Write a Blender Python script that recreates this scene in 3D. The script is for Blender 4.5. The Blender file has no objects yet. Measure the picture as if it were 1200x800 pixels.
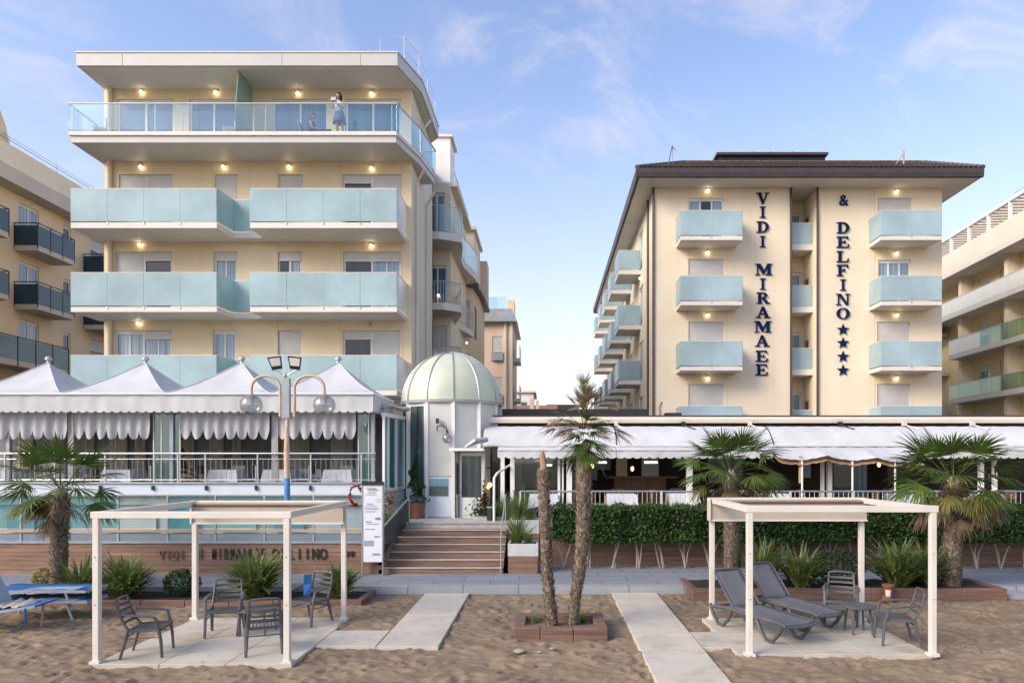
import bpy, bmesh, math, random
from mathutils import Vector, Matrix, noise
import numpy as np
R = math.radians
rnd = random.Random(7)
sc = bpy.context.scene
COL = sc.collection
F, CX, CY, H = 800.0, 640.0, 541.0, 3.0
def PX(px, D): return (px - CX) / F * D
def PZ(py, D): return H - (py - CY) / F * D
ORG = {}

# ------------------------------------------------------------------ materials
def nmat(name):
    m = bpy.data.materials.new(name); m.use_nodes = True
    nt = m.node_tree; b = nt.nodes['Principled BSDF']
    return m, nt, b
def link(nt, a, b): nt.links.new(a, b)
def coords(nt, scale=(1,1,1), kind='Object'):
    tc = nt.nodes.new('ShaderNodeTexCoord'); mp = nt.nodes.new('ShaderNodeMapping')
    mp.inputs['Scale'].default_value = scale
    link(nt, tc.outputs[kind], mp.inputs[0]); return mp.outputs[0]
def noise_fac(nt, vec, scale, detail=5, rough=.6, lo=.35, hi=.65):
    n = nt.nodes.new('ShaderNodeTexNoise'); n.inputs['Scale'].default_value = scale
    n.inputs['Detail'].default_value = detail; n.inputs['Roughness'].default_value = rough
    link(nt, vec, n.inputs['Vector'])
    r = nt.nodes.new('ShaderNodeMapRange'); r.inputs[1].default_value = lo; r.inputs[2].default_value = hi
    link(nt, n.outputs['Fac'], r.inputs[0]); return r.outputs[0]
def mixc(nt, fac, a, b, mode='MIX'):
    m = nt.nodes.new('ShaderNodeMix'); m.data_type = 'RGBA'; m.blend_type = mode
    if isinstance(fac, (int, float)): m.inputs[0].default_value = fac
    else: link(nt, fac, m.inputs[0])
    for s, v in ((6, a), (7, b)):
        if isinstance(v, (tuple, list)): m.inputs[s].default_value = (*v[:3], 1)
        else: link(nt, v, m.inputs[s])
    return m.outputs[2]
def bump(nt, b, h, strength=.3, dist=.01):
    bp = nt.nodes.new('ShaderNodeBump'); bp.inputs['Strength'].default_value = strength; bp.inputs['Distance'].default_value = dist
    link(nt, h, bp.inputs['Height']); link(nt, bp.outputs[0], b.inputs['Normal'])
def mul(c, k): return tuple(min(1, x * k) for x in c)
def M(name, col, rough=.6, metal=0., var=.12, scale=3., bumps=0., bscale=60., spec=.5, big=None, stretch=(1,1,1), dirt=None, dirtscale=.6, dirtlo=.55, dirthi=.75):
    m, nt, b = nmat(name)
    v = coords(nt, stretch)
    f = noise_fac(nt, v, scale)
    c = mixc(nt, f, mul(col, 1 - var), mul(col, 1 + var))
    if big:
        f2 = noise_fac(nt, v, big, 3); c = mixc(nt, f2, c, mul(col, .85)) if False else mixc(nt, mixf(nt, f2, .5), c, mul(col, .86))
    if dirt:
        f3 = noise_fac(nt, v, dirtscale, 6, .7, dirtlo, dirthi); c = mixc(nt, f3, c, dirt)
    link(nt, c, b.inputs['Base Color'])
    b.inputs['Roughness'].default_value = rough; b.inputs['Metallic'].default_value = metal
    b.inputs['Specular IOR Level'].default_value = spec
    if bumps:
        n = nt.nodes.new('ShaderNodeTexNoise'); n.inputs['Scale'].default_value = bscale; n.inputs['Detail'].default_value = 4
        link(nt, v, n.inputs['Vector']); bump(nt, b, n.outputs['Fac'], bumps, .01)
    return m
def mixf(nt, f, k):
    mm = nt.nodes.new('ShaderNodeMath'); mm.operation = 'MULTIPLY'; link(nt, f, mm.inputs[0]); mm.inputs[1].default_value = k; return mm.outputs[0]
def stucco(name, col, dirt=None):
    m, nt, b = nmat(name)
    v = coords(nt)
    f = noise_fac(nt, v, .35, 5); c = mixc(nt, f, mul(col, .93), mul(col, 1.05))
    # rain streaks: noise stretched along z
    vs = coords(nt, (1.6, 1.6, .07)); f2 = noise_fac(nt, vs, 1.5, 6, .7, .52, .8)
    c = mixc(nt, mixf(nt, f2, .22), c, dirt or mul(col, .55))
    f3 = noise_fac(nt, v, 9, 4); c = mixc(nt, mixf(nt, f3, .08), c, mul(col, .7))
    link(nt, c, b.inputs['Base Color']); b.inputs['Roughness'].default_value = .85; b.inputs['Specular IOR Level'].default_value = .25
    n = nt.nodes.new('ShaderNodeTexNoise'); n.inputs['Scale'].default_value = 45; link(nt, v, n.inputs['Vector'])
    bump(nt, b, n.outputs['Fac'], .25, .01)
    return m
def frosted(name, col, rough=.22):
    m, nt, b = nmat(name)
    v = coords(nt, (1, 1, 1)); f = noise_fac(nt, v, .5, 3)
    c = mixc(nt, f, mul(col, .86), mul(col, 1.12))
    f3 = noise_fac(nt, coords(nt, (3, 3, .5)), 2.5, 5, .7, .55, .85); c = mixc(nt, mixf(nt, f3, .25), c, (.62, .68, .68))
    link(nt, c, b.inputs['Base Color']); b.inputs['Roughness'].default_value = rough
    b.inputs['Specular IOR Level'].default_value = .6
    n = nt.nodes.new('ShaderNodeTexNoise'); n.inputs['Scale'].default_value = 1.1; link(nt, v, n.inputs['Vector'])
    bump(nt, b, n.outputs['Fac'], .05, .05)
    tr = nt.nodes.new('ShaderNodeBsdfTranslucent'); link(nt, c, tr.inputs[0])
    mx = nt.nodes.new('ShaderNodeMixShader'); mx.inputs[0].default_value = .3
    out = nt.nodes['Material Output']
    link(nt, b.outputs[0], mx.inputs[1]); link(nt, tr.outputs[0], mx.inputs[2]); link(nt, mx.outputs[0], out.inputs[0])
    return m
def clearglass(name, tint, gloss=.16, op=0.0, opc=(.5,.6,.6)):
    m = bpy.data.materials.new(name); m.use_nodes = True; nt = m.node_tree
    for n in list(nt.nodes): nt.nodes.remove(n)
    out = nt.nodes.new('ShaderNodeOutputMaterial')
    t = nt.nodes.new('ShaderNodeBsdfTransparent'); t.inputs[0].default_value = (*tint, 1)
    g = nt.nodes.new('ShaderNodeBsdfGlossy'); g.inputs['Roughness'].default_value = .04; g.inputs[0].default_value = (.9, .95, 1, 1)
    lw = nt.nodes.new('ShaderNodeFresnel'); lw.inputs[0].default_value = 1.38
    ad = nt.nodes.new('ShaderNodeMath'); ad.operation = 'ADD'; ad.inputs[1].default_value = gloss - .03; link(nt, lw.outputs[0], ad.inputs[0])
    mn = nt.nodes.new('ShaderNodeMath'); mn.operation = 'MINIMUM'; mn.inputs[1].default_value = .24; link(nt, ad.outputs[0], mn.inputs[0]); ad = mn
    mx = nt.nodes.new('ShaderNodeMixShader'); link(nt, ad.outputs[0], mx.inputs[0]); link(nt, t.outputs[0], mx.inputs[1]); link(nt, g.outputs[0], mx.inputs[2])
    last = mx
    if op:
        d = nt.nodes.new('ShaderNodeBsdfDiffuse'); d.inputs[0].default_value = (*opc, 1)
        m2 = nt.nodes.new('ShaderNodeMixShader'); m2.inputs[0].default_value = op
        link(nt, mx.outputs[0], m2.inputs[1]); link(nt, d.outputs[0], m2.inputs[2]); last = m2
    link(nt, last.outputs[0], out.inputs[0]); return m
def pane_mat(name, dark, light, scale=9., amt=.6):
    m, nt, b = nmat(name)
    v = coords(nt, (scale, scale, .15)); f = noise_fac(nt, v, 1.0, 2, .5, .4, .6)
    c = mixc(nt, f, dark, light)
    v2 = coords(nt, (1, 1, 1)); f2 = noise_fac(nt, v2, .45, 2, .5, .42, .58); c = mixc(nt, mixf(nt, f2, amt), c, dark)
    link(nt, c, b.inputs['Base Color']); b.inputs['Roughness'].default_value = .06; b.inputs['Specular IOR Level'].default_value = .7
    n = nt.nodes.new('ShaderNodeTexNoise'); n.inputs['Scale'].default_value = 1.3; link(nt, v2, n.inputs['Vector'])
    bump(nt, b, n.outputs['Fac'], .04, .05)
    return m
def fabric(name, col, trans=.25, fold=0.):
    m, nt, b = nmat(name)
    v = coords(nt); f = noise_fac(nt, v, 1.2, 5); c = mixc(nt, f, mul(col, .9), mul(col, 1.04))
    f2 = noise_fac(nt, coords(nt, (2, 2, .4)), 2.0, 6, .7, .55, .85); c = mixc(nt, mixf(nt, f2, .3), c, mul(col, .62))
    link(nt, c, b.inputs['Base Color']); b.inputs['Roughness'].default_value = .8; b.inputs['Specular IOR Level'].default_value = .2
    n = nt.nodes.new('ShaderNodeTexNoise'); n.inputs['Scale'].default_value = 4; n.inputs['Detail'].default_value = 3; link(nt, v, n.inputs['Vector'])
    bump(nt, b, n.outputs['Fac'], .12, .03)
    tr = nt.nodes.new('ShaderNodeBsdfTranslucent'); link(nt, c, tr.inputs[0])
    mx = nt.nodes.new('ShaderNodeMixShader'); mx.inputs[0].default_value = trans
    out = nt.nodes['Material Output']
    link(nt, b.outputs[0], mx.inputs[1]); link(nt, tr.outputs[0], mx.inputs[2]); link(nt, mx.outputs[0], out.inputs[0])
    return m
def leafm(name, c1, c2, scale=2.5, c3=None, rough=.55):
    m, nt, b = nmat(name)
    v = coords(nt); f = noise_fac(nt, v, scale, 4); c = mixc(nt, f, c1, c2)
    if c3:
        f2 = noise_fac(nt, v, scale * 2.3, 3, .6, .55, .7); c = mixc(nt, f2, c, c3)
    link(nt, c, b.inputs['Base Color']); b.inputs['Roughness'].default_value = rough; b.inputs['Specular IOR Level'].default_value = .35
    tr = nt.nodes.new('ShaderNodeBsdfTranslucent'); link(nt, c, tr.inputs[0])
    mx = nt.nodes.new('ShaderNodeMixShader'); mx.inputs[0].default_value = .3
    out = nt.nodes['Material Output']
    link(nt, b.outputs[0], mx.inputs[1]); link(nt, tr.outputs[0], mx.inputs[2]); link(nt, mx.outputs[0], out.inputs[0])
    return m
def woodm(name, c1, c2, axis='x', rough=.65, plank=None):
    m, nt, b = nmat(name)
    s = (.5, 8, 8) if axis == 'x' else (8, 8, .5)
    v = coords(nt, s); f = noise_fac(nt, v, 2.2, 7, .65); c = mixc(nt, f, c1, c2)
    if plank:   # every plank its own tone
        tc = nt.nodes.new('ShaderNodeTexCoord'); sp = nt.nodes.new('ShaderNodeSeparateXYZ'); link(nt, tc.outputs['Object'], sp.inputs[0])
        def q(sock, step):
            d = nt.nodes.new('ShaderNodeMath'); d.operation = 'DIVIDE'; d.inputs[1].default_value = step; link(nt, sock, d.inputs[0])
            fl = nt.nodes.new('ShaderNodeMath'); fl.operation = 'FLOOR'; link(nt, d.outputs[0], fl.inputs[0]); return fl.outputs[0]
        cb = nt.nodes.new('ShaderNodeCombineXYZ'); link(nt, q(sp.outputs[0], plank[0]), cb.inputs[0]); link(nt, q(sp.outputs[2], plank[1]), cb.inputs[2])
        wn = nt.nodes.new('ShaderNodeTexWhiteNoise'); link(nt, cb.outputs[0], wn.inputs[0])
        c = mixc(nt, mixf(nt, wn.outputs[0], .5), c, mul(c1, .7))
    link(nt, c, b.inputs['Base Color']); b.inputs['Roughness'].default_value = rough
    n = nt.nodes.new('ShaderNodeTexNoise'); n.inputs['Scale'].default_value = 3; n.inputs['Detail'].default_value = 6; link(nt, v, n.inputs['Vector'])
    bump(nt, b, n.outputs['Fac'], .3, .005)
    return m
def emis(name, col, s):
    m, nt, b = nmat(name); b.inputs['Base Color'].default_value = (*col, 1)
    b.inputs['Emission Color'].default_value = (*col, 1); b.inputs['Emission Strength'].default_value = s; return m
def bricky(name, c1, c2, mortar, w, h, ms=.02, rough=.8, axes='xy', bumpd=.01, var=.1):
    m, nt, b = nmat(name)
    tc = nt.nodes.new('ShaderNodeTexCoord'); sp = nt.nodes.new('ShaderNodeSeparateXYZ'); cb = nt.nodes.new('ShaderNodeCombineXYZ')
    link(nt, tc.outputs['Object'], sp.inputs[0])
    idx = {'x': 0, 'y': 1, 'z': 2}
    link(nt, sp.outputs[idx[axes[0]]], cb.inputs[0]); link(nt, sp.outputs[idx[axes[1]]], cb.inputs[1])
    bt = nt.nodes.new('ShaderNodeTexBrick'); bt.inputs['Scale'].default_value = 1; bt.inputs['Brick Width'].default_value = w; bt.inputs['Row Height'].default_value = h
    bt.inputs['Mortar Size'].default_value = ms; bt.inputs['Mortar Smooth'].default_value = .1
    bt.inputs['Color1'].default_value = (*c1, 1); bt.inputs['Color2'].default_value = (*c2, 1); bt.inputs['Mortar'].default_value = (*mortar, 1)
    link(nt, cb.outputs[0], bt.inputs['Vector'])
    v = coords(nt); f = noise_fac(nt, v, 3.5, 6, .7); c = mixc(nt, mixf(nt, f, .35), bt.outputs['Color'], mul(c1, .65))
    link(nt, c, b.inputs['Base Color']); b.inputs['Roughness'].default_value = rough
    inv = nt.nodes.new('ShaderNodeMath'); inv.operation = 'SUBTRACT'; inv.inputs[0].default_value = 1; link(nt, bt.outputs['Fac'], inv.inputs[1])
    bump(nt, b, inv.outputs[0], .6, bumpd)
    return m

MT = {}
MT['cream'] = stucco('cream_stucco', (.83, .695, .475))
MT['cream2'] = stucco('pale_cream_stucco', (.83, .725, .55))
MT['cream3'] = stucco('tan_stucco', (.78, .635, .44))
MT['ivory'] = stucco('ivory_stucco', (.76, .70, .585))
MT['mauve'] = stucco('mauve_band', (.58, .51, .44))
MT['ochre'] = stucco('ochre_stucco', (.80, .64, .38))
MT['pinkish'] = stucco('pinkish_stucco', (.70, .54, .42))
MT['white'] = M('white_paint', (.78, .77, .74), .45, var=.04, scale=1.5, bumps=.05, dirt=(.55, .52, .46), dirtlo=.6, dirthi=.9)
MT['slabw'] = M('balcony_white', (.70, .67, .62), .6, var=.05, scale=1.2, bumps=.08, dirt=(.5, .46, .4), dirtlo=.6, dirthi=.95, stretch=(1, 1, .4))
MT['soffit'] = M('soffit_white', (.66, .63, .58), .75, var=.04, scale=.8, bumps=.05)
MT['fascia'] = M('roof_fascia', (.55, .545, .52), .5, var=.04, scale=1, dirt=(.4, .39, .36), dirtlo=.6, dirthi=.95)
MT['frost'] = frosted('frosted_glass', (.46, .635, .66))
MT['frost2'] = frosted('frosted_glass_pale', (.47, .63, .68))
MT['frostend'] = frosted('white_glass_end', (.80, .82, .82))
MT['darkblue'] = M('dark_blue_glass', (.012, .05, .075), .12, var=.25, scale=1, spec=.5)
MT['teal'] = M('dark_teal_glass', (.03, .10, .12), .1, var=.25, scale=1, spec=.6)
MT['clear'] = clearglass('clear_balcony_glass', (.84, .93, .94), .075)
MT['screen'] = clearglass('wind_screen_glass', (.58, .82, .84), .11, .10, (.24, .43, .46))
MT['screen2'] = clearglass('lower_screen_glass', (.66, .78, .82), .12, .35, (.36, .43, .48))
MT['shop'] = clearglass('shop_glass', (.72, .82, .80), .11)
MT['greenclear'] = clearglass('green_clear_glass', (.60, .74, .62), .09)
MT['milk'] = M('milk_glass', (.84, .86, .80), .25, var=.03)
MT['divider'] = frosted('green_divider_glass', (.36, .52, .42), .2)
MT['pane'] = pane_mat('window_pane', (.04, .125, .215), (.075, .19, .30), 5)
MT['panel'] = pane_mat('window_pane_light', (.16, .26, .36), (.36, .46, .54), 14)
MT['paned'] = pane_mat('window_dark_opening', (.008, .008, .009), (.02, .02, .022))
MT['shutter'] = M('roller_shutter', (.66, .65, .635), .6, var=.05, scale=2)
MT['shutd'] = M('brown_shutter', (.16, .11, .07), .6, var=.1)
MT['frame'] = M('window_frame_white', (.72, .71, .69), .4, var=.04)
MT['tile'] = M('roof_tile', (.105, .075, .068), .8, var=.3, scale=5, bumps=.4, bscale=8)
MT['gutter'] = M('brown_gutter', (.055, .042, .042), .45, var=.15)
MT['dark'] = M('dark_metal', (.02, .021, .025), .4, var=.2)
MT['steel'] = M('brushed_steel', (.52, .53, .54), .32, .75, var=.1, scale=8)
MT['railw'] = M('pale_railing_paint', (.60, .60, .58), .4, .1, var=.08)
MT['lamp'] = emis('lit_bulb', (1.0, .76, .48), 4.2)
MT['lamph'] = M('lamp_base', (.5, .45, .38), .5)
MT['letter'] = M('navy_letter', (.003, .018, .075), .6, var=.1, spec=.1)
MT['fab'] = fabric('white_awning', (.64, .655, .665), .16)
MT['fabt'] = fabric('tent_roof_fabric', (.59, .61, .63), .12)
MT['curtain'] = fabric('curtain_fabric', (.66, .67, .69), .35)
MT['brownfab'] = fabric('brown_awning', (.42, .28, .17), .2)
MT['cloth'] = fabric('table_cloth', (.74, .77, .84), .1)
MT['dome'] = frosted('opal_dome', (.74, .79, .63), .3)
MT['paneg'] = pane_mat('smoked_glass', (.03, .045, .05), (.10, .14, .145), 6)
MT['opal'] = frosted('opal_panel', (.78, .80, .76), .3)
MT['bluewhite'] = M('blue_white_panel', (.60, .67, .74), .45, var=.04)
MT['rib'] = M('grey_rib', (.38, .41, .44), .4, .3)
MT['wood'] = woodm('weathered_planks', (.185, .105, .07), (.34, .215, .15), plank=(2.4, .11))
MT['woodst'] = woodm('stair_planks', (.14, .085, .06), (.29, .185, .13))
MT['woodrail'] = woodm('wooden_rail', (.35, .24, .15), (.5, .38, .26))
MT['woodbox'] = woodm('reddish_timber', (.115, .062, .045), (.22, .135, .10))
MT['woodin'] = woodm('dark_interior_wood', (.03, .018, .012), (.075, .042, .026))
MT['woodch'] = woodm('brown_chair_wood', (.13, .065, .035), (.22, .12, .07), 'z')
MT['nosing'] = M('pale_nosing', (.50, .50, .48), .6, var=.1, scale=8)
MT['stone'] = M('pale_stone', (.42, .41, .39), .8, var=.12, scale=6, bumps=.2)
MT['stonew'] = M('white_stone', (.52, .54, .53), .8, var=.1, scale=3, bumps=.2, dirt=(.33, .33, .29))
MT['pave'] = bricky('pavement_slabs', (.215, .235, .265), (.26, .28, .305), (.10, .105, .115), 1.3, .62, .012)
MT['kerb'] = bricky('kerb_slabs', (.30, .32, .34), (.34, .36, .38), (.12, .12, .13), 1.25, 3.0, .012, axes='xz')
MT['slab'] = M('pale_concrete', (.49, .455, .38), .85, var=.07, scale=1.6, bumps=.35, bscale=25, dirt=(.335, .265, .20), dirtscale=.9, dirtlo=.48, dirthi=.70)
MT['path'] = M('pale_walkway', (.53, .49, .41), .8, var=.05, scale=1.6, bumps=.2, bscale=40, dirt=(.34, .27, .20), dirtscale=1.3, dirtlo=.5, dirthi=.85)
MT['brickw'] = bricky('white_painted_brick', (.50, .53, .56), (.55, .58, .60), (.42, .45, .48), .25, .075, .008, axes='xz')
MT['asphalt'] = M('asphalt', (.05, .05, .05), .9)
MT['interior'] = M('interior_wall', (.30, .31, .33), .8, var=.2, scale=.8)
MT['interiorl'] = M('interior_light_wall', (.74, .69, .60), .8, var=.1)
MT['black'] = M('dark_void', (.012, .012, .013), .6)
MT['plastic'] = M('grey_resin', (.085, .088, .096), .5, var=.1, scale=6, bumps=.05)
MT['textil'] = M('grey_mesh_fabric', (.125, .13, .145), .8, var=.06, bumps=.4, bscale=250)
MT['plasticw'] = M('white_resin', (.62, .63, .64), .45, var=.04)
MT['blue'] = fabric('blue_canvas', (.045, .15, .38), .1)
MT['bluel'] = fabric('pale_blue_canvas', (.34, .42, .52), .1)
MT['aluw'] = M('white_aluminium', (.33, .35, .39), .4, .2)
MT['pergola'] = M('cream_painted_metal', (.66, .625, .56), .45, var=.05, scale=2, dirt=(.42, .34, .27), dirtscale=7, dirtlo=.66, dirthi=.8)
MT['canvas'] = fabric('cream_canvas', (.58, .52, .43), .2)
MT['trunk'] = M('palm_trunk', (.105, .082, .066), .95, var=.6, scale=16, bumps=1.0, bscale=26, stretch=(1, 1, .8))
MT['trunkb'] = M('pale_broken_wood', (.34, .22, .14), .9, var=.25, scale=8, stretch=(1, 1, .2))
MT['fiber'] = M('palm_fibre', (.27, .22, .165), .95, var=.4, scale=12)
MT['frond'] = leafm('palm_green', (.045, .09, .017), (.11, .175, .036), 2.5, (.21, .21, .055))
MT['frondy'] = leafm('palm_yellowing', (.10, .12, .03), (.22, .19, .06), 3, (.24, .16, .07))
MT['frondd'] = leafm('palm_dead', (.14, .095, .06), (.28, .20, .13), 4)
MT['hedge'] = leafm('hedge_leaf', (.022, .065, .014), (.06, .125, .026), 7, (.11, .18, .04))
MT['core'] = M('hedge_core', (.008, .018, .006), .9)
MT['blade'] = leafm('strap_leaf', (.06, .13, .03), (.20, .26, .075), 5, (.40, .40, .18))
MT['bladey'] = leafm('yellow_leaf', (.20, .20, .03), (.34, .28, .05), 5)
MT['bushd'] = leafm('dark_shrub_leaf', (.02, .05, .018), (.045, .09, .03), 6)
MT['grassy'] = leafm('ornamental_grass', (.11, .17, .045), (.20, .27, .08), 5)
MT['redleaf'] = leafm('red_leaf', (.16, .03, .02), (.10, .05, .02), 5)
MT['redflower'] = leafm('red_flower', (.55, .03, .03), (.40, .02, .02), 6)
MT['bark'] = M('pale_bark', (.30, .265, .225), .9, var=.25, scale=9, stretch=(1, 1, .3), bumps=.3)
MT['sandstone'] = M('sand_stone', (.34, .29, .23), .85)
MT['terra'] = M('terracotta', (.26, .105, .06), .8, var=.12)
MT['soil'] = M('soil', (.022, .016, .012), .95, var=.4, scale=14, bumps=.8, bscale=30)
MT['skin'] = M('skin', (.42, .25, .18), .5, var=.05)
MT['hair'] = M('dark_hair', (.03, .02, .015), .6)
MT['denim'] = M('denim', (.06, .13, .20), .8)
MT['top'] = M('pale_top', (.50, .54, .60), .8)
MT['darkcloth'] = M('dark_clothes', (.04, .04, .05), .8)
MT['lampcream'] = M('faded_cream_pole', (.55, .41, .30), .55, var=.1, scale=4, dirt=(.38, .24, .16), dirtscale=5)
MT['lampblue'] = M('blue_pole_paint', (.06, .22, .50), .5, var=.12, scale=5, dirt=(.35, .42, .5), dirtscale=6)
MT['pinkroof'] = M('terracotta_roof', (.26, .13, .09), .85, var=.25, scale=3)
MT['poster'] = M('grey_poster', (.10, .11, .12), .4)
MT['posterb'] = M('teal_poster', (.16, .33, .38), .4)
MT['sign'] = M('sign_white', (.72, .75, .80), .4, var=.03)
MT['ink'] = M('sign_ink', (.20, .25, .33), .6)
MT['warmlamp'] = emis('warm_lamp', (1.0, .50, .16), 2.2)
MT['coolglow'] = emis('white_strip_glow', (1.0, .93, .8), 1.6)  # glow standing in for reflected sky, not a lamp
# smoked globe
g = bpy.data.materials.new('globe_glass'); g.use_nodes = True; nt = g.node_tree
b = nt.nodes['Principled BSDF']; b.inputs['Base Color'].default_value = (.45, .46, .47, 1); b.inputs['Roughness'].default_value = .04; b.inputs['Metallic'].default_value = .7
t = nt.nodes.new('ShaderNodeBsdfTransparent'); t.inputs[0].default_value = (.85, .87, .88, 1)
mx = nt.nodes.new('ShaderNodeMixShader'); mx.inputs[0].default_value = .45
link(nt, t.outputs[0], mx.inputs[1]); link(nt, b.outputs[0], mx.inputs[2]); link(nt, mx.outputs[0], nt.nodes['Material Output'].inputs[0]); MT['globe'] = g

# ------------------------------------------------------------------ mesh builder
class MB:
    def __init__(s, m=None): s.v = []; s.f = []; s.m = m
    def add(s, vs, fs):
        n = len(s.v)
        if s.m is not None: vs = [tuple(s.m @ Vector(v)) for v in vs]
        s.v += [tuple(v) for v in vs]; s.f += [tuple(i + n for i in f) for f in fs]; return s
    def box(s, x0, x1, y0, y1, z0, z1):
        v = [(x0,y0,z0),(x1,y0,z0),(x1,y1,z0),(x0,y1,z0),(x0,y0,z1),(x1,y0,z1),(x1,y1,z1),(x0,y1,z1)]
        return s.add(v, [(0,3,2,1),(4,5,6,7),(0,1,5,4),(1,2,6,5),(2,3,7,6),(3,0,4,7)])
    def quad(s, a, b, c, d): return s.add([a, b, c, d], [(0,1,2,3)])
    def prism(s, pts, z0, z1):   # polygon in xy extruded along z
        n = len(pts); v = [(x,y,z0) for x,y in pts] + [(x,y,z1) for x,y in pts]
        return s.add(v, [tuple(range(n))[::-1], tuple(range(n, 2*n))] + [(i,(i+1)%n,(i+1)%n+n,i+n) for i in range(n)])
    def prism_y(s, pts, y0, y1):   # polygon in xz extruded along y
        n = len(pts); v = [(x,y0,z) for x,z in pts] + [(x,y1,z) for x,z in pts]
        return s.add(v, [tuple(range(n)), tuple(range(n, 2*n))[::-1]] + [(i,i+n,(i+1)%n+n,(i+1)%n) for i in range(n)])
    def prism_x(s, pts, x0, x1):   # polygon in yz extruded along x
        n = len(pts); v = [(x0,y,z) for y,z in pts] + [(x1,y,z) for y,z in pts]
        return s.add(v, [tuple(range(n))[::-1], tuple(range(n, 2*n))] + [(i,(i+1)%n,(i+1)%n+n,i+n) for i in range(n)])
    def beam(s, p0, p1, w, h, up=(0,0,1)):
        p0, p1 = Vector(p0), Vector(p1); d = (p1 - p0).normalized(); up = Vector(up)
        sd = d.cross(up)
        if sd.length < 1e-4: sd = d.cross(Vector((1,0,0)))
        sd.normalize(); u = sd.cross(d).normalized()
        vs = []
        for p in (p0, p1):
            for a, b in ((-1,-1),(1,-1),(1,1),(-1,1)): vs.append(p + sd*(a*w/2) + u*(b*h/2))
        return s.add(vs, [(0,1,2,3),(7,6,5,4),(0,4,5,1),(1,5,6,2),(2,6,7,3),(3,7,4,0)])
    def tube(s, pts, r, n=8, cap=True, flat=1.0):
        pts = [Vector(p) for p in pts]; k = len(pts)
        rs = r if isinstance(r, (list, tuple)) else [r]*k
        ref = None; vs = []
        for i, p in enumerate(pts):
            d = (pts[min(i+1,k-1)] - pts[max(i-1,0)]).normalized()
            if ref is None:
                ref = d.cross(Vector((0,0,1)))
                if ref.length < 1e-3: ref = d.cross(Vector((0,1,0)))
            ref = (ref - d*ref.dot(d)).normalized(); b = d.cross(ref)
            for j in range(n):
                a = 2*math.pi*j/n; vs.append(p + ref*(math.cos(a)*rs[i]) + b*(math.sin(a)*rs[i]*flat))
        fs = [(i*n+j, i*n+(j+1)%n, (i+1)*n+(j+1)%n, (i+1)*n+j) for i in range(k-1) for j in range(n)]
        if cap: fs += [tuple(range(n))[::-1], tuple(range((k-1)*n, k*n))]
        return s.add(vs, fs)
    def lathe(s, prof, c, n=24, a0=0, a1=2*math.pi):
        full = abs(a1 - a0 - 2*math.pi) < 1e-6; m = n if full else n+1; vs = []
        for r, z in prof:
            for j in range(m):
                a = a0 + (a1-a0)*j/n; vs.append((c[0]+r*math.cos(a), c[1]+r*math.sin(a), c[2]+z))
        fs = []
        for i in range(len(prof)-1):
            for j in range(n):
                jj = (j+1) % m if full else j+1
                fs.append((i*m+j, i*m+jj, (i+1)*m+jj, (i+1)*m+j))
        return s.add(vs, fs)
    def sphere(s, c, r, n=16, sz=1.0):
        prof = [(r*math.sin(math.pi*i/(n//2))+1e-5, -r*sz*math.cos(math.pi*i/(n//2))) for i in range(n//2+1)]
        return s.lathe(prof, c, n)
    def build(s, name, mat, parent=None, smooth=False, sharp=40):
        me = bpy.data.meshes.new(name)
        o = ORG.get(parent.name, (0,0,0)) if parent is not None else (0,0,0)
        vs = [(x-o[0], y-o[1], z-o[2]) for x,y,z in s.v] if any(o) else s.v
        me.from_pydata(vs, [], s.f); me.update()
        me.materials.append(MT[mat] if isinstance(mat, str) else mat)
        if smooth:
            me.polygons.foreach_set('use_smooth', [True]*len(me.polygons))
            try: me.set_sharp_from_angle(angle=R(sharp))
            except Exception: pass
        ob = bpy.data.objects.new(name, me); COL.objects.link(ob)
        if parent is not None: ob.parent = parent; ORG[ob.name] = o
        return ob
def tag(o, label, cat, group=None, kind=None):
    if label: o['label'] = label
    if cat: o['category'] = cat
    if group: o['group'] = group
    if kind: o['kind'] = kind
    return o
def thing(name, label, cat, loc=(0,0,0), rotz=0, group=None):
    o = bpy.data.objects.new(name, None); COL.objects.link(o); o.location = loc; o.rotation_euler = (0,0,rotz)
    o.empty_display_size = .2
    ORG[o.name] = tuple(loc); return tag(o, label, cat, group)
def local(name, label, cat, group=None):      # template built about its own origin
    return thing(name, label, cat, (0,0,0), 0, group)
def place(o, loc, rotz=0, scale=None):
    o.location = loc; o.rotation_euler = (0,0,rotz)
    if scale: o.scale = scale if isinstance(scale, tuple) else (scale,)*3
    return o
def dup(root, loc, rotz=0, label=None, group=None, scale=None):
    r = root.copy(); COL.objects.link(r)
    place(r, loc, rotz, scale or tuple(root.scale))
    if label: r['label'] = label
    if group: r['group'] = group
    for ch in list(root.children):
        c = ch.copy(); COL.objects.link(c); c.parent = r
        for gch in list(ch.children):
            d = gch.copy(); COL.objects.link(d); d.parent = c
    return r
def FR(origin, ang=0.0): return Matrix.Translation(Vector(origin)) @ Matrix.Rotation(ang, 4, 'Z')

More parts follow.
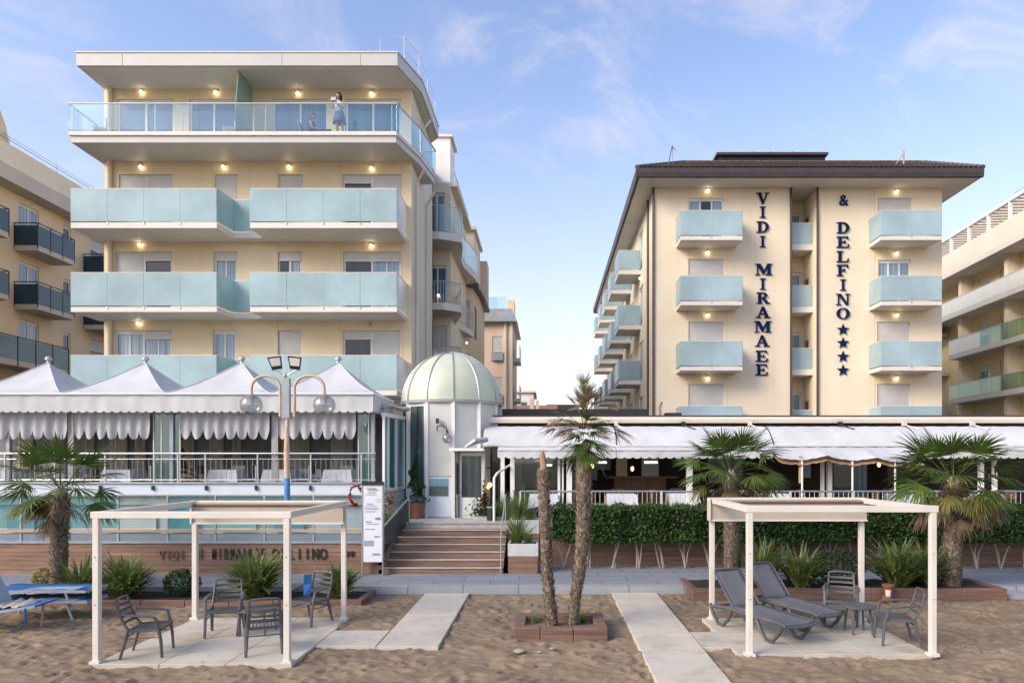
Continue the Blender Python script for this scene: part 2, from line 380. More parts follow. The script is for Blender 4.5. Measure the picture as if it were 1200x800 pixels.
# ------------------------------------------------------------------ architecture helpers (local frame: x along wall, y into the building)
def wall_holes(mb, x0, x1, z0, z1, holes, t=.22, y=0.):
    xs = sorted({x0, x1, *[h[0] for h in holes], *[h[1] for h in holes]}); xs = [x for x in xs if x0 <= x <= x1]
    zs = sorted({z0, z1, *[h[2] for h in holes], *[h[3] for h in holes]}); zs = [z for z in zs if z0 <= z <= z1]
    for i in range(len(xs)-1):
        for j in range(len(zs)-1):
            cx, cz = (xs[i]+xs[i+1])/2, (zs[j]+zs[j+1])/2
            if any(h[0] < cx < h[1] and h[2] < cz < h[3] for h in holes): continue
            mb.quad((xs[i],y,zs[j]),(xs[i+1],y,zs[j]),(xs[i+1],y,zs[j+1]),(xs[i],y,zs[j+1]))
    for a,b,c,d in holes:
        mb.quad((a,y,c),(a,y,d),(a,y+t,d),(a,y+t,c)); mb.quad((b,y,c),(b,y+t,c),(b,y+t,d),(b,y,d))
        mb.quad((a,y,d),(b,y,d),(b,y+t,d),(a,y+t,d)); mb.quad((a,y,c),(a,y+t,c),(b,y+t,c),(b,y,c))
        mb.quad((a,y+t,c),(b,y+t,c),(b,y+t,d),(a,y+t,d))
def shutter_mb(mb, x0, x1, z0, z1, y):
    n = max(2, int((z1-z0)/.075)); dz = (z1-z0)/n; pts = []
    for i in range(n):
        z = z0 + i*dz; pts += [(y, z+dz*.12), (y+.028, z+dz*.04)] if i else [(y, z)]
        pts += [(y, z+dz*.98)]
    pts += [(y+.03, z1), (y+.03, z0)]
    mb.prism_x(pts, x0, x1)
def window(par, m, x0, x1, z0, z1, cols=2, kinds=None, box=.0, fr='frame', sh='shutter'):
    """kinds per column: p pane, l light pane, d dark opening, s shutter closed, or a number 0..1 = how far the shutter is down over a pane"""
    kinds = kinds or ['p']*cols; w = (x1-x0)/len(kinds); f = MB(m); y = .07; t = .08
    zt = z1
    f.box(x0,x1,y,y+.07,zt-t-.06,zt); f.box(x0,x1,y,y+.07,z0,z0+t)
    for i in range(len(kinds)+1):
        a = x0 + i*w; lo, hi = (a, a+t) if i == 0 else ((a-t, a) if i == len(kinds) else (a-t/2, a+t/2))
        f.box(lo, hi, y-.002, y+.068, z0+.001, zt-.001)
    win = f.build('window', fr, par)
    for i, k in enumerate(kinds):
        a, b = x0+i*w+t/2, x0+(i+1)*w-t/2; pk = 'pane'; down = 0
        if isinstance(k, tuple): pk, down = {'p':'pane','l':'panel','d':'paned'}[k[0]], k[1]
        elif k == 's': down = 1
        else: pk = {'p':'pane','l':'panel','d':'paned'}[k]
        if down < 1:
            q = MB(m); q.box(a, b, y+.03, y+.045, z0+.03, zt-.03); q.build('pane', pk, win)
            if (b-a) > .75 and pk == 'panel':
                c = (a+b)/2; q = MB(m); q.box(c-.03, c+.03, y+.012, y+.03, z0+.05, zt-.05); q.build('mullion', fr, win)
        if down > 0:
            q = MB(m); shutter_mb(q, a, b, zt-(zt-z0)*down, zt-.02, y-.03 ); q.build('roller_shutter', sh, win)
    return win
def lampw(par, m, x, z, r=.062, lit=True):
    q = MB(m); q.lathe([(.001,-.0),(.05,-.0),(.05,.05),(.001,.05)], (x, -.06, z), 10)
    b = q.build('wall_lamp', 'lamph', par, True)
    s = MB(m); s.sphere((x, -.10, z-.045), r, 12, .9); s.build('bulb', 'lamp' if lit else 'lamph', b, True)
def balcony(par, m, pts, zs0, zs1, zg1, glass='frost', pw=1.35, ends=None, cap='slabw', slab='slabw', clips=True, glassname='glass_panel', capw=.035, inset=.0):
    """pts: outline from wall round to wall"""
    s = MB(m); s.prism(pts, zs0, zs1); sl = s.build('balcony', slab, par)
    rail = MB(m)
    for i in range(len(pts)-1):
        a, b = Vector(pts[i]), Vector(pts[i+1]); L = (b-a).length
        if L < .05: continue
        n = max(1, round(L/pw)); d = (b-a)/n
        for k in range(n):
            p, q = a+d*k, a+d*(k+1); u = d.normalized()*.006
            g = MB(m); e = ends.get((i, k)) if ends else None
            g.beam((*(p+u), (zs1+zg1)/2+.02), (*(q-u), (zs1+zg1)/2+.02), .018, zg1-zs1-.04)
            g.build(glassname, e or glass, sl)
            if clips and k:
                c = MB(m); c.beam((*(p-d.normalized()*.02), zs1-.03), (*(p+d.normalized()*.02), zs1-.03), .04, .09); c.build('clip', 'steel', sl)
        rail.beam((*a, zg1+.012), (*b, zg1+.012), capw, .028)
    rail.build('top_rail', cap, sl)
    return sl
def text_mesh(ch, size, depth, bold=0.0):
    cu = bpy.data.curves.new('t', 'FONT'); cu.body = ch; cu.size = size; cu.extrude = depth/2; cu.offset = bold; cu.align_x = 'CENTER'; cu.resolution_u = 3
    ob = bpy.data.objects.new('t', cu); COL.objects.link(ob); dg = bpy.context.evaluated_depsgraph_get(); dg.update()
    me = bpy.data.meshes.new_from_object(ob.evaluated_get(dg)); bpy.data.objects.remove(ob); bpy.data.curves.remove(cu)
    return me
def letter(ch, par, x, y, z, size, mat, depth=.03, bold=0.0, cond=1.0):
    me = text_mesh(ch, size, depth, bold); o = ORG.get(par.name, (0,0,0))
    for v in me.vertices: v.co = Vector((v.co.x*cond + x - o[0], -v.co.z + y - o[1], v.co.y + z - o[2]))
    me.name = 'letter'; me.materials.clear(); me.materials.append(MT[mat])
    ob = bpy.data.objects.new('letter', me); COL.objects.link(ob); ob.parent = par; ORG[ob.name] = o; return ob
# look of the light
SEL, SAZ = 30.0, 236.0
SKYS, SUNE, SUNANG, SUNC = .15, 1.7, 30.0, (1.0, .89, .74)
CLOUD, HZK, HZA = 1.0, 1.9, .9
SKYTINT, CLOUDC, HAZEC = (1.08, .96, .99), (3.1, 2.9, 3.1), (3.15, 2.95, 2.65)
EXPO = 1.08
# ================================================================== LEFT HOTEL
I = Matrix.Identity(4)
YF = 26.2; XL, XR = -16.97, -5.17
hl = thing('hotel_building', 'cream hotel block on the left with wide frosted glass balconies and a flat roof', 'building', (-11, YF, 0))
def hx(px): return PX(px, YF)
def hz(py): return PZ(py, YF)
wins = []
floors = [(114.5, 14.90, 'top'), (204.5, 11.65, 4), (295, 8.6, 3), (387, 5.55, 2)]
cols4 = {4: [(139, 202, ['s','s']), (251.5, 278, ['s']), (326, 354.5, ['s']), (401, 470, [('d', .14), 's'])],
         3: [(135, 201.5, ['s', ('d', .14)]), (250.5, 277.5, [('l', .2)]), (325, 353.5, [('d', .2), ('l', .2)]), (402, 469.5, [('d', .15), ('l', .15)])],
         2: [(134, 201, ['l', ('l', .14)]), (249, 276.5, ['l']), (324.5, 352.5, ['s']), (401.5, 468.5, [('d', .14), 's'])]}
specs = []
for a, b, k in [(137, 203.5, ['p','p']), (221.5, 278.5, ['p','p']), (319, 384, ['p','p']), (404, 470, ['p','p'])]:
    specs.append((hx(a), hx(b), 14.92, hz(116), k, 0))
for (py, zf, fl) in floors[1:]:
    for a, b, k in cols4[fl]: specs.append((hx(a), hx(b), zf + (.0 if b-a > 40 else .75), hz(py), k, 0))
w = MB(); wall_holes(w, XL, XR, 2.0, 17.33, [s[:4] for s in specs], y=YF)
w.quad((XL,YF,0),(XL,36,0),(XL,36,17.33),(XL,YF,17.33)); w.build('wall', 'cream', hl)
for s in specs:
    ks = s[4]; window(hl, FR((0,YF,0)), s[0], s[1], s[2], s[3], kinds=ks)
# side wall towards the lane
w = MB(); w.quad((XR,YF,0),(XR,31,0),(XR,31,17.33),(XR,YF,17.33)); w.quad((XR,31,0),(-6.6,31,0),(-6.6,31,17.3),(XR,31,17.3)); w.build('side_wall', 'ivory', hl)
w = MB(); w.box(XL+.1, XR-.3, YF+.4, 36, 0, 17.2); w.build('wall_core', 'black', hl)
# plaster joints and drain pipes
for px in (325, 399, 471, 249):
    for z0, z1 in ((11.95, 14.4), (8.8, 11.3), (5.8, 8.3)):
        q = MB(); q.box(hx(px)-.02, hx(px)+.02, YF-.012, YF+.01, z0, z1); q.build('joint_strip', 'cream3', hl)
q = MB(); q.tube([(hx(129.5), YF-.1, 4), (hx(129.5), YF-.1, 17.3)], .11, 12); q.build('drain_pipe', 'cream2', hl, True)
for yy, xx in ((26.9, XR+.09), (29.2, XR+.09)):
    q = MB(); q.tube([(xx, yy, 4), (xx, yy, 13.3), (xx+.0, yy, 14.0), (xx+.35, yy-.3, 14.4)], .055, 8); q.build('drain_pipe', 'ivory', hl, True)
q = MB(); q.tube([(XR+.1, 28, 14.9), (XR+.1, 28, 16.6), (XR+.4, 28.2, 17.1)], .05, 8); q.build('drain_pipe', 'ivory', hl, True)
# roof slab with parapet fascia
rp = [(-17.0, 36), (-17.0, 24.7), (-5.38, 24.7), (-4.82, 26.5), (-4.76, 30.2), (-5.3, 30.9), (-6.6, 31), (-6.6, 36)]
q = MB(); q.prism(rp, 17.33, 17.79); q.build('roof', 'fascia', hl)
q = MB(); q.prism([(x*(1.0)+(.03 if x > -8 else -.03), y-.03) for x, y in rp], 17.79, 17.83); q.build('roof_edge_trim', 'slabw', hl)
q = MB(); q.prism([(-16.9,26.3),(-16.9,24.8),(-5.42,24.8),(-4.92,26.5),(-4.86,30.2),(-5.2,30.6),(-5.2,26.3)], 17.29, 17.33); q.build('soffit', 'soffit', hl)
for a in (143, 330, 422): 
    q = MB(); x = PX(a, 24.7); q.box(x-.008, x+.008, 24.69, 24.71, 17.33, 17.79); q.build('fascia_joint', 'mauve', hl)
q = MB(); q.lathe([(.001,.0),(.28,0),(.28,.28),(.36,.28),(.36,.36),(.2,.42),(.001,.45)], (PX(308, 26.6), 26.6, 17.8), 16); q.build('roof_vent', 'ivory', hl, True)
# roof edge railing on the lane side
q = MB()
rl = [(-5.3, 25.5), (-4.95, 26.6), (-4.9, 28.2), (-4.88, 30.0)]
for i, (x, y) in enumerate(rl):
    q.tube([(x, y, 17.8), (x, y, 18.85)], .015, 6)
    if i: 
        for zz in (18.35, 18.85): q.tube([(rl[i-1][0], rl[i-1][1], zz), (x, y, zz)], .012, 6)
q.tube([(-5.3, 25.5, 18.85), (-6.2, 25.5, 18.85), (-6.2, 25.5, 17.8)], .012, 6); q.build('roof_railing', 'railw', hl, True)
# top balcony: deep slab, clear glass
tp = [(-17.12, YF+.3), (-17.12, 24.6), (-5.41, 24.6), (-4.9, 26.4), (-4.62, 28.3), (XR, 28.35)]
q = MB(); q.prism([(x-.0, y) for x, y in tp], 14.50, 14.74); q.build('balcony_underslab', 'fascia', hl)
sl = balcony(hl, None, [(-17.18, YF+.3), (-17.18, 24.54), (-5.38, 24.54), (-4.86, 26.35), (-4.58, 28.3), (XR, 28.4)], 14.74, 14.88, 15.86, 'clear', 2.5, clips=False, cap='railw', capw=.05)
q = MB()
for px in (84.5, 181.5, 213.5, 311, 407, 459): q.box(PX(px, 24.6)-.02, PX(px, 24.6)+.02, 24.6, 24.63, 14.88, 15.86)
q.build('glass_clamps', 'railw', hl)
q = MB(); q.prism_x([(26.15, 14.88), (26.15, 17.28), (24.95, 17.28), (24.72, 15.8), (24.72, 14.88)], -11.27, -11.24); q.build('divider_screen', 'divider', hl)
# frosted balconies
def lowbal(z0, zg0, zg1):
    pts = [(-17.13, YF+.1), (-17.13, 24.6), (-11.87, 24.6), (-11.76, 25.68), (-10.67, 25.68), (-10.67, 24.6), (-5.38, 24.6), (-5.36, YF+.1)]
    return balcony(hl, None, pts, z0, zg0, zg1, 'frost', 1.25, ends={(6, 0): 'frostend'})
for z0, a, b in ((11.42, 11.62, 12.82), (8.40, 8.58, 9.80), (5.40, 5.58, 6.82)): lowbal(z0, a, b)
for px, py in ((167, 108), (254, 108.5), (350, 109.5), (436, 110)): lampw(hl, FR((0,YF,0)), hx(px), hz(py))
for px, py in ((166.5, 195.5), (263, 195.5), (339.5, 195.5), (436, 197)): lampw(hl, FR((0,YF,0)), hx(px), hz(py))
for px, py in ((165, 286), (435.5, 287.5)): lampw(hl, FR((0,YF,0)), hx(px), hz(py))
lampw(hl, FR((0,YF,0)), hx(163.5), hz(378)); lampw(hl, FR((0,YF,0)), hx(434), hz(380), lit=False)

# ================================================================== LANE BUILDINGS (behind the left hotel)
bb = thing('apartment_house', 'cream apartment house right behind the left hotel with curved railed balconies on the lane', 'building', (-6, 33, 0))
q = MB(); wx = [(PX(502, 33), PX(524, 33))]
hol = [(-5.7, -4.8, 10.45, 12.5), (-5.7, -4.8, 7.45, 9.6), (-5.7, -4.8, 4.4, 6.6), (-5.7,-4.9,13.9,16.0)]
wall_holes(q, -6.7, -4.62, 0, 16.3, hol, y=33.0); q.quad((-4.62,33,0),(-4.62,39.4,0),(-4.62,39.4,16.3),(-4.62,33,16.3)); q.quad((-6.7,33,16.3),(-4.62,33,16.3),(-4.62,39.4,16.3),(-6.7,39.4,16.3))
q.build('wall', 'cream2', bb)
for h_, k in zip(hol, (['p','p'], ['s'], ['s'], ['l','l'])): window(bb, FR((0,33,0)), *h_, kinds=k)
for y0, z0 in ((34.3, 10.5), (36.6, 10.5), (34.3, 7.5), (36.6, 7.5), (34.3, 4.5), (36.6, 4.5)):
    window(bb, FR((-4.62, 0, 0), R(90)), y0, y0+1.3, z0, z0+2.1, kinds=['s'])
for px, py in ((514, 345.5), (514, 415.5)): lampw(bb, FR((0,33,0)), PX(px, 33), PZ(py, 33), .06)
def curved(z):   # wavy balcony plan
    out = [(-6.3, 33.0), (-6.3, 31.6), (-4.75, 31.6)]
    for i in range(13):
        t = i/12; out.append((-4.3 + .28*math.cos(t*2*math.pi) - .12*t, 32.2 + t*6.6))
    out.append((-4.62, 39.0)); return out
for z in (10.05, 7.05, 4.05):
    pts = curved(z); s = MB(); s.prism(pts, z, z+.32); sb = s.build('balcony', 'slabw', bb)
    r_ = MB()
    for i in range(len(pts)-1):
        a, b = Vector(pts[i]), Vector(pts[i+1]); L = (b-a).length; n = max(1, int(L/.14))
        r_.tube([(*a, z+1.32), (*b, z+1.32)], .028, 6); r_.tube([(*a, z+.42), (*b, z+.42)], .015, 5); r_.tube([(*a, z+1.18), (*b, z+1.18)], .015, 5)
        for k in range(n):
            p = a.lerp(b, k/n); r_.tube([(*p, z+.3), (*p, z+1.32)], .009, 4, False)
    r_.build('balcony_railing', 'steel', sb)
# glazed terrace level and penthouse
s = MB(); tpz = 13.25; tpts = [(-6.3, 33), (-6.3, 31.4), (-4.9, 31.4)] + [(-4.15+.2*math.cos(i/10*2*math.pi), 31.9+i*.72) for i in range(11)] + [(-4.6, 39.5)]
balcony(bb, None, tpts, 13.25, 13.6, 14.8, 'clear', 1.3, clips=False, cap='railw')
q = MB(); q.box(-6.4, -4.85, 34.5, 39.3, 16.3, 17.6); q.box(-5.75, -4.72, 33.6, 35.2, 16.3, 18.95); q.build('penthouse', 'white', bb)
q = MB(); q.box(-5.85, -4.60, 33.5, 35.3, 18.95, 19.08); q.box(-6.7, -4.3, 33.0, 39.4, 16.3, 16.5); q.build('roof', 'ivory', bb)
q = MB(); q.tube([(-4.5, 33.1, 16.6), (-4.5, 39.3, 16.6)], .02, 5); [q.tube([(-4.5, 33.1+i*1.03, 16.3), (-4.5, 33.1+i*1.03, 17.2)], .02, 5) for i in range(7)]; q.tube([(-4.5, 33.1, 17.2), (-4.5, 39.3, 17.2)], .02, 5); q.build('roof_railing', 'railw', bb)

bc = thing('apartment_house', 'beige apartment house with grey loggia screens and dark eave, second behind the left hotel', 'building', (-5, 40, 0))
q = MB(); q.prism([(-6.5,39.9),(-4.9,39.9),(-4.35,40.6),(-4.2,43),(-4.25,47),(-6.5,47)], 0, 13.3); q.build('wall', 'cream3', bc)
q = MB(); q.prism([(-6.6,39.5),(-4.85,39.5),(-4.0,40.3),(-3.85,43),(-3.9,47.2),(-6.6,47.2)], 13.3, 13.55); q.build('roof', 'gutter', bc)
for z in (10.45, 7.3, 4.2):
    q = MB(); q.box(-5.0, -4.42, 39.78, 39.9, z, z+2.0); q.build('loggia_screen', 'rib', bc)
    q = MB(); q.box(-5.05, -4.37, 39.7, 39.9, z-.35, z-.05); q.build('loggia_sill', 'slabw', bc)
    for y0 in (41, 43.2, 45.2): window(bc, FR((-4.22, 0, 0), R(90)), y0, y0+1.2, z, z+1.9, kinds=['s'], sh='shutd')
lampw(bc, FR((0,39.75,0)), PX(547, 39.8), 9.95, .06)
q = MB(); q.box(-5.6, -4.3, 40.5, 44.5, 13.55, 16.7); q.build('stair_tower', 'cream2', bc)
q = MB(); q.box(-5.7, -4.15, 40.3, 44.7, 16.7, 16.9); q.build('tower_roof', 'ivory', bc)
q = MB(); q.box(-4.6, -3.9, 44.9, 46.4, 13.55, 16.2); q.build('chimney', 'pinkish', bc)

bd = thing('apartment_house', 'pinkish apartment house with low grey roof and glass terrace, third behind the left hotel', 'building', (-4, 50, 0))
hol = [(-3.95, -3.2, 10.3, 12.2), (-3.95, -3.2, 7.2, 9.2), (-3.95, -3.2, 4.2, 6.2)]
q = MB(); wall_holes(q, -5.2, -2.45, 0, 13.2, hol, y=50); q.quad((-2.45,50,0),(-2.45,57,0),(-2.45,57,13.2),(-2.45,50,13.2)); q.build('wall', 'pinkish', bd)
for h_ in hol:
    window(bd, FR((0,50,0)), *h_, kinds=[('d', .6)], sh='shutter'); q = MB(); q.box(h_[0]-.05, h_[1]+.05, 49.8, 49.95, h_[2]+.1, h_[2]+.7); q.build('balcony_front', 'rib', bd)
for x in (-3.0, -2.55): q = MB(); q.box(x-.09, x+.09, 49.86, 50, 0, 13.2); q.build('pilaster', 'ivory', bd)
q = MB(); q.prism_y([(-5.3,13.2),(-2.1,13.2),(-2.5,14.1),(-5.3,14.1)], 49.5, 57.2); q.build('roof', 'rib', bd)
for z in (10.5, 7.5):
    q = MB(); q.box(-2.45, -1.95, 51, 53.5, z, z+.25); b_ = q.build('balcony', 'slabw', bd)
    q = MB(); q.box(-1.99, -1.95, 51, 53.5, z+.25, z+1.2); q.build('glass_panel', 'frost2' if z > 9 else 'dark', b_)
q = MB(); q.box(-4.6, -2.9, 49.7, 49.74, 14.1, 15.0); q.build('terrace_glass', 'clear', bd)
q = MB(); q.box(-2.95, -2.4, 51.5, 53, 14.0, 15.2); q.build('chimney', 'cream3', bd)
pot = thing('potted_plant', 'reddish brown potted plant on the upper curved balcony beside the left hotel', 'plant', (-5.45, 32.1, 10.38))
q = MB(); q.lathe([(.001,0),(.13,0),(.18,.3),(.16,.3),(.001,.28)], (-5.45,32.1,10.38), 14); q.build('pot', 'terra', pot, True)
q = MB()
for i in range(120):
    a = rnd.uniform(0, 6.28); rr = rnd.uniform(.05, .42); z = 10.68+rnd.uniform(0, .45); p = Vector((-5.45+rr*math.cos(a), 32.1+rr*.6*math.sin(a), z)); d = Vector((rnd.uniform(-1,1), rnd.uniform(-1,1), rnd.uniform(-.5,1))).normalized()*.09; e = d.cross(Vector((0,0,1)))*.45
    q.add([p, p+d*.5+e, p+d, p+d*.5-e], [(0,1,2,3)])
q.build('foliage', 'frondd', pot)

# ================================================================== FAR LEFT BUILDING
fl = thing('apartment_building', 'tan apartment building at the far left with dark blue glass balconies', 'building', (-26.7, 34, 0))
XW = -26.7; m = FR((XW, 0, 0), R(90)); hol = []
for z in (13.9, 10.95, 8.0, 5.0):
    hol += [(34.55, 35.95, z, z+2.25, ['l','l']), (37.75, 38.35, z+.9, z+2.2, ['d']), (30.2, 31.6, z, z+2.25, ['l','l']), (40.0, 41.4, z, z+2.2, [('d', .3)])]
hol += [(24.5, 26, z, z+2.2, ['s']) for z in (13.9, 10.95, 8.0)]
q = MB(m); wall_holes(q, 20, 46, 0, 16.5, [h_[:4] for h_ in hol]); q.build('wall', 'cream3', fl)
for h_ in hol: window(fl, m, *h_[:4], kinds=h_[4])
q = MB(); q.box(-34, XW-.3, 20, 46, 0, 16.4); q.build('wall_core', 'cream3', fl)
q = MB(); q.box(-34, -25.8, 19.7, 46.3, 16.5, 17.25); q.build('eave', 'mauve', fl)
q = MB(); q.box(-34, -25.86, 19.8, 46.2, 17.25, 18.3); q.build('parapet', 'cream2', fl)
q = MB(); q.tube([(-25.95, 20, 18.55), (-25.95, 46, 18.55)], .02, 5); q.tube([(-25.95, 20, 18.7), (-25.95, 46, 18.7)], .012, 5)
for i in range(9): q.tube([(-25.95, 20.2+i*3.2, 18.3), (-25.95, 20.2+i*3.2, 18.75)], .02, 5)
q.build('roof_railing', 'steel', fl)
q = MB(); q.prism_x([(31.0,18.3),(33.2,18.3),(33.0,19.2),(32.6,19.9),(31.0,19.9)], -27.2, -26.1); q.build('roof_vent_hood', 'cream3', fl)
for y0, y1, x in ((29.4, 32.4, 1.2), (34.25, 36.9, 1.2), (39.4, 42.2, 1.2)):
    for z in (13.6, 10.65, 7.7, 4.7):
        if z == 7.7 and y0 < 35: continue
        pts = [(XW, y0), (XW+x, y0), (XW+x, y1), (XW, y1)]
        s = MB(); s.prism(pts, z, z+.26); sb = s.build('balcony', 'mauve', fl)
        for i in range(3):
            a, b = Vector(pts[i]), Vector(pts[i+1]); n = max(1, round((b-a).length/.9)); 
            for k in range(n):
                p, r2 = a.lerp(b, k/n), a.lerp(b, (k+1)/n); u = (r2-p).normalized()*.02
                g_ = MB(); g_.beam((*(p+u), z+.76), (*(r2-u), z+.76), .015, 1.0); g_.build('glass_panel', 'darkblue', sb)
                c = MB(); c.beam((*p, z+.1), (*p, z+1.4), .04, .04, (1,0,0)); c.build('post', 'dark', sb)
        c = MB(); [c.beam((*pts[i], z+1.38), (*pts[i+1], z+1.38), .05, .04) for i in range(3)]; c.build('top_rail', 'dark', sb)
pts = [(XW, 27), (XW+1.3, 27), (XW+1.3, 36.3), (XW, 36.3)]; z = 7.6
s = MB(); s.prism(pts, z, z+.28); sb = s.build('balcony', 'mauve', fl)
for i in (1, 2):
    a, b = Vector(pts[i]), Vector(pts[i+1]); n = max(1, round((b-a).length/1.15))
    for k in range(n):
        p, r2 = a.lerp(b, k/n), a.lerp(b, (k+1)/n); u = (r2-p).normalized()*.03
        g_ = MB(); g_.beam((*(p+u), z+.82), (*(r2-u), z+.82), .015, 1.05); g_.build('glass_panel', 'teal', sb)
        c = MB(); c.beam((*p, z), (*p, z+1.42), .05, .05, (1,0,0)); c.build('post', 'dark', sb)
c = MB(); [c.beam((*pts[i], z+1.4), (*pts[i+1], z+1.4), .06, .05) for i in (1, 2)]; c.build('top_rail', 'dark', sb)

# ================================================================== RIGHT HOTEL
YR = 32.6; XA, XB = 5.15, 18.9; XC, XD = PX(927, YR), PX(957, YR)
hr = thing('hotel_building', 'cream hotel block on the right with brown tiled roof and navy letters down its front', 'building', (12, YR, 0))
def rx(px): return PX(px, YR)
def rz(py): return PZ(py, YR)
LW = [(807, 848, 232, ['l','d','l']), (807, 848, 303.5, ['s']), (807, 848, 377, ['s']), (807, 848, 450, ['s'])]
RW = [(1029, 1067.5, 232, ['s']), (1029, 1067.5, 304.5, ['l','l','l']), (1028, 1066.5, 377, ['s']), (1028, 1066.5, 449.5, ['s'])]
hol = []
for (a, b, y, k), zf in zip(LW + RW, (13.4, 10.4, 7.4, 4.4)*2): hol.append((rx(a), rx(b), zf, rz(y), k))
q = MB(); wall_holes(q, XA, XC, 0, 16.25, [h_[:4] for h_ in hol[:4]], y=YR); wall_holes(q, XD, XB, 0, 16.25, [h_[:4] for h_ in hol[4:]], y=YR)
q.quad((XC,YR,0),(XC,YR+1.7,0),(XC,YR+1.7,16.25),(XC,YR,16.25)); q.quad((XD,YR,0),(XD,YR+1.7,0),(XD,YR+1.7,16.25),(XD,YR,16.25))
q.quad((XB,YR,0),(XB,59,0),(XB,59,16.25),(XB,YR,16.25)); q.build('wall', 'cream2', hr)
for h_ in hol: window(hr, FR((0,YR,0)), *h_[:4], kinds=h_[4])
for px in (806.5-.5, 852):   # rendered joints over the window columns
    q = MB(); q.box(rx(px)-.015, rx(px)+.015, YR-.01, YR+.01, 4.5, 16.2); q.build('joint_strip', 'cream3', hr)
q = MB(); q.box(rx(1024.5)-.02, rx(1024.5)+.02, YR-.015, YR+.01, 4.5, 16.2); q.build('joint_strip', 'cream3', hr)
# recessed bay
hol2 = [(XC+.45, XC+1.13, z, z+2.2, ['p']) for z in (13.3, 10.3, 7.3, 4.3)]
q = MB(); wall_holes(q, XC, XD, 0, 16.25, [h_[:4] for h_ in hol2], y=YR+1.7); q.build('recess_wall', 'cream', hr)
for h_ in hol2: window(hr, FR((0,YR+1.7,0)), *h_[:4], kinds=['l'])
for zt in (14.55, 11.53, 8.5, 5.5):
    balcony(hr, None, [(XC, YR+.9), (XD, YR+.9)], 0, 0, 0) if False else None
    s = MB(); s.box(XC+.004, XD-.004, YR+.45, YR+1.69, zt-1.3, zt-1.03); sb = s.build('balcony', 'slabw', hr)
    g_ = MB(); g_.box(XC+.02, XD-.02, YR+.5, YR+.52, zt-1.03, zt); g_.build('glass_panel', 'frost2', sb)
    g_ = MB(); g_.box(XC+.01, XD-.01, YR+.49, YR+.53, zt, zt+.03); g_.build('top_rail', 'slabw', sb)
    g_ = MB(); g_.box(XD-.03, XD-.005, YR+1.0, YR+1.35, zt-.6, zt+.5); g_.build('side_shutter', 'shutd', hr)
# side wall to the lane
hol3 = []
for y0 in (36.3, 40.6, 44.9, 49.2, 53.5):
    for z in (13.4, 10.4, 7.4, 4.4): hol3.append((y0, y0+1.5, z, z+2.1, ['s'] if rnd.random() < .5 else ['l', 'l']))
ms = FR((XA, 0, 0), R(-90))   # local x -> -Y
q = MB(ms); wall_holes(q, -59, -YR, 0, 16.25, [(-b, -a, c, d) for a, b, c, d, k in hol3]); q.build('side_wall', 'cream2', hr)
for a, b, c, d, k in hol3: window(hr, ms, -b, -a, c, d, kinds=k)
q = MB(); q.box(XA+.4, XC-.1, YR+.4, 58.9, 0, 16); q.box(XD+.1, XB-.1, YR+.4, 58.9, 0, 16); q.build('wall_core', 'black', hr)
for y0 in (37.2, 41.5, 45.8, 50.1, 54.4):
    for zt in (14.5, 11.5, 8.5, 5.5):
        pts = [(XA, y0), (XA-1.2, y0), (XA-1.2, y0+2.1), (XA, y0+2.1)]
        balcony(hr, None, pts, zt-1.28, zt-1.05, zt, 'frost2', 1.3, clips=False)
# front balconies
for x0, x1 in ((6.2, 9.03), (15.41, 18.2)):
    for zt in (14.54, 11.54, 8.54, 5.55):
        pts = [(x0, YR), (x0, 31.4), (x1, 31.4), (x1, YR)]
        balcony(hr, None, pts, zt-1.34, zt-1.16, zt, 'frost2', 1.25)
for px, ys in ((829, (223, 295.5, 368.5, 442.5)), (1050, (224.5, 296.5, 368.5, 442.5))):
    for y in ys: lampw(hr, FR((0,YR,0)), rx(px), rz(y), .07)
for yy in (37.0, 45.6): lampw(hr, ms, -yy+.3, 12.9, .07)
for x, y in ((XA-.04, YR-.06), (XA-.06, 34.2), (XC-.02, YR-.06), (XD+.02, YR-.06)):
    q = MB(); q.tube([(x, y, 0), (x, y, 16.2)], .055, 8); q.build('drain_pipe', 'gutter', hr, True)
q = MB(); x_ = rx(773); z_ = rz(478); q.tube([(x_+.1, YR-.03, z_+.3), (x_, YR-.06, z_+.1), (x_-.04, YR-.08, z_-.05), (x_+.02, YR-.05, z_-.15), (x_, YR-.03, z_-.4)], .018, 5); q.build('loose_cable', 'gutter', hr, True)
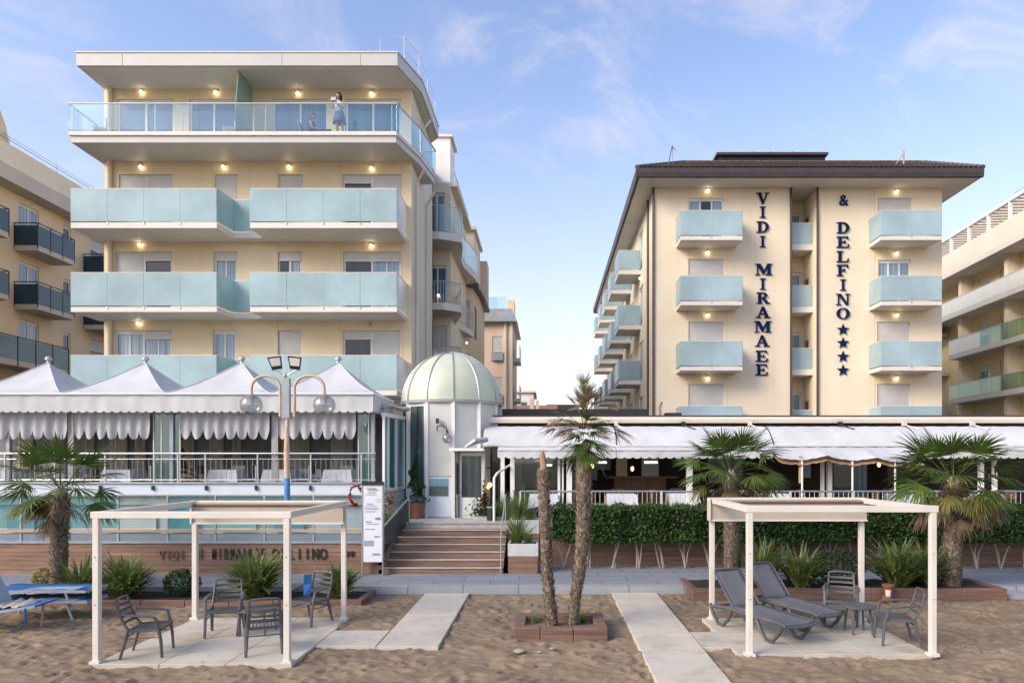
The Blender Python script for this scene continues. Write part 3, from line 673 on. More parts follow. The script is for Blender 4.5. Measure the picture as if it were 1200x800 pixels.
# roof
e0, e1, f0, f1 = 4.2, 20.06, 31.4, 60.2
q = MB(); q.prism([(e0+.1,f0+.1),(e1-.1,f0+.1),(e1-.1,f1),(e0+.1,f1)], 16.06, 16.10); q.build('soffit', 'soffit', hr)
q = MB(); q.prism([(e0+.1,f0+.1),(e1-.1,f0+.1),(e1-.1,f1),(e0+.1,f1)], 16.10, 16.46); q.build('eave_board', 'gutter', hr)
gp = [(-.06,.42),(-.06,.2),(-.02,.02),(.07,.0),(.1,.02),(.1,.42)]
q = MB(); q.prism_x([(f0+a, 16.08+b) for a, b in gp], e0-.06, e1+.06)
q.prism_y([(e0+a, 16.08+b) for a, b in gp], f0+.101, f1)
q.prism_y([(e1-a, 16.08+b) for a, b in gp][::-1], f0+.101, f1); q.build('gutter', 'gutter', hr)
q = MB()
def roofplane(a, b, c, d, nx, step=.24):   # corrugated tile courses on a slope a-b eave, d-c ridge
    a, b, c, d = map(Vector, (a, b, c, d)); ny = 14; n = (b-a).cross(d-a).normalized(); vs = []; fs = []; N = nx*6
    for j in range(ny*2+1):
        t = (j//2 + (1 if j % 2 else 0))/ny if j else 0; t = min(t, 1); lift = .0 if j % 2 else .035
        for i in range(N+1):
            u = i/N; p = a.lerp(b, u).lerp(d.lerp(c, u), t); vs.append(p + n*(.03*abs(math.sin(u*nx*math.pi)) + lift))
    for j in range(ny*2):
        for i in range(N): fs.append((j*(N+1)+i, j*(N+1)+i+1, (j+1)*(N+1)+i+1, (j+1)*(N+1)+i))
    q.add(vs, fs)
zr = 18.75; A_, B_, C_, D_ = (e0-.03, f0-.03, 16.5), (e1+.03, f0-.03, 16.5), (19.85, 36, zr), (7.25, 36, zr)
roofplane(A_, B_, C_, D_, 66)
q.quad((e0-.03,f1,16.5), A_, D_, (7.25,55,zr)); q.quad(B_, (e1+.03,f1,16.5), (19.85,55,zr), C_); q.quad(D_, C_, (19.85,55,zr), (7.25,55,zr))
q.quad((e1+.03,f1,16.5),(e0-.03,f1,16.5),(7.25,55,zr),(19.85,55,zr)); q.build('roof', 'tile', hr)
q = MB(); n = 22
for (a, b) in ((A_, D_), (B_, C_), (D_, C_)):
    a, b = Vector(a), Vector(b); k = int((b-a).length/.38)
    for i in range(k):
        p, r2 = a.lerp(b, i/k), a.lerp(b, (i+1.12)/k if i < k-1 else 1); q.tube([p+Vector((0,0,.04)), r2+Vector((0,0,.04))], [.105, .085], 8)
q.build('ridge_tiles', 'tile', hr)
q = MB(); q.box(PX(842, 38), PX(967, 38), 38, 44, zr, 20.0); q.build('roof_plant_room', 'dark', hr)
q = MB(); q.box(PX(839.5, 37.9), PX(970, 37.9), 37.8, 44.2, 20.0, 20.14); q.build('plant_room_cap', 'gutter', hr)
for px in (881, 902, 928):
    q = MB(); x = PX(px, 38.5); q.tube([(x, 38.5, 20.1), (x, 38.5, 20.45)], .03, 6); q.tube([(x-.15, 38.5, 20.3), (x+.1, 38.5, 20.5)], .015, 5); q.build('roof_aerial', 'dark', hr)
an = thing('antenna', 'thin tilted antenna mast above the left end of the tiled roof', 'antenna', (PX(785, 34), 34, 17.7))
q = MB(); x = PX(782, 34); q.tube([(x-.0, 34, 17.6), (x+.25, 34, 18.75)], .03, 6); q.tube([(x+.25, 34, 18.75), (x+.28, 34, 17.7)], .012, 5); q.build('mast', 'dark', an); q = MB(); q.tube([(x+.2, 34, 18.7), (x+.45, 34, 18.5)], .015, 5); q.build('arm', 'dark', an)
an = thing('antenna', 'yellow tipped antenna bracket above the right end of the tiled roof', 'antenna', (PX(1058, 34), 34, 17.7))
x = PX(1059, 34); q = MB(); q.tube([(x, 34, 17.6), (x, 34, 18.5)], .045, 6); q.build('mast', 'woodrail', an); q = MB(); q.tube([(x, 34, 18.35), (x-.4, 34, 17.8)], .025, 5); q.build('arm', 'woodrail', an)

# --- slab serif letters
def ell(cx, cz, rx_, rz_, a0, a1, n=14): return [(cx+rx_*math.cos(R(a0+(a1-a0)*i/n)), cz+rz_*math.sin(R(a0+(a1-a0)*i/n))) for i in range(n+1)]
def bowl(cx, cz, ro, zo, ri, zi): return ell(cx, cz, ro, zo, -90, 90) + ell(cx, cz, ri, zi, 90, -90)
def bx(a, b, c, d): return [(a,c),(b,c),(b,d),(a,d)]
sf = .075
GL = {
 'I': [bx(.38,.62,0,1), bx(.2,.8,0,sf), bx(.2,.8,1-sf,1)],
 'V': [[(.1,1),(.36,1),(.58,.2),(.5,0),(.44,0)], [(.5,0),(.56,.0),(.92,1),(.8,1),(.5,.16)], bx(-.02,.46,1-sf,1), bx(.66,1.02,1-sf,1)],
 'D': [bx(.14,.38,0,1), bx(.0,.45,0,sf), bx(.0,.45,1-sf,1), bowl(.42,.5,.56,.5,.3,.5-sf-.02)],
 'M': [bx(.08,.17,0,1), bx(.84,1.06,0,1), [(.08,1),(.34,1),(.66,.3),(.56,.05),(.5,.05)], [(.5,.05),(.58,.05),(.96,1),(.84,1),(.5,.24)], bx(-.04,.3,0,sf), bx(.72,1.18,0,sf), bx(-.04,.32,1-sf,1), bx(.8,1.18,1-sf,1)],
 'R': [bx(.14,.38,0,1), bx(.0,.5,0,sf), bx(.0,.45,1-sf,1), bowl(.42,.74,.45,.26,.2,.18), [(.42,.48),(.66,.5),(1.0,0),(.74,0)], bx(.72,1.08,0,sf)],
 'A': [[(.44,1),(.58,1),(.22,0),(.1,0)], [(.4,1),(.6,1),(.98,0),(.72,0)], bx(.25,.75,.3,.39), bx(-.03,.38,0,sf), bx(.6,1.07,0,sf)],
 'E': [bx(.14,.38,0,1), bx(.0,.9,0,sf+.02), bx(.0,.86,1-sf-.02,1), bx(.3,.66,.46,.55), bx(.6,.68,.36,.65), [(.78,0),(.92,0),(.96,.3),(.88,.3)], [(.76,1),(.88,1),(.88,.74),(.82,.74)]],
 'F': [bx(.14,.38,0,1), bx(.0,.52,0,sf), bx(.0,.86,1-sf-.02,1), bx(.3,.62,.46,.55), bx(.56,.64,.36,.65), [(.76,1),(.88,1),(.88,.7),(.82,.7)]],
 'L': [bx(.14,.38,0,1), bx(.0,.88,0,sf+.02), bx(.0,.52,1-sf,1), [(.74,0),(.88,0),(.94,.34),(.86,.34)]],
 'N': [bx(.1,.2,0,1), bx(.8,.9,0,1), [(.08,1),(.34,1),(.9,.02),(.8,.0),(.72,.0)], bx(-.04,.34,0,sf), bx(-.04,.3,1-sf,1), bx(.66,1.04,1-sf,1)],
 'O': [ell(.5,.5,.5,.5,90,270)+ell(.5,.5,.24,.42,270,90), ell(.5,.5,.5,.5,-90,90)+ell(.5,.5,.24,.42,90,-90)],
 '*': [[(.5+(.56 if i%2==0 else .235)*math.sin(R(36*i)), .5+(.56 if i%2==0 else .235)*math.cos(R(36*i))) for i in range(10)]],
}
def glyph(ch, par, xc, zc, h, w):
    q = MB()
    for i, pl in enumerate(GL[ch]):
        pts = [(xc+(x-.5)*w, zc+(z-.5)*h) for x, z in pl]
        a = sum(pts[k][0]*pts[(k+1)%len(pts)][1]-pts[(k+1)%len(pts)][0]*pts[k][1] for k in range(len(pts)))
        if a < 0: pts = pts[::-1]
        q.prism_y(pts, YR-.065-.003*i, YR-.03+.001*i)
    return q.build('star' if ch == '*' else 'letter', 'letter', par)
lh = .535
for ch, py in zip('VIDIMIRAMAEE', (233, 249, 266.3, 283.5, 316, 333, 349.3, 366, 383, 399.5, 417.3, 433.3)):
    glyph(ch, hr, rx(893.5 if py < 380 else 892.5), rz(py), lh if py != 399.5 else .53, {'I': .46, 'M': .66, 'A': .64}.get(ch, .60))
for ch, py in zip('DELFINO', (267.3, 284, 301, 317, 334, 351, 367.5)): glyph(ch, hr, rx(987.5), rz(py), .535, {'I': .46, 'O': .64}.get(ch, .62))
for py in (386, 401.5, 417.5, 433.5): glyph('*', hr, rx(987.5), rz(py)-.02, .52, .54)
letter('&', hr, rx(988), YR-.06, rz(241), .72, 'letter', .05, .004)

# ================================================================== FAR RIGHT BUILDING
fr = thing('apartment_building', 'long ochre apartment building at the far right with white balconies and a rooftop pergola', 'building', (26, 40, 0))
P1, P2 = Vector((28.0, 47.5)), Vector((27.0, 31.0)); dv = (P2-P1); L = dv.length; ang = math.atan2(dv.y, dv.x)
mf = FR((P1.x, P1.y, 0), ang)   # local x from far end towards the camera, +y into the building
wy = 1.35; hol = []
for z in (13.15, 10.35, 7.3, 4.3, 1.4):
    for k, x in enumerate((1.2, 3.6, 6.4, 8.8, 12.2, 14.6)): hol.append((x, x+1.35, z, z+2.15, [('l',.2)] if (k+int(z)) % 2 else [('d', .5)]))
q = MB(mf); wall_holes(q, -1, L+6, 0, 16.0, hol := [h_ for h_ in hol], y=wy) if False else wall_holes(q, -1, L+6, 0, 16.0, [h_[:4] for h_ in hol], y=wy); q.build('wall', 'ochre', fr)
mw = mf @ Matrix.Translation((0, wy, 0))
for h_ in hol: window(fr, mw, *h_[:4], kinds=h_[4], sh='shutter')
for x in (.2, 5.4, 10.9, 16.5):
    q = MB(mf); q.box(x, x+.35, wy-.8, wy, 0, 15.8); q.build('dividing_pier', 'cream2', fr)
# rear wing seen past the hotel corner
q = MB(); q.prism([(29.6,49.2),(29.2,62),(42,62),(42,49.2)], 0, 15.9); q.build('rear_wing', 'ochre', fr)
for z in (12.2, 9.3, 6.4, 3.4):
    q = MB(); q.box(28.6, 29.5, 50, 53.5, z, z+.25); b_ = q.build('balcony', 'mauve', fr)
    q = MB(); q.box(28.6, 28.63, 50, 53.5, z+.25, z+1.25); q.build('glass_panel', 'divider', b_)
    q = MB(); q.box(29.45, 29.62, 54.2, 55.6, z+.6, z+2.2); q.build('window', 'shutd', fr)
for zb, zt, x0, gl in ((12.9, 14.15, -6, 'milk'), (10.05, 11.35, 0, 'mix'), (7.0, 8.25, 0, 'greenclear'), (4.0, 5.2, 0, 'greenclear')):
    s = MB(mf); s.box(x0, L+5, 0, wy-.003, zb, zb+.32); sb = s.build('balcony', 'slabw', fr)
    n = int((L+5-x0)/1.25); 
    for k in range(n):
        a = x0+k*1.25; mtl = gl if gl != 'mix' else ('milk' if a < 3.0 else 'greenclear')
        g_ = MB(mf); g_.box(a+.01, a+1.24, .02, .04, zb+.34, zt); g_.build('glass_panel', mtl, sb)
    c = MB(mf); c.box(x0, L+5, .0, .06, zt, zt+.04); c.build('top_rail', 'railw', sb)
q = MB(mf); q.box(-7, L+6, -.25, 9, 15.75, 16.05); q.build('roof', 'soffit', fr)
q = MB(mf); q.box(-7, L+6, -.25, -.05, 16.05, 17.35); q.build('parapet', 'ivory', fr)
for i in range(13):
    x = -6.5+i*2.2; q = MB(mf); q.box(x, x+.16, 0.02, .18, 16.05, 18.5); q.build('pergola_post', 'white', fr)
q = MB(mf); q.box(-6.6, L+6, 0.0, .16, 18.5, 18.68); q.box(-6.6, L+6, 3.2, 3.36, 18.5, 18.68); q.build('pergola_beam', 'white', fr)
q = MB(mf)
for i in range(60): x = -6.4+i*.5; q.box(x, x+.28, .17, 3.19, 18.52, 18.6)
q.build('pergola_slats', 'ivory', fr)
for x0, x1, z0, z1 in ((-1.0, 2.6, 16.05, 19.3), (3.0, 6.0, 16.05, 19.0)):
    q = MB(mf); q.box(x0, x1, 3.4, 8.5, z0, z1); q.build('roof_room', 'cream2', fr); q = MB(mf); q.box(x0-.2, x1+.2, 3.2, 8.7, z1, z1+.18); q.build('roof_room_cap', 'slabw', fr)
an = thing('antenna', 'wire antenna with a crossbar on the roof of the far right building', 'antenna', (28.4, 46.5, 20.3))
q = MB(mf); q.tube([(1.5, 4.6, 19.4), (1.5, 4.6, 21.8)], .05, 6); q.build('mast', 'steel', an)
q = MB(mf); [q.tube([(-.3, 4.6, z), (3.3, 4.6, z)], .02, 5) for z in (21.7, 21.3, 20.6)]; q.build('crossbar', 'steel', an)

# ================================================================== BACKGROUND HOUSES between the hotels
def house(name, label, x0, x1, y0, y1, z1, wallm, roofm, wins=(), roofh=0.0, group=None):
    h = thing(name, label, 'building', ((x0+x1)/2, y0, 0), 0, group)
    q = MB(); wall_holes(q, x0, x1, 0, z1, [tuple(w_) for w_ in wins], y=y0); q.quad((x1,y0,0),(x1,y1,0),(x1,y1,z1),(x1,y0,z1)); q.quad((x0,y1,0),(x0,y0,0),(x0,y0,z1),(x0,y1,z1)); q.build('wall', wallm, h)
    q = MB()
    if roofh: q.prism_x([(y0-.5, z1), (y1+.5, z1), ((y0+y1)/2, z1+roofh)], x0-.5, x1+.5)
    else: q.box(x0-.3, x1+.3, y0-.3, y1+.3, z1, z1+.25)
    q.build('roof', roofm, h)
    for w_ in wins: window(h, FR((0,y0,0)), *w_, kinds=['p'])
    return h
h1 = house('white_house', 'small white block with a flat roof rising behind the pinkish house', PX(604, 78), PX(625, 78), 78, 86, 10.9, 'white', 'ivory', [(-2.9, -2.1, 8.9, 9.9)])
h2 = house('low_house', 'low tan house with a brown tiled roof at the end of the lane', PX(603, 66), PX(648, 66), 66, 74, 7.2, 'cream3', 'pinkroof', [(-2.2,-1.4,5.2,6.3), (-.6,.2,5.2,6.3)], 1.6)
q = MB(); q.box(-1.6, -1.2, 66.5, 67, 7.2, 9.2); q.box(-1.0, -.7, 66.5, 67, 7.2, 9.0); q.build('chimney', 'pinkish', h2)
h3 = house('long_house', 'long pale yellow house with a dark brown roof at the end of the lane', PX(632, 72), PX(712, 72), 72, 80, 8.1, 'cream2', 'gutter', [(1.2,2.0,6.2,7.4),(3.2,4.0,6.2,7.4)])
q = MB(); q.box(PX(640, 71.5), PX(676, 71.5), 71.5, 72.0, 8.36, 9.0); q.build('roof_front', 'gutter', h3)
tr = thing('small_tree', 'small dark tree just right of the pinkish house at the end of the lane', 'tree', (PX(603.5, 60), 60, 0)); tx0 = PX(603.5, 60)
q = MB(); q.tube([(tx0, 60, 0), (tx0, 60, 5), (tx0+.1, 60, 6.5)], [.15, .1, .05], 6); q.build('trunk', 'bark', tr)
q = MB()
for i in range(700):
    d = Vector((rnd.gauss(0,1), rnd.gauss(0,1), rnd.gauss(0,1))).normalized()*rnd.random()**.4; p = Vector((tx0+d.x*1.0, 60+d.y, 6.4+d.z*1.3)); e = Vector((rnd.uniform(-1,1), rnd.uniform(-1,1), rnd.uniform(-1,1)))*.16; f_ = e.orthogonal().normalized()*.08
    q.add([p-e, p+f_, p+e, p-f_], [(0,1,2,3)])
q.build('crown', 'bushd', tr)
# ================================================================== LEFT RESTAURANT
DL = 19.5
def lx(px): return PX(px, DL)
def lz(py): return PZ(py, DL)
rl_ = thing('restaurant_pavilion', 'white restaurant pavilion on the left under a row of pointed tent roofs', 'restaurant', (-11, DL, 0))
xl0, xr0 = -19.5, -4.72; fz = 2.03
q = MB(); q.box(xl0, xr0, DL, 25.5, 1.78, fz); q.build('floor', 'stone', rl_)
q = MB(); q.box(xl0, xr0+.02, DL-.14, DL, 2.06, lz(566)); q.build('edge_beam', 'bluewhite', rl_)
q = MB(); q.box(xl0, xr0+.05, DL-.2, DL+.06, lz(566), lz(566)+.04); q.build('edge_coping', 'steel', rl_)
for px in (122, 183, 245, 303, 366):
    q = MB(); q.box(lx(px)-.03, lx(px)+.03, DL-.20, DL-.142, 2.2, 2.33); q.build('bracket', 'dark', rl_)
q = MB(); q.box(xl0, xr0-.02, DL+.15, DL+.4, 0, 1.78); q.build('lower_wall', 'brickw', rl_)
q = MB(); q.box(xl0, xr0, 25.5, 25.7, 0, 4.6); q.build('back_wall', 'interior', rl_)
q = MB(); q.box(xl0, xr0-.3, DL+.3, 25.5, 4.45, 4.6); q.build('ceiling', 'interior', rl_)
q = MB(); q.box(xl0, xr0-.3, 23.3, 23.45, fz, 4.45)
q.build('inner_wall', 'interior', rl_)
for px, w_ in ((20,18),(60,14),(100,10),(128,20),(158,12),(215,12),(245,16),(272,10),(330,22),(352,10),(388,24),(405,8)):
    x = PX(px, 23.2); q = MB(); pts = []
    ww = w_/800*24.2; n = 14
    for i in range(n+1): pts.append((x+ww*i/n, 23.18+.04*math.sin(i*1.9)))
    q.add([(a, b, fz+.02) for a, b in pts] + [(a, b, 4.2) for a, b in pts], [(i, i+1, i+n+2, i+n+1) for i in range(n)]); q.build('inner_curtain', 'interiorl', rl_, True)
# posts
for px in (8, 81.5, 200, 320.5, 436.5):
    q = MB(); ww = .05 if px not in (320.5, 81.5) else .07; q.box(lx(px)-ww, lx(px)+ww, DL+.03, DL+.15, fz, 4.7); q.build('post', 'aluw', rl_)
for px in (84, 322.5+1):
    q = MB(); q.box(lx(px)+.02, lx(px)+.06, DL-.02, DL+.02, 2.47, 4.6); q.build('cable_duct', 'woodrail', rl_)
for px in (178, 187, 209, 419, 431):
    q = MB(); q.box(lx(px)-.015, lx(px)+.015, DL+.08, DL+.12, fz, 4.5); q.build('glass_frame', 'railw', rl_)
for a, b in ((178.6, 186.6), (187.6, 199), (201, 208.4), (419.6, 430.6), (431.6, 435)):
    q = MB(); q.box(lx(a), lx(b), DL+.09, DL+.10, fz, 4.5); q.build('glass_panel', 'screen', rl_)
for px0, px1 in ((180, 198), (421, 434)):
    q = MB(); n = 30; pts = [(lx(px0)+(lx(px1)-lx(px0))*i/n, DL+.35+.035*math.sin(i*1.5)) for i in range(n+1)]
    q.add([(a, b, fz) for a, b in pts] + [(a, b, 4.5) for a, b in pts], [(i, i+1, i+n+2, i+n+1) for i in range(n)]); q.build('curtain', 'divider', rl_, True)
# curtain valances with deep scallops
def scalloped(x0, x1, y, z1, zb, drop, n, sway=.02, waves=3.0, sag=None):
    """flat cloth from z1 down to zb with n rounded tongues hanging drop below"""
    vs = []; fs = []; S = 10; cols = n*S
    for i in range(cols+1):
        t = (i % S)/S; k = abs(2*t-1) if S else 0
        tong = (1 - k**2.6) if i < cols else 0
        if i % S == 0: tong = 0
        x = x0+(x1-x0)*i/cols; yy = y+sway*math.sin(i*waves/S*2*math.pi/1.0*.5)+sway*.5*math.sin(i*.37)
        for zz in (z1, (z1+zb)/2, zb, zb-drop*tong): vs.append((x, yy+(0 if zz == z1 else 0), zz))
    for i in range(cols):
        for j in range(3): fs.append((i*4+j, i*4+j+1, (i+1)*4+j+1, (i+1)*4+j))
    return vs, fs
for a, b, n in ((-160, 80, 17), (86, 176.5, 7), (211, 317, 8), (324.5, 417.5, 7)):
    q = MB(); vs, fs = scalloped(lx(a), lx(b), DL-.02, 4.55, lz(503.5), .27, n, .035, 2.2); q.add(vs, fs); q.build('scalloped_curtain', 'curtain', rl_, True, 60)
# awning border with small scallops
ax1 = PX(440, 19.2)
q = MB(); vs, fs = scalloped(xl0, PX(437.5, 19.15), 19.15, PZ(463, 19.15), PZ(481, 19.15), .055, 62, .006, .7); q.add(vs, fs)
vs, fs = scalloped(0, 2.4, 0, PZ(463, 19.15), PZ(481, 19.15), .055, 11, .006, .7); q.add([(PX(437.5, 19.15)+(.02 if z > 4.6 else .0)-y, 19.15+x, z) for x, y, z in vs], fs)
q.build('awning_border', 'fab', rl_, True, 60)
q = MB(); q.tube([(xl0, 19.13, PZ(461.5, 19.15)), (PX(438, 19.15), 19.13, PZ(461.5, 19.15)), (PX(438, 19.15), 21.6, PZ(461.5, 19.15))], .035, 8); q.build('awning_bar', 'bluewhite', rl_, True)
# tent roofs
for k, cx in enumerate((-18.05, -15.12, -12.18, -9.25, -6.32)):
    q = MB(); hw = 1.462; y0, y1 = 19.16, 22.3; pk = (cx, 20.75, 6.02); zb = PZ(461, 19.15)+.02; N = 14; S = 12
    per = [(cx-hw+2*hw*i/S, y0) for i in range(S)] + [(cx+hw, y0+(y1-y0)*i/S) for i in range(S)] + [(cx+hw-2*hw*i/S, y1) for i in range(S)] + [(cx-hw, y1-(y1-y0)*i/S) for i in range(S)]
    P = len(per); vs = []; fs = []
    for j in range(N+1):
        t = j/N; hh = (1-t)**1.35*0 + (t**.0)*0
        for i, (x, y) in enumerate(per):
            corner = min(i % S, S - i % S)/(S/2); sag = .05*math.sin(math.pi*t)*(corner)
            xx = x+(pk[0]-x)*t; yy = y+(pk[1]-y)*t; z = zb+(pk[2]-zb)*(t**1.28) - sag
            vs.append((xx, yy, z+.004*math.sin(i*3.1)))
    for j in range(N):
        for i in range(P): fs.append((j*P+i, j*P+(i+1)%P, (j+1)*P+(i+1)%P, (j+1)*P+i))
    q.add(vs, fs); tr_ = q.build('tent_roof', 'fabt', rl_, True, 35)
    q = MB()
    for (x, y) in ((cx-hw, y0), (cx+hw, y0)):
        q.tube([(x+(pk[0]-x)*t, y+(pk[1]-y)*t, zb+(pk[2]-zb)*(t**1.28)+.012) for t in [i/10*.97 for i in range(11)]], .017, 5)
    q.build('seam', 'fab', tr_, True)
    q = MB(); q.lathe([(.001,-.04),(.06,-.04),(.05,.05),(.10,.07),(.10,.12),(.07,.17),(.001,.2)], (pk[0], pk[1], pk[2]), 12); q.build('finial', 'rib', tr_, True)
# glazed side wall to the landing
sx0, sx1 = -4.62, -4.25
q = MB(); q.prism([(sx0-.09, DL+.0), (sx0+.0, DL+.0), (sx1, 22.2), (sx1-.09, 22.2)], 0, 2.2); q.build('side_wall', 'bluewhite', rl_)
q = MB()
for t in (0.0, .12, .36, .62, .86, 1.0):
    x, y = sx0+(sx1-sx0)*t, DL+2.7*t; q.box(x-.05, x+.02, y-.04, y+.04, 2.2, 4.35)
q.beam((sx0-.02, DL, 4.35), (sx1-.02, 22.2, 4.35), .14, .12); q.beam((sx0-.02, DL, 2.2), (sx1-.02, 22.2, 2.2), .14, .07); q.build('side_frame', 'white', rl_)
q = MB(); q.beam((sx0-.02, DL+.05, 3.27), (sx1-.02, 22.2, 3.27), .012, 2.1); q.build('side_glass', 'screen', rl_)
# railing in front of the tables
rg = thing('balustrade', 'thin steel railing along the raised edge of the left restaurant', 'railing', (-11, DL-.06, 2.4))
zt_, zb_ = 3.24, lz(566)+.04
q = MB(); q.tube([(xl0, DL-.06, zt_), (lx(441), DL-.06, zt_)], .026, 8); q.build('handrail', 'steel', rg, True)
q = MB(); q.tube([(xl0, DL-.06, zt_-.16), (lx(441), DL-.06, zt_-.16)], .012, 6); q.tube([(xl0, DL-.06, zb_+.06), (lx(441), DL-.06, zb_+.06)], .012, 6); q.build('rail_bar', 'steel', rg, True)
ps = [-110, -50, 8, 66, 125, 182, 210, 242, 303, 365, 424]
for i, px in enumerate(ps):
    q = MB(); q.box(lx(px)-.02, lx(px)+.02, DL-.08, DL-.04, zb_-.01, zt_-.02); q.build('post', 'steel', rg)
    if i:
        a, b = lx(ps[i-1]), lx(px); n = max(2, int((b-a)/.14)); q = MB()
        for k in range(1, n): q.tube([(a+(b-a)*k/n, DL-.06, zb_+.06), (a+(b-a)*k/n, DL-.06, zt_-.16)], .0075, 5, False)
        q.build('bar_panel', 'steel', rg)

# ------------------------------------------------ wind screen and plank wall in front
q = MB(); q.box(-19.5, -4.1, 17.2, 19.65, 0, .955); deck = q.build('promenade_deck', 'stone'); tag(deck, None, None, kind='structure')
ws = thing('wind_screen', 'tinted glass wind screen with steel posts standing on the plank wall', 'wind screen', (-11, 17.3, .96))
posts = [-90, -33, 24.5, 80.5, 138.5, 196.5, 252.5, 310, 367.5, 425]
for i, px in enumerate(posts):
    x = PX(px, 17.3); q = MB(); q.box(x-.022, x+.022, 17.28, 17.33, .955, 2.14); q.build('post', 'rib', ws)
    if i:
        xa = PX(posts[i-1], 17.3)
        q = MB(); q.box(xa+.03, x-.03, 17.30, 17.31, 1.32, 2.12); q.build('glass_panel', 'clear' if i in (5, 9) else 'screen', ws)
        q = MB(); q.box(xa+.03, x-.03, 17.30, 17.31, .99, 1.20); q.build('glass_panel', 'screen2', ws)
q = MB(); q.box(-19, PX(425, 17.3), 17.285, 17.325, 2.14, 2.17); q.build('top_rail', 'steel', ws)
q = MB(); q.box(-19, PX(449, 17.3), 17.24, 17.29, 1.225, 1.30); q.build('wooden_rail', 'woodrail', ws)
for px0, px1 in ((123, 183), (258, 300)):
    q = MB(); shutter_mb(q, PX(px0, 19.6), PX(px1, 19.6), 1.0, 2.0, 19.58); s_ = q.build('roller_shutter', 'shutter', rl_)
for px in (28, 60, 216, 340): 
    q = MB(); q.box(PX(px, 19.6)-.45, PX(px, 19.6)+.4, 19.56, 19.6, 1.0, 1.95); q.build('lower_window', 'posterb', rl_)
pw_ = thing('plank_wall', 'long low wall of brown planks with dark letters under the wind screen', 'wall', (-11, 17.1, .2))
q = MB(); x0, x1 = -19.5, -4.06
for i in range(7): q.box(x0, x1, 17.1-.001*(i % 2), 17.14, .2+.11*i, .2+.11*i+.104)
q.box(x0, x1-.001, 17.135, 17.2, 0.1, .95); q.build('planks', 'wood', pw_)
q = MB(); q.box(x0, x1+.03, 17.06, 17.26, .97, 1.0); q.build('coping', 'rib', pw_)
def word(s, px0, px1, pyb, size, mat='dark', par=pw_, cd=.95):
    n = len(s)
    for i, ch in enumerate(s):
        if ch != ' ': letter(ch, par, PX(px0+(px1-px0)*i/(n-1), 17.1), 17.075, PZ(pyb, 17.1), size, mat, .02, .003, cd*(.68 if ch == 'M' else 1))
word("VIDI", 190, 214, 655, .32, 'woodbox', cd=.7)
word("DI MIRMAAR'E", 230, 308, 655, .40, cd=.47)
word("DELIINO", 323, 379, 655, .40, cd=.6)
word("**", 407, 413, 657, .36, cd=.8)

mb_ = thing('menu_board', 'tall white menu board with fine print at the foot of the steps', 'sign', (PX(436.5, 16.9), 16.9, .2))
bx0, bx1 = PX(425.5, 16.9), PX(448, 16.9); zt, zb = PZ(568, 16.9), PZ(658, 16.9)
q = MB(); q.box(bx0, bx1, 16.88, 16.95, zb, zt); q.build('panel', 'sign', mb_)
q = MB(); q.box(bx0-.02, bx1+.03, 16.85, 16.98, zt, zt+.08); q.build('cap', 'dark', mb_)
q = MB(); q.box(bx0-.03, bx0, 16.87, 16.97, .2, zt); q.box(bx1, bx1+.03, 16.87, 16.97, .2, zt); q.build('frame', 'steel', mb_)
for (u, v, w_, h_, mt) in ((.2,.04,.5,.012,'ink'),(.3,.06,.5,.01,'ink'),(.25,.09,.4,.01,'ink'),(.65,.17,.22,.05,'shutter'),(.2,.24,.35,.01,'ink'),(.1,.3,.7,.012,'ink'),(.1,.34,.55,.008,'ink'),(.65,.42,.25,.03,'ink'),(.15,.47,.3,.012,'ink'),(.2,.5,.6,.008,'ink'),(.6,.66,.25,.018,'ink'),(.05,.72,.5,.07,'bluel'),(.5,.89,.4,.02,'ink'),(.12,.57,.5,.008,'ink'),(.12,.12,.6,.006,'ink'),(.12,.27,.6,.006,'ink')):
    q = MB(); W_ = bx1-bx0; Hh = zt-zb; q.box(bx0+u*W_, bx0+(u+w_)*W_, 16.872, 16.879, zt-(v+h_)*Hh, zt-v*Hh); q.build('printed_block', mt, mb_)
rw = thing('flower_garland', 'small red flower ring hanging on the glass screen beside the menu board', 'flowers', (PX(413, 17.6), 17.6, 1.6))
q = MB()
for i in range(150):
    a = R(rnd.choice((rnd.uniform(20, 150), rnd.uniform(170, 290)))); t = rnd.gauss(0, .02); x = PX(417, 17.22)+(.15+t)*math.cos(a); z = PZ(580, 17.22)+(.24+t)*math.sin(a); p = Vector((x, 17.22+rnd.uniform(-.04,.04), z)); d = Vector((rnd.uniform(-1,1),rnd.uniform(-1,1),rnd.uniform(-1,1))).normalized()*.032; e = d.orthogonal().normalized()*.02
    q.add([p-d, p+e, p+d, p-e], [(0,1,2,3)])
q.build('petals', 'redflower', rw)
q = MB(); q.tube([(PX(417, 17.22)+.15*math.cos(R(a)), 17.22, PZ(580, 17.22)+.24*math.sin(R(a))) for a in range(20, 300, 20)], .014, 5); q.tube([(PX(417,17.22), 17.22, PZ(580,17.22)+.23), (PX(425,17.25), 17.27, PZ(568,17.2)+.05)], .008, 5); q.build('stem', 'redleaf', rw)

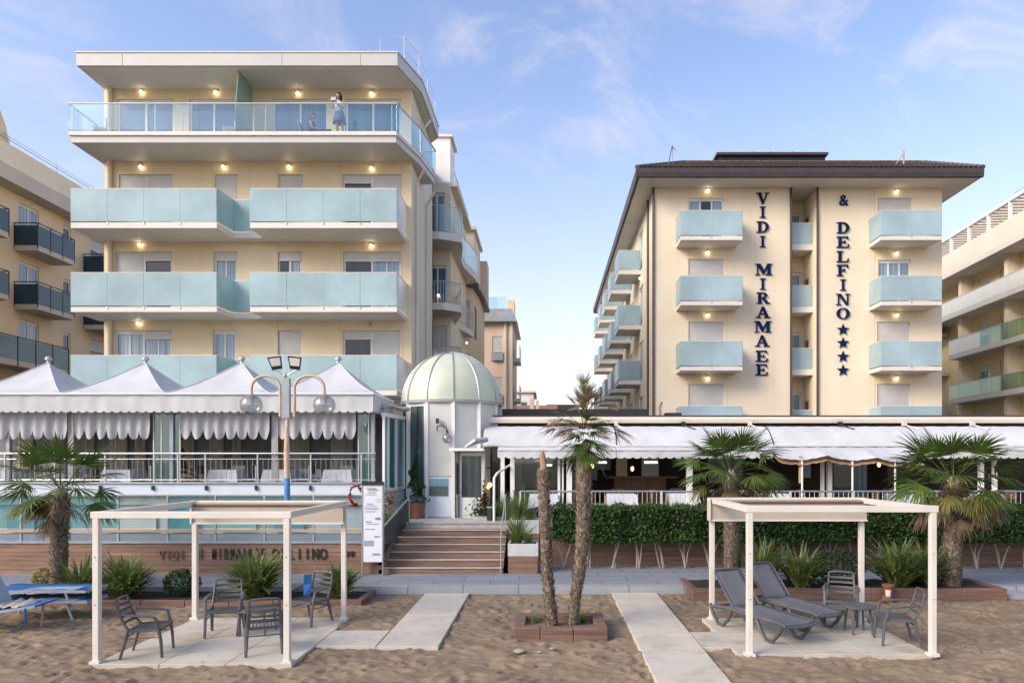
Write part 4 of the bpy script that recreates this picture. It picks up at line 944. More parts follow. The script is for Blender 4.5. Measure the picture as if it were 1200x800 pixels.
# ------------------------------------------------ staircase
st = thing('staircase', 'broad wooden steps with pale nosings up to the entrance', 'stairs', (-2.5, 17.1, .2))
sxa, sxb = -4.03, -1.08
zs = [.2, .36, .52, .68, .84, 1.0, 1.16, 1.32]
for i in range(7):
    y = 17.1+.3*i; z0, z1 = zs[i], zs[i+1]; q = MB()
    last = i == 6
    q.box(sxa, sxb, y, y+.31 if not last else 22.0, z0 - (.1 if i == 0 else .0), z1-.03); q.build('riser', 'stone' if last else 'woodst', st)
    q = MB(); q.box(sxa-.0, sxb+.0, y-.025, (y+.035 if not last else y+.4), z1-.022, z1); q.build('nosing', 'nosing' if not last else 'stone', st)
    if not last: q = MB(); q.box(sxa, sxb, y+.036, y+.30, z1-.03, z1-.001); q.build('tread', 'woodst', st)
q = MB(); q.box(-4.25, -.55, 19.3, 24, 1.27, 1.321); q.box(sxb, -.55, 18.9, 19.3, 0, 1.322); q.box(-4.25, sxa, 18.9, 19.3, 0, 1.322); ld = q.build('landing', 'stone'); tag(ld, None, None, kind='structure')
q = MB(); q.prism_x([(17.1,.2),(19.3,.2),(19.3,1.5),(17.1,.62)], sxa-.16, sxa-.0); q.build('stringer', 'woodst', st)
hr1 = thing('handrail', 'steel stair railing with diamond mesh on the left of the steps', 'handrail', (sxa-.02, 17.1, .2))
pA, pB = (sxa-.02, 16.98, PZ(617, 16.98)), (-3.86, 19.2, PZ(583, 19.2))
q = MB(); q.tube([(sxa-.02, 16.98, .2), pA, pB, (-3.86, 19.2, 1.32)], .024, 8); q.build('rail', 'steel', hr1, True)
q = MB(); n = 26
for k in range(-8, n):
    a, b = k/n, (k+8)/n
    for s_ in (0, 1):
        p0, p1 = max(a, 0), min(b, 1); 
        if p1 <= p0: continue
        def pt(t, v): return Vector(pA).lerp(Vector(pB), t) - Vector((0, 0, .06+(1-v)*.62))
        v0, v1 = (p0-a)/(b-a), (p1-a)/(b-a)
        if s_: v0, v1 = 1-v0, 1-v1
        q.tube([pt(p0, v0), pt(p1, v1)], .009, 4, False)
q.build('mesh_panel', 'dark', hr1)
hr2 = thing('handrail', 'slim dark handrail on the right of the steps', 'handrail', (sxb-.04, 17.3, .2))
q = MB(); q.tube([(sxb-.05, 17.05, .25), (sxb-.05, 17.05, 1.15), (sxb-.05, 19.0, 2.1), (sxb-.05, 19.0, 1.32)], .018, 8); q.build('rail', 'rib', hr2, True)
hr3 = thing('handrail', 'thick white bent handrail at the top of the steps beside the entrance', 'handrail', (PX(579, 19.2), 19.2, 1.32))
q = MB(); x = PX(579, 19.2); q.tube([(x, 19.2, 1.34), (x, 19.2, 2.55), (x+.08, 19.3, 2.68), (x+.55, 20.6, 3.02)], .035, 10); q.build('rail', 'white', hr3, True)
tb = thing('ash_bin', 'small dark round bin at the top of the steps beside the white handrail', 'bin', (PX(579, 19.6), 19.6, 1.32))
q = MB(); q.lathe([(.001,0),(.13,0),(.14,.36),(.12,.38),(.001,.38)], (PX(576, 19.6), 19.6, 1.322), 20); q.build('body', 'dark', tb, True); q = MB(); q.lathe([(.14,.36),(.15,.37),(.15,.40),(.11,.40),(.11,.37)], (PX(576, 19.6), 19.6, 1.322), 20); q.build('rim', 'steel', tb, True)

# ------------------------------------------------ rotunda
rc = (PX(529.5, 22.1), 22.1); RR = 1.57
ro = thing('entrance_rotunda', 'round glass entrance tower with an opal ribbed dome', 'tower', (rc[0], rc[1], 1.32))
zb = PZ(473, 20.55) ; zb = 4.82
segs = [R(-90+9.5+30*k) for k in range(12)]    # rib angles, -90 deg faces the camera
def cyl(a, r=RR): return (rc[0]+r*math.cos(a), rc[1]+r*math.sin(a))
for k in range(12):
    a0, a1 = segs[k], segs[(k+1) % 12] + (2*math.pi if k == 11 else 0); q = MB(); N = 12; vs = []; fs = []
    for j in range(N+1):
        e = math.pi/2*j/N; r = (RR)*math.cos(e)+.001; z = zb+.06+1.62*math.sin(e)
        for i in range(7):
            a = a0+(a1-a0)*i/6; vs.append((rc[0]+r*math.cos(a), rc[1]+r*math.sin(a), z))
    for j in range(N):
        for i in range(6): fs.append((j*7+i, j*7+i+1, (j+1)*7+i+1, (j+1)*7+i))
    q.add(vs, fs); q.build('dome_panel', 'dome', ro, True, 80)
    q = MB(); q.tube([(rc[0]+(RR+.015)*math.cos(math.pi/2*j/14)*math.cos(a0), rc[1]+(RR+.015)*math.cos(math.pi/2*j/14)*math.sin(a0), zb+.06+1.635*math.sin(math.pi/2*j/14)) for j in range(15)], .024, 6); q.build('dome_rib', 'rib', ro, True)
    # drum panels, chord-flat
    p, r2 = Vector(cyl(a0)), Vector(cyl(a1)); u = (r2-p).normalized(); nrm = Vector((u.y, -u.x))
    cdeg = math.degrees((a0+a1)/2) % 360 - 360
    q = MB(); q.box(p.x-.05, p.x+.05, p.y-.05, p.y+.05, 1.32, zb); q.build('mullion', 'white', ro)
    def pan(t0, t1, z0, z1, mt, nm='drum_panel', off=0.0, th=.03):
        A, B = p+u*((r2-p).length*t0)+nrm*off, p+u*((r2-p).length*t1)+nrm*off
        g_ = MB(); g_.beam((*A, (z0+z1)/2), (*B, (z0+z1)/2), th, z1-z0); return g_.build(nm, mt, ro)
    kk = {-95.5: 'poster', -125.5: 'glass', -65.5: 'opal', -155.5: 'glass'}.get(round(cdeg, 1), 'opal')
    if kk == 'glass':
        pan(.07, .93, 1.34, 2.1, 'bluewhite'); pan(.14, .86, 2.2, zb-.12, 'paneg', 'window'); pan(.06, .94, 2.1, 2.2, 'white', 'window_frame'); pan(.06, .94, zb-.12, zb-.02, 'white', 'window_frame'); pan(.06, .14, 2.2, zb-.12, 'white', 'window_frame'); pan(.86, .94, 2.2, zb-.12, 'white', 'window_frame')
    elif kk == 'poster':
        pan(.07, .93, 1.34, 2.55, 'bluewhite'); pan(.07, .93, 2.57, zb-.02, 'opal'); pan(.10, .80, 2.27, 2.5, 'posterb', 'notice', .03); pan(.10, .80, 1.98, 2.26, 'poster', 'notice', .03)
    elif kk == 'opal' and round(cdeg, 1) in (-65.5,):
        pan(.07, .93, 3.1, zb-.02, 'opal'); pan(.07, .93, 3.0, 3.1, 'white', 'door_frame')
        pan(.1, .9, 1.34, 1.95, 'opal', 'door'); pan(.14, .86, 2.02, 2.95, 'paneg', 'door_glass'); pan(.08, .92, 1.95, 2.02, 'white', 'door_frame')
    else:
        pan(.07, .93, 1.34, 2.8, 'opal'); pan(.07, .93, 2.84, zb-.02, 'opal')
q = MB(); q.lathe([(RR-.05, zb-.02),(RR+.06, zb-.02),(RR+.07, zb+.07),(RR-.05, zb+.07)], (*rc, 0), 48); q.build('drum_ring', 'rib', ro, True, 30)
q = MB(); q.lathe([(.001,0),(.12,0),(.1,.06),(.001,.08)], (*rc, zb+1.66), 12); q.build('dome_cap', 'nosing', ro, True)
q = MB(); q.lathe([(RR-.12, 1.32),(RR-.12, zb)], (*rc, 0), 32); q.build('inner_drum', 'bluewhite', ro, True)
# entrance door porch
q = MB(); py_ = 20.2; xa, xb = PX(538, py_), PX(567, py_)
q.box(xa, xa+.07, py_, py_+.08, 1.32, 3.28); q.box(xb-.07, xb, py_, py_+.08, 1.32, 3.28); q.box(xa+.071, xb-.071, py_, py_+.08, 3.18, 3.28); q.box(xa+.071, xb-.071, py_+.01, py_+.07, 1.33, 1.95); q.box(xa-.35, xa, py_+.1, py_+.14, 1.32, 1.33)
q.box(xa, xb, py_+.6, py_+.62, 1.33, 1.34); pd = q.build('porch_door', 'opal', ro)
q = MB(); q.box(xa+.08, xb-.08, py_+.03, py_+.04, 1.95, 3.18); q.build('door_glass', 'paneg', pd)
q = MB(); q.box(xa-.02, xa+.02, py_-.05, py_-.02, 1.36, 3.3); q.tube([(xa+.06, py_-.03, 2.1), (xa+.14, py_-.05, 2.1), (xa+.14, py_-.05, 2.3)], .015, 6); q.build('door_handle', 'dark', pd)
q = MB(); q.box(PX(527, 19.9), PX(567, 19.9), 19.8, 21.2, 3.32, 3.40); q.build('porch_roof', 'white', ro)
q = MB(); q.tube([(xb+.03, 20.1, 1.32), (xb+.03, 20.1, 3.3)], .03, 6); q.build('porch_post', 'rib', ro)
# folded grey awning bundle beside the porch
q = MB(); q.tube([(PX(545, 19.9), 19.9, 3.42), (PX(556, 19.9), 19.9, 3.60), (PX(570, 19.9), 20.1, 3.66)], [.06, .15, .1], 10, True, .7); fb = q.build('rolled_cover', 'rib', None, True); tag(fb, 'grey rolled up cover lying on the small porch roof', 'cover')
q = MB(); q.tube([(PX(448, 20.0), 20.0, 4.58), (PX(455, 20.0), 20.1, 4.66), (PX(465, 20), 20.4, 4.58), (PX(475, 20.6), 20.8, 4.60)], [.06, .13, .1, .12], 10, True, .6); fb = q.build('rolled_cover', 'rib', None, True); tag(fb, 'grey bundled cover on the corner of the pavilion roof beside the dome', 'cover')
wl = thing('wall_lantern', 'smoked globe lantern on a curved arm fixed to the round tower', 'lamp', (PX(512, 20.5), 20.5, 3.9))
yy = 20.45; q = MB(); q.tube([(PX(512, yy), yy+.1, 3.95), (PX(512, yy), yy, 4.0), (PX(513, yy), yy-.05, 4.06), (PX(518, yy), yy-.1, 4.09), (PX(523.5, yy), yy-.1, 4.02), (PX(525, yy), yy-.1, 3.87)], .018, 8); q.build('arm', 'dark', wl, True)
q = MB(); q.sphere((PX(524.5, yy), yy-.1, PZ(513.5, yy)), .15, 20); q.build('globe', 'globe', wl, True); q = MB(); q.lathe([(.001,0),(.05,0),(.04,.08),(.001,.08)], (PX(524.5, yy), yy-.1, 3.86), 10); q.build('cap', 'dark', wl, True)
q = MB(); q.box(PX(511.5, 20.5), PX(514.5, 20.5), 20.38, 20.5, 4.15, 4.3); sp = q.build('camera_housing', 'dark', ro)

# conifer in a pot and other potted plants
def leafcloud(q, pts, size, spread=.0, asp=.45):
    for p in pts:
        d = Vector((rnd.gauss(0,1), rnd.gauss(0,1), rnd.gauss(0,1))).normalized()*size*rnd.uniform(.7,1.3); e = d.orthogonal().normalized(); e.rotate(Matrix.Rotation(rnd.uniform(0,6.28),3,d)); e *= d.length*asp
        p = Vector(p); q.add([p-d, p+e, p+d, p-e], [(0,1,2,3)])
cp = thing('potted_conifer', 'cone shaped green shrub in a terracotta pot at the top of the steps', 'potted plant', (PX(487, 20.3), 20.3, 1.32))
X0 = PX(487, 20.3)
q = MB(); q.lathe([(.001,0),(.17,0),(.22,.4),(.245,.4),(.245,.47),(.2,.47),(.001,.42)], (X0, 20.3, 1.32), 20); q.build('pot', 'terra', cp, True, 30)
q = MB(); pts = []
for i in range(1500):
    t = rnd.random()**.8; r = (.36*(1-t)+.05)*(.75+.35*math.sin(t*19))*math.sqrt(rnd.random()); a = rnd.uniform(0, 6.28); pts.append((X0+r*math.cos(a)+.05*math.sin(t*7), 20.3+r*math.sin(a), 1.75+1.3*t))
leafcloud(q, pts, .05, asp=.4); q.build('foliage', 'bushd', cp)
q = MB(); q.tube([(X0, 20.3, 1.7), (X0, 20.3, 2.9)], [.03, .01], 6); q.build('stem', 'bark', cp)

def blades(q, c, n, length, spread, width=.022, lean=(0,0), zmin=0, segs=5, droop=1.0):
    for i in range(n):
        a = rnd.uniform(0, 2*math.pi); el = rnd.uniform(.35, 1.0); L = length*rnd.uniform(.6, 1.1); w = width*rnd.uniform(.7, 1.3)
        out = Vector((math.cos(a), math.sin(a), 0)); side = Vector((-math.sin(a), math.cos(a), 0))
        p = Vector(c)+out*rnd.uniform(0, spread*.3)+Vector((rnd.uniform(-spread,spread)*.25, rnd.uniform(-spread,spread)*.25, 0))
        th = R(88-(1-el)*75+rnd.uniform(-8,8)); vs = []; bend = R(rnd.uniform(8, 24))*droop
        for k in range(segs+1):
            t = k/segs; ww = w*(1-t)**.6*(.6+.8*min(1,t*3)) if t < 1 else .001
            vs += [p-side*ww, p+side*ww]
            d = out*math.cos(th)+Vector((0,0,1))*math.sin(th)+Vector((lean[0], lean[1], 0)); p = p+d*(L/segs); th -= bend*(.4+t)
        q.add(vs, [(2*k, 2*k+1, 2*k+3, 2*k+2) for k in range(segs)])
# planters right of the stairs
for (pxa, pxb, y, z0, z1, zw, lab, gl) in ((595, 630.5, 17.12, .2, PZ(637, 17.1), PZ(651.5, 17.1), 'white stone planter with tall grass beside the lowest steps', .95), (597, 632, 18.5, .2, PZ(609, 18.5), PZ(625, 18.5), 'white stone planter with tall grass behind the lower planter beside the top steps', 1.0)):
    pl = thing('planter', lab, 'planter', (PX((pxa+pxb)/2, y), y, z0)); xa, xb = PX(pxa, y), PX(pxb, y)
    q = MB(); q.box(xa, xb, y, y+.05, zw, z1); q.box(xa, xb, y+.75, y+.8, zw, z1); q.box(xa, xa+.05, y+.05, y+.75, zw, z1); q.box(xb-.05, xb, y+.05, y+.75, zw, z1); q.build('trough', 'stonew', pl)
    q = MB()
    nn = int((zw-z0)/.11)
    for i in range(nn): q.box(xa+.01, xb-.01, y+.01, y+.78, z0+i*(zw-z0)/nn, z0+(i+1)*(zw-z0)/nn-.006)
    q.build('plank_base', 'wood', pl)
    q = MB(); q.box(xa+.05, xb-.05, y+.05, y+.75, z1-.1, z1-.05); q.build('soil', 'soil', pl)
    q = MB(); 
    for cxx in (xa+.22, xb-.25): blades(q, (cxx, y+.35, z1-.06), 170 if cxx < xa+.3 else 60, gl if cxx < xa+.3 else .45, .16, .010, droop=.45)
    q.build('grass', 'grassy', pl)
for nm, lab, px, y, mt, n, ln in (('grass_clump', 'yellow green grass clump behind the stair railing beside the menu board', 459, 18.6, 'grassy', 260, .95), ('grass_clump', 'green grass clump behind the ash bin near the entrance', 590, 19.9, 'grassy', 200, .85)):
    q = MB(); z = 1.32 if px > 500 else .95; blades(q, (PX(px, y), y, z), n, ln, .25, .012, droop=.6); g_ = q.build(nm, mt); tag(g_, lab, 'grass')
q = MB(); pts = [(PX(568, 20)+rnd.gauss(0,.2), 20+rnd.gauss(0,.12), 1.42+abs(rnd.gauss(0,.22))) for _ in range(500)]; leafcloud(q, pts, .05); rb = thing('flowering_shrub', 'low dark shrub with red leaves beside the entrance door', 'shrub', (PX(568,20), 20, 1.32)); q.build('foliage', 'bushd', rb)
q = MB(); pts = [(PX(567, 19.95)+rnd.gauss(0,.05), 19.95+rnd.gauss(0,.05), 1.75+abs(rnd.gauss(0,.28))) for _ in range(150)]; leafcloud(q, pts, .05); q.build('red_leaves', 'redleaf', rb)
q = MB(); q.box(PX(556,19.95), PX(590,19.95), 19.7, 20.3, 1.322, 1.42); q.build('trough', 'stone', rb)
rb = thing('flowering_shrub', 'red brown leafy shrub behind the grass clump beside the menu board', 'shrub', (PX(452,19.1), 19.1, 1.0))
q = MB(); pts = [(PX(455, 19.1)+rnd.gauss(0,.17), 19.1+rnd.gauss(0,.1), 1.9+rnd.gauss(0,.16)) for _ in range(170)]; leafcloud(q, pts, .06); q.build('foliage', 'frondd', rb); q = MB(); q.tube([(PX(455,19.1), 19.1, .95), (PX(455,19.1), 19.1, 1.9)], .012, 5); q.build('stem', 'bark', rb)

# ================================================================== RIGHT RESTAURANT
DR = 20.0
rr = thing('restaurant_terrace', 'long restaurant terrace on the right under white awnings with a flat roof', 'restaurant', (6, DR, 0))
xa, xb = PX(586, DR), 21.0; tz = 1.32
q = MB(); q.box(-.55, xb, 18.75, 27.2, 0, tz); q.build('floor', 'stone', rr)
q = MB(); q.box(xa-.35, xb, 21.5, 32.5, 4.22, 4.40); q.build('roof', 'white', rr)
q = MB(); q.box(xa-.4, xb, 21.42, 32.5, 4.40, 4.46); q.build('roof_edge', 'gutter', rr)
q = MB(); q.box(xa-.2, PX(760, 24), 24, 24.15, 4.46, 4.86); q.build('roof_parapet', 'dark', rr)
q = MB(); q.box(PX(780, 25), PX(786, 25)+.4, 25, 25.4, 4.46, 4.8); q.build('roof_unit', 'dark', rr)
q = MB(); q.prism_x([(21.40,4.2),(21.30,4.22),(21.26,4.34),(21.30,4.40),(21.40,4.40)], xa-.45, xb); q.build('gutter', 'ivory', rr)
for px in (644, 722, 801, 879, 985, 1060, 1140):
    q = MB(); x = PX(px, 21.2); q.box(x-.05, x+.05, 21.15, 21.3, 4.12, 4.25); q.tube([(x, 21.2, 4.15), (x+.3, 20.9, 4.0)], .02, 6); q.build('awning_bracket', 'dark' if px in (801, 985) else 'railw', rr)
def cloth(prof, x0, x1, mat, name, n=90, ripple=.004, par=rr, sagf=None):
    q = MB(); k = len(prof); vs = []; fs = []
    for i in range(n+1):
        x = x0+(x1-x0)*i/n
        for j, (y, z) in enumerate(prof):
            s_ = ripple*math.sin(i*.9+j)+ripple*math.sin(i*.23*j+1.3)
            vs.append((x, y, z+s_+(sagf(x, j) if sagf else 0)))
    for i in range(n):
        for j in range(k-1): fs.append((i*k+j, (i+1)*k+j, (i+1)*k+j+1, i*k+j+1))
    q.add(vs, fs); return q.build(name, mat, par, True, 60)
def arc(p0, p1, h, n=8):
    return [(p0[0]+(p1[0]-p0[0])*i/n, p0[1]+(p1[1]-p0[1])*i/n+h*math.sin(math.pi*i/n)) for i in range(n+1)]
z1u, z0u = 4.10, PZ(521.5, 20.35)
upx = [(566, 722), (723, 905), (906, 1075), (1076, 1290)]
for a, b in upx: cloth(arc((21.25, z1u), (20.35, z0u), .12), PX(a, 20.5), PX(b, 20.5)-.01, 'fab', 'upper_awning', 60)
q = MB(); q.tube([(PX(566, 20.35), 20.33, z0u-.02), (xb, 20.33, z0u-.02)], .03, 8); q.build('awning_bar', 'railw', rr, True)
q = MB(); q.prism_x([(21.25,z1u-.02),(20.4,z0u-.03),(20.4,z0u-.06),(21.25,z0u-.06)], PX(566, 20.5)-.0, PX(566, 20.5)+.03); q.build('awning_cheek', 'fab', rr)
z0f, y0f = PZ(524, 20.3), 20.3
zv = PZ(527.5, 19.6)
def lower(a, b, nm='front_awning'):
    x0, x1 = PX(a, 19.6), PX(b, 19.6)
    aw = cloth(arc((y0f, z0f), (19.62, zv), .05), x0, x1, 'fab', nm, 50)
    q = MB(); n = max(3, round((x1-x0)/.235)); vs, fs = scalloped(x0, x1, 19.6, zv, PZ(535, 19.6), .05, n, .006, .8); q.add(vs, fs); q.build('valance', 'fab', aw, True, 60)
    q = MB(); q.tube([(x0, 19.6, zv+.005), (x1, 19.6, zv+.005)], .022, 8); q.build('front_bar', 'railw', aw, True)
lower(583, 722); lower(722.5, 906); lower(1075, 1290)
# sagging middle canopy with brown underside
x0, x1 = PX(906, 19.6), PX(1075, 19.6); xm = (x0+x1)/2
def sag(x, j):
    t = (x-x0)/(x1-x0); return -.10*(j/8)*abs(math.sin(t*math.pi*3))*(1) + .20*(j/8)*(1-2*abs(t-.3))*.4
cloth(arc((20.3, z0f), (19.2, PZ(541, 19.2)+.1), .04), x0, x1, 'fab', 'middle_canopy', 60, .006, sagf=sag)
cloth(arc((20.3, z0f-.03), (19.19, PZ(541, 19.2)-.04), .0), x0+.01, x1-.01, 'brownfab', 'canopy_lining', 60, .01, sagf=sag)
for px in (940, 999, 1049): q = MB(); q.tube([(PX(px, 19.25), 19.25, tz), (PX(px, 19.25), 19.25, PZ(538, 19.25))], .028, 8); q.build('canopy_pole', 'white', rr)
q = MB(); q.box(PX(936.5, 19.3), PX(940, 19.3), 19.28, 19.34, PZ(566, 19.3), PZ(534, 19.3)); q.build('rolled_cover', 'woodrail', rr)
# posts
for px, w_ in ((589, 4.5), (600.5, 5), (655, 3), (659.5, 2), (667, 6.5), (808, 6.5), (964, 2.6), (972, 5), (1150, 4), (1166, 3)):
    q = MB(); x = PX(px, 20.1); ww = w_/800*20.1/2; q.box(x-ww, x+ww, 20.05, 20.2, tz, 3.36); q.build('post', 'white', rr)
for a, b in ((604, 653), (672, 690), (976, 996)):
    q = MB(); q.box(PX(a, 20.2), PX(b, 20.2), 20.14, 20.155, tz, 3.34); q.build('glass_panel', 'shop', rr)
# interior
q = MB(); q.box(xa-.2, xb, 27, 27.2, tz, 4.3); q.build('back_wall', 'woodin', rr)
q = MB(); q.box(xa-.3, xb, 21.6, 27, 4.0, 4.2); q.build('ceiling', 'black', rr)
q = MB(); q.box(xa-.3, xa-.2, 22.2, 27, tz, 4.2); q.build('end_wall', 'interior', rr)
for px0, px1, z0, z1, mt in ((690, 700, 2.3, 3.9, 'pane'), (722, 735, 2.0, 3.9, 'interiorl'), (752, 772, 2.2, 3.6, 'bluewhite'), (700, 716, 2.7, 3.7, 'pane'), (615, 645, 2.3, 3.6, 'pane'), (1000, 1016, 1.6, 3.6, 'panel'), (938, 950, 2.4, 3.3, 'panel'), (600, 612, 1.5, 3.8, 'interiorl'), (830, 870, 2.2, 3.6, 'interior'), (1040, 1075, 2.0, 3.5, 'paned')):
    y = 26.0; q = MB(); q.box(PX(px0, y), PX(px1, y), y, y+.04, z0, z1); q.build('window_or_reflection', mt, rr)  # the bluewhite panel paints in sky reflected by the glass
for px, z in ((741, 2.75), (694, 2.85), (1030, 2.9)):
    q = MB(); q.sphere((PX(px, 25), 25, z), .06, 12, 1.5); q.build('lit_lamp', 'warmlamp', rr, True)
for px, z, w_ in ((706, 2.95, .3), (763, 2.95, .45), (642, 2.85, .3), (941, 2.95, .25)):
    q = MB(); q.box(PX(px, 24)-w_/2, PX(px, 24)+w_/2, 24, 24.1, z, z+.07); q.build('reflection_strip', 'coolglow', rr)  # added glowing strips in place of sky reflections in the restaurant glass
q = MB(); q.box(PX(625, 25.2), PX(650, 25.2), 25.2, 25.6, tz, 2.35); q.build('bar_counter', 'woodch', rr)
q = MB(); q.box(PX(720, 24.5), PX(780, 24.5), 24.5, 25, tz, 2.42); q.box(PX(712, 24.4), PX(795, 24.4), 24.4, 25.1, 2.42, 2.48); q.build('sideboard', 'woodch', rr)
# dark doorway beside the rotunda, its darkness put into a near-black panel
q = MB(); q.box(PX(569, 21.3), PX(584, 21.3), 21.3, 21.34, tz, 3.5); q.build('entrance_dark_panel', 'paned', rr)
q = MB(); q.sphere((PX(574, 20.9), 20.9, 2.3), .07, 10); q.sphere((PX(572, 20.95), 20.95, 2.22), .05, 10); q.build('lit_lamp', 'warmlamp', rr, True)
# railing
r2_ = thing('balustrade', 'steel railing with slim bars along the right terrace above the hedge', 'railing', (6, 18.95, tz))
yb = 18.95; zt = PZ(575.5, yb); q = MB(); q.tube([(PX(609.5, yb), yb, zt), (xb, yb, zt)], .026, 8); q.build('handrail', 'steel', r2_, True)
q = MB(); q.tube([(PX(609.5, yb), yb, tz+.1), (xb, yb, tz+.1)], .015, 6); q.build('rail_bar', 'steel', r2_, True)
ps = [609.5, 692, 775, 858, 926, 1000, 1057, 1115, 1168, 1230, 1300]
for i, px in enumerate(ps):
    q = MB(); x = PX(px, yb); q.box(x-.03, x+.03, yb-.03, yb+.03, tz, zt); q.build('post', 'railw', r2_)
    if i:
        a, b = PX(ps[i-1], yb), x; n = int((b-a)/.13); q = MB()
        for k in range(1, n): q.tube([(a+(b-a)*k/n, yb, tz+.1), (a+(b-a)*k/n, yb, zt-.02)], .008, 4, False)
        q.build('bar_panel', 'railw', r2_)
# plank wall under the hedge
pw2 = thing('plank_wall', 'low wall of brown planks behind the pale hedge stems', 'wall', (8, 18.5, .2))
q = MB()
for i in range(8): q.box(-.2, xb, 18.55-.001*(i % 2), 18.6, .2+.13*i, .2+.13*i+.124)
q.box(-.2, xb, 18.6, 18.7, .1, 1.24); q.build('planks', 'wood', pw2)
# ================================================================== GROUND
def sand_h(X, Y):
    return (.035*noise.noise((X*.7, Y*.9, 0)) + .028*noise.noise((X*2.1, Y*2.6, 3)) + .022*noise.noise((X*5.5, Y*7, 7)) + .010*noise.noise((X*13, Y*15, 9)))
nx_, ny_ = 620, 250; x0, x1, y0, y1 = -14.5, 14.5, 7.0, 15.42
xs = np.linspace(x0, x1, nx_); ys = np.linspace(y0, y1, ny_); Z = np.zeros((ny_, nx_))
for j, yv in enumerate(ys):
    for i, xv in enumerate(xs): Z[j, i] = sand_h(float(xv), float(yv))
r2 = np.random.RandomState(3)
for k in range(2600):   # footprints and scuffs
    cx, cy = r2.uniform(x0, x1), r2.uniform(y0, y1)
    a = r2.uniform(0, math.pi); ra, rb2 = r2.uniform(.07, .15), r2.uniform(.04, .08); dp = r2.uniform(.012, .042)
    i0, i1 = np.searchsorted(xs, cx-.3), np.searchsorted(xs, cx+.3); j0, j1 = np.searchsorted(ys, cy-.3), np.searchsorted(ys, cy+.3)
    gx, gy = np.meshgrid(xs[i0:i1]-cx, ys[j0:j1]-cy)
    u = (gx*math.cos(a)+gy*math.sin(a))/ra; v = (-gx*math.sin(a)+gy*math.cos(a))/rb2; d = u*u+v*v
    Z[j0:j1, i0:i1] += dp*(-np.exp(-d*1.3) + .55*np.exp(-(np.sqrt(d)-1.5)**2*4))
Z = np.clip(Z*1.15 - .012, -.054, .085)
edge = np.minimum(np.minimum(xs-x0, x1-xs)[None, :], (ys-y0)[:, None]); Z = np.where(edge < .5, Z*(edge/.5) - .03*(1-edge/.5), Z)
rects = [(-6.65,-3.72,10.0,13.0),(-3.72,-2.73,10.96,12.0),(-2.73,-1.73,10.96,15.4),(1.48,2.49,2,15.4),(2.49,2.95,10.9,11.9),(2.95,5.95,10.5,12.95)]
for (a, b, c, d) in rects:
    mk = (xs[None, :] > a+.02) & (xs[None, :] < b-.02) & (ys[:, None] > c+.02) & (ys[:, None] < d-.02); dep = np.minimum(np.minimum(xs-a, b-xs)[None, :], np.minimum(ys-c, d-ys)[:, None])
    Z = np.where(mk & (dep > .12), np.minimum(Z, .0), Z)
q = MB(); vs = [(float(xs[i]), float(ys[j]), float(Z[j, i])) for j in range(ny_) for i in range(nx_)]
fs = [(j*nx_+i, j*nx_+i+1, (j+1)*nx_+i+1, (j+1)*nx_+i) for j in range(ny_-1) for i in range(nx_-1)]
q.v, q.f = vs, fs
m, nt, b = nmat('sand'); v = coords(nt)
f = noise_fac(nt, v, .9, 6, .6); c = mixc(nt, f, (.200, .150, .096), (.295, .228, .150))
f2 = noise_fac(nt, v, 6, 6, .7); c = mixc(nt, mixf(nt, f2, .45), c, (.135, .103, .070))
f3 = noise_fac(nt, v, 240, 2, .6, .4, .6); c = mixc(nt, mixf(nt, f3, .3), c, (.33, .26, .20))
link(nt, c, b.inputs['Base Color']); b.inputs['Roughness'].default_value = .95; b.inputs['Specular IOR Level'].default_value = .1
n1 = nt.nodes.new('ShaderNodeTexNoise'); n1.inputs['Scale'].default_value = 28; n1.inputs['Detail'].default_value = 8; link(nt, v, n1.inputs['Vector']); bump(nt, b, n1.outputs['Fac'], .55, .02)
MT['sand'] = m
g_ = q.build('sand_beach', 'sand', None, True, 180); tag(g_, None, None, kind='structure')
q = MB(); q.quad((-2500,-2500,-.055),(2500,-2500,-.055),(2500,2500,-.055),(-2500,2500,-.055)); g_ = q.build('ground', 'sand'); tag(g_, None, None, kind='structure')
q = MB(); q.quad((-60,19,-.02),(60,19,-.02),(60,140,-.02),(-60,140,-.02)); g_ = q.build('road', 'asphalt'); tag(g_, None, None, kind='structure')
q = MB(); q.box(-40, 40, 15.66, 17.2, -.1, .2); q.box(-.2, 40, 17.2, 18.7, -.1, .2-.001); g_ = q.build('pavement', 'pave'); tag(g_, None, None, kind='structure')
q = MB(); q.prism_x([(15.40,-.1),(15.655,-.1),(15.655,.197),(15.43,.185)], -40, 40); g_ = q.build('kerb', 'kerb'); tag(g_, None, None, kind='structure')
q = MB(); q.box(10.0, 40, 14.85, 15.39, -.1, .09); g_ = q.build('lower_step', 'kerb'); tag(g_, None, None, kind='structure')
# concrete walks, laid as boards with joints
def walk(name, mat, cells, zt=.045):
    q = MB()
    for (a, b, c, d) in cells: q.box(a+.004, b-.004, c+.004, d-.004, -.08, zt + rnd.uniform(-.006, .004))
    o = q.build(name, mat); tag(o, None, None, kind='structure')
    bv = o.modifiers.new('b', 'BEVEL'); bv.width = .006; bv.segments = 1; return o
walk('concrete_pad', 'slab', [(-6.65+.975*i, -6.65+.975*(i+1), 10.0+c, 10.0+c+1.5) for i in range(3) for c in (0, 1.5)])
walk('concrete_path', 'path', [(-3.72, -2.74, 10.98, 12.0), (-2.73, -1.73, 10.96, 13.2), (-2.73, -1.73, 13.2, 15.4)])
walk('walkway', 'path', [(1.48, 2.49, y, y+1.25) for y in (2.9, 4.15, 5.4, 6.65, 7.9, 9.15, 10.4, 11.65, 12.9)] + [(1.48, 2.49, 14.15, 15.4)], .055)
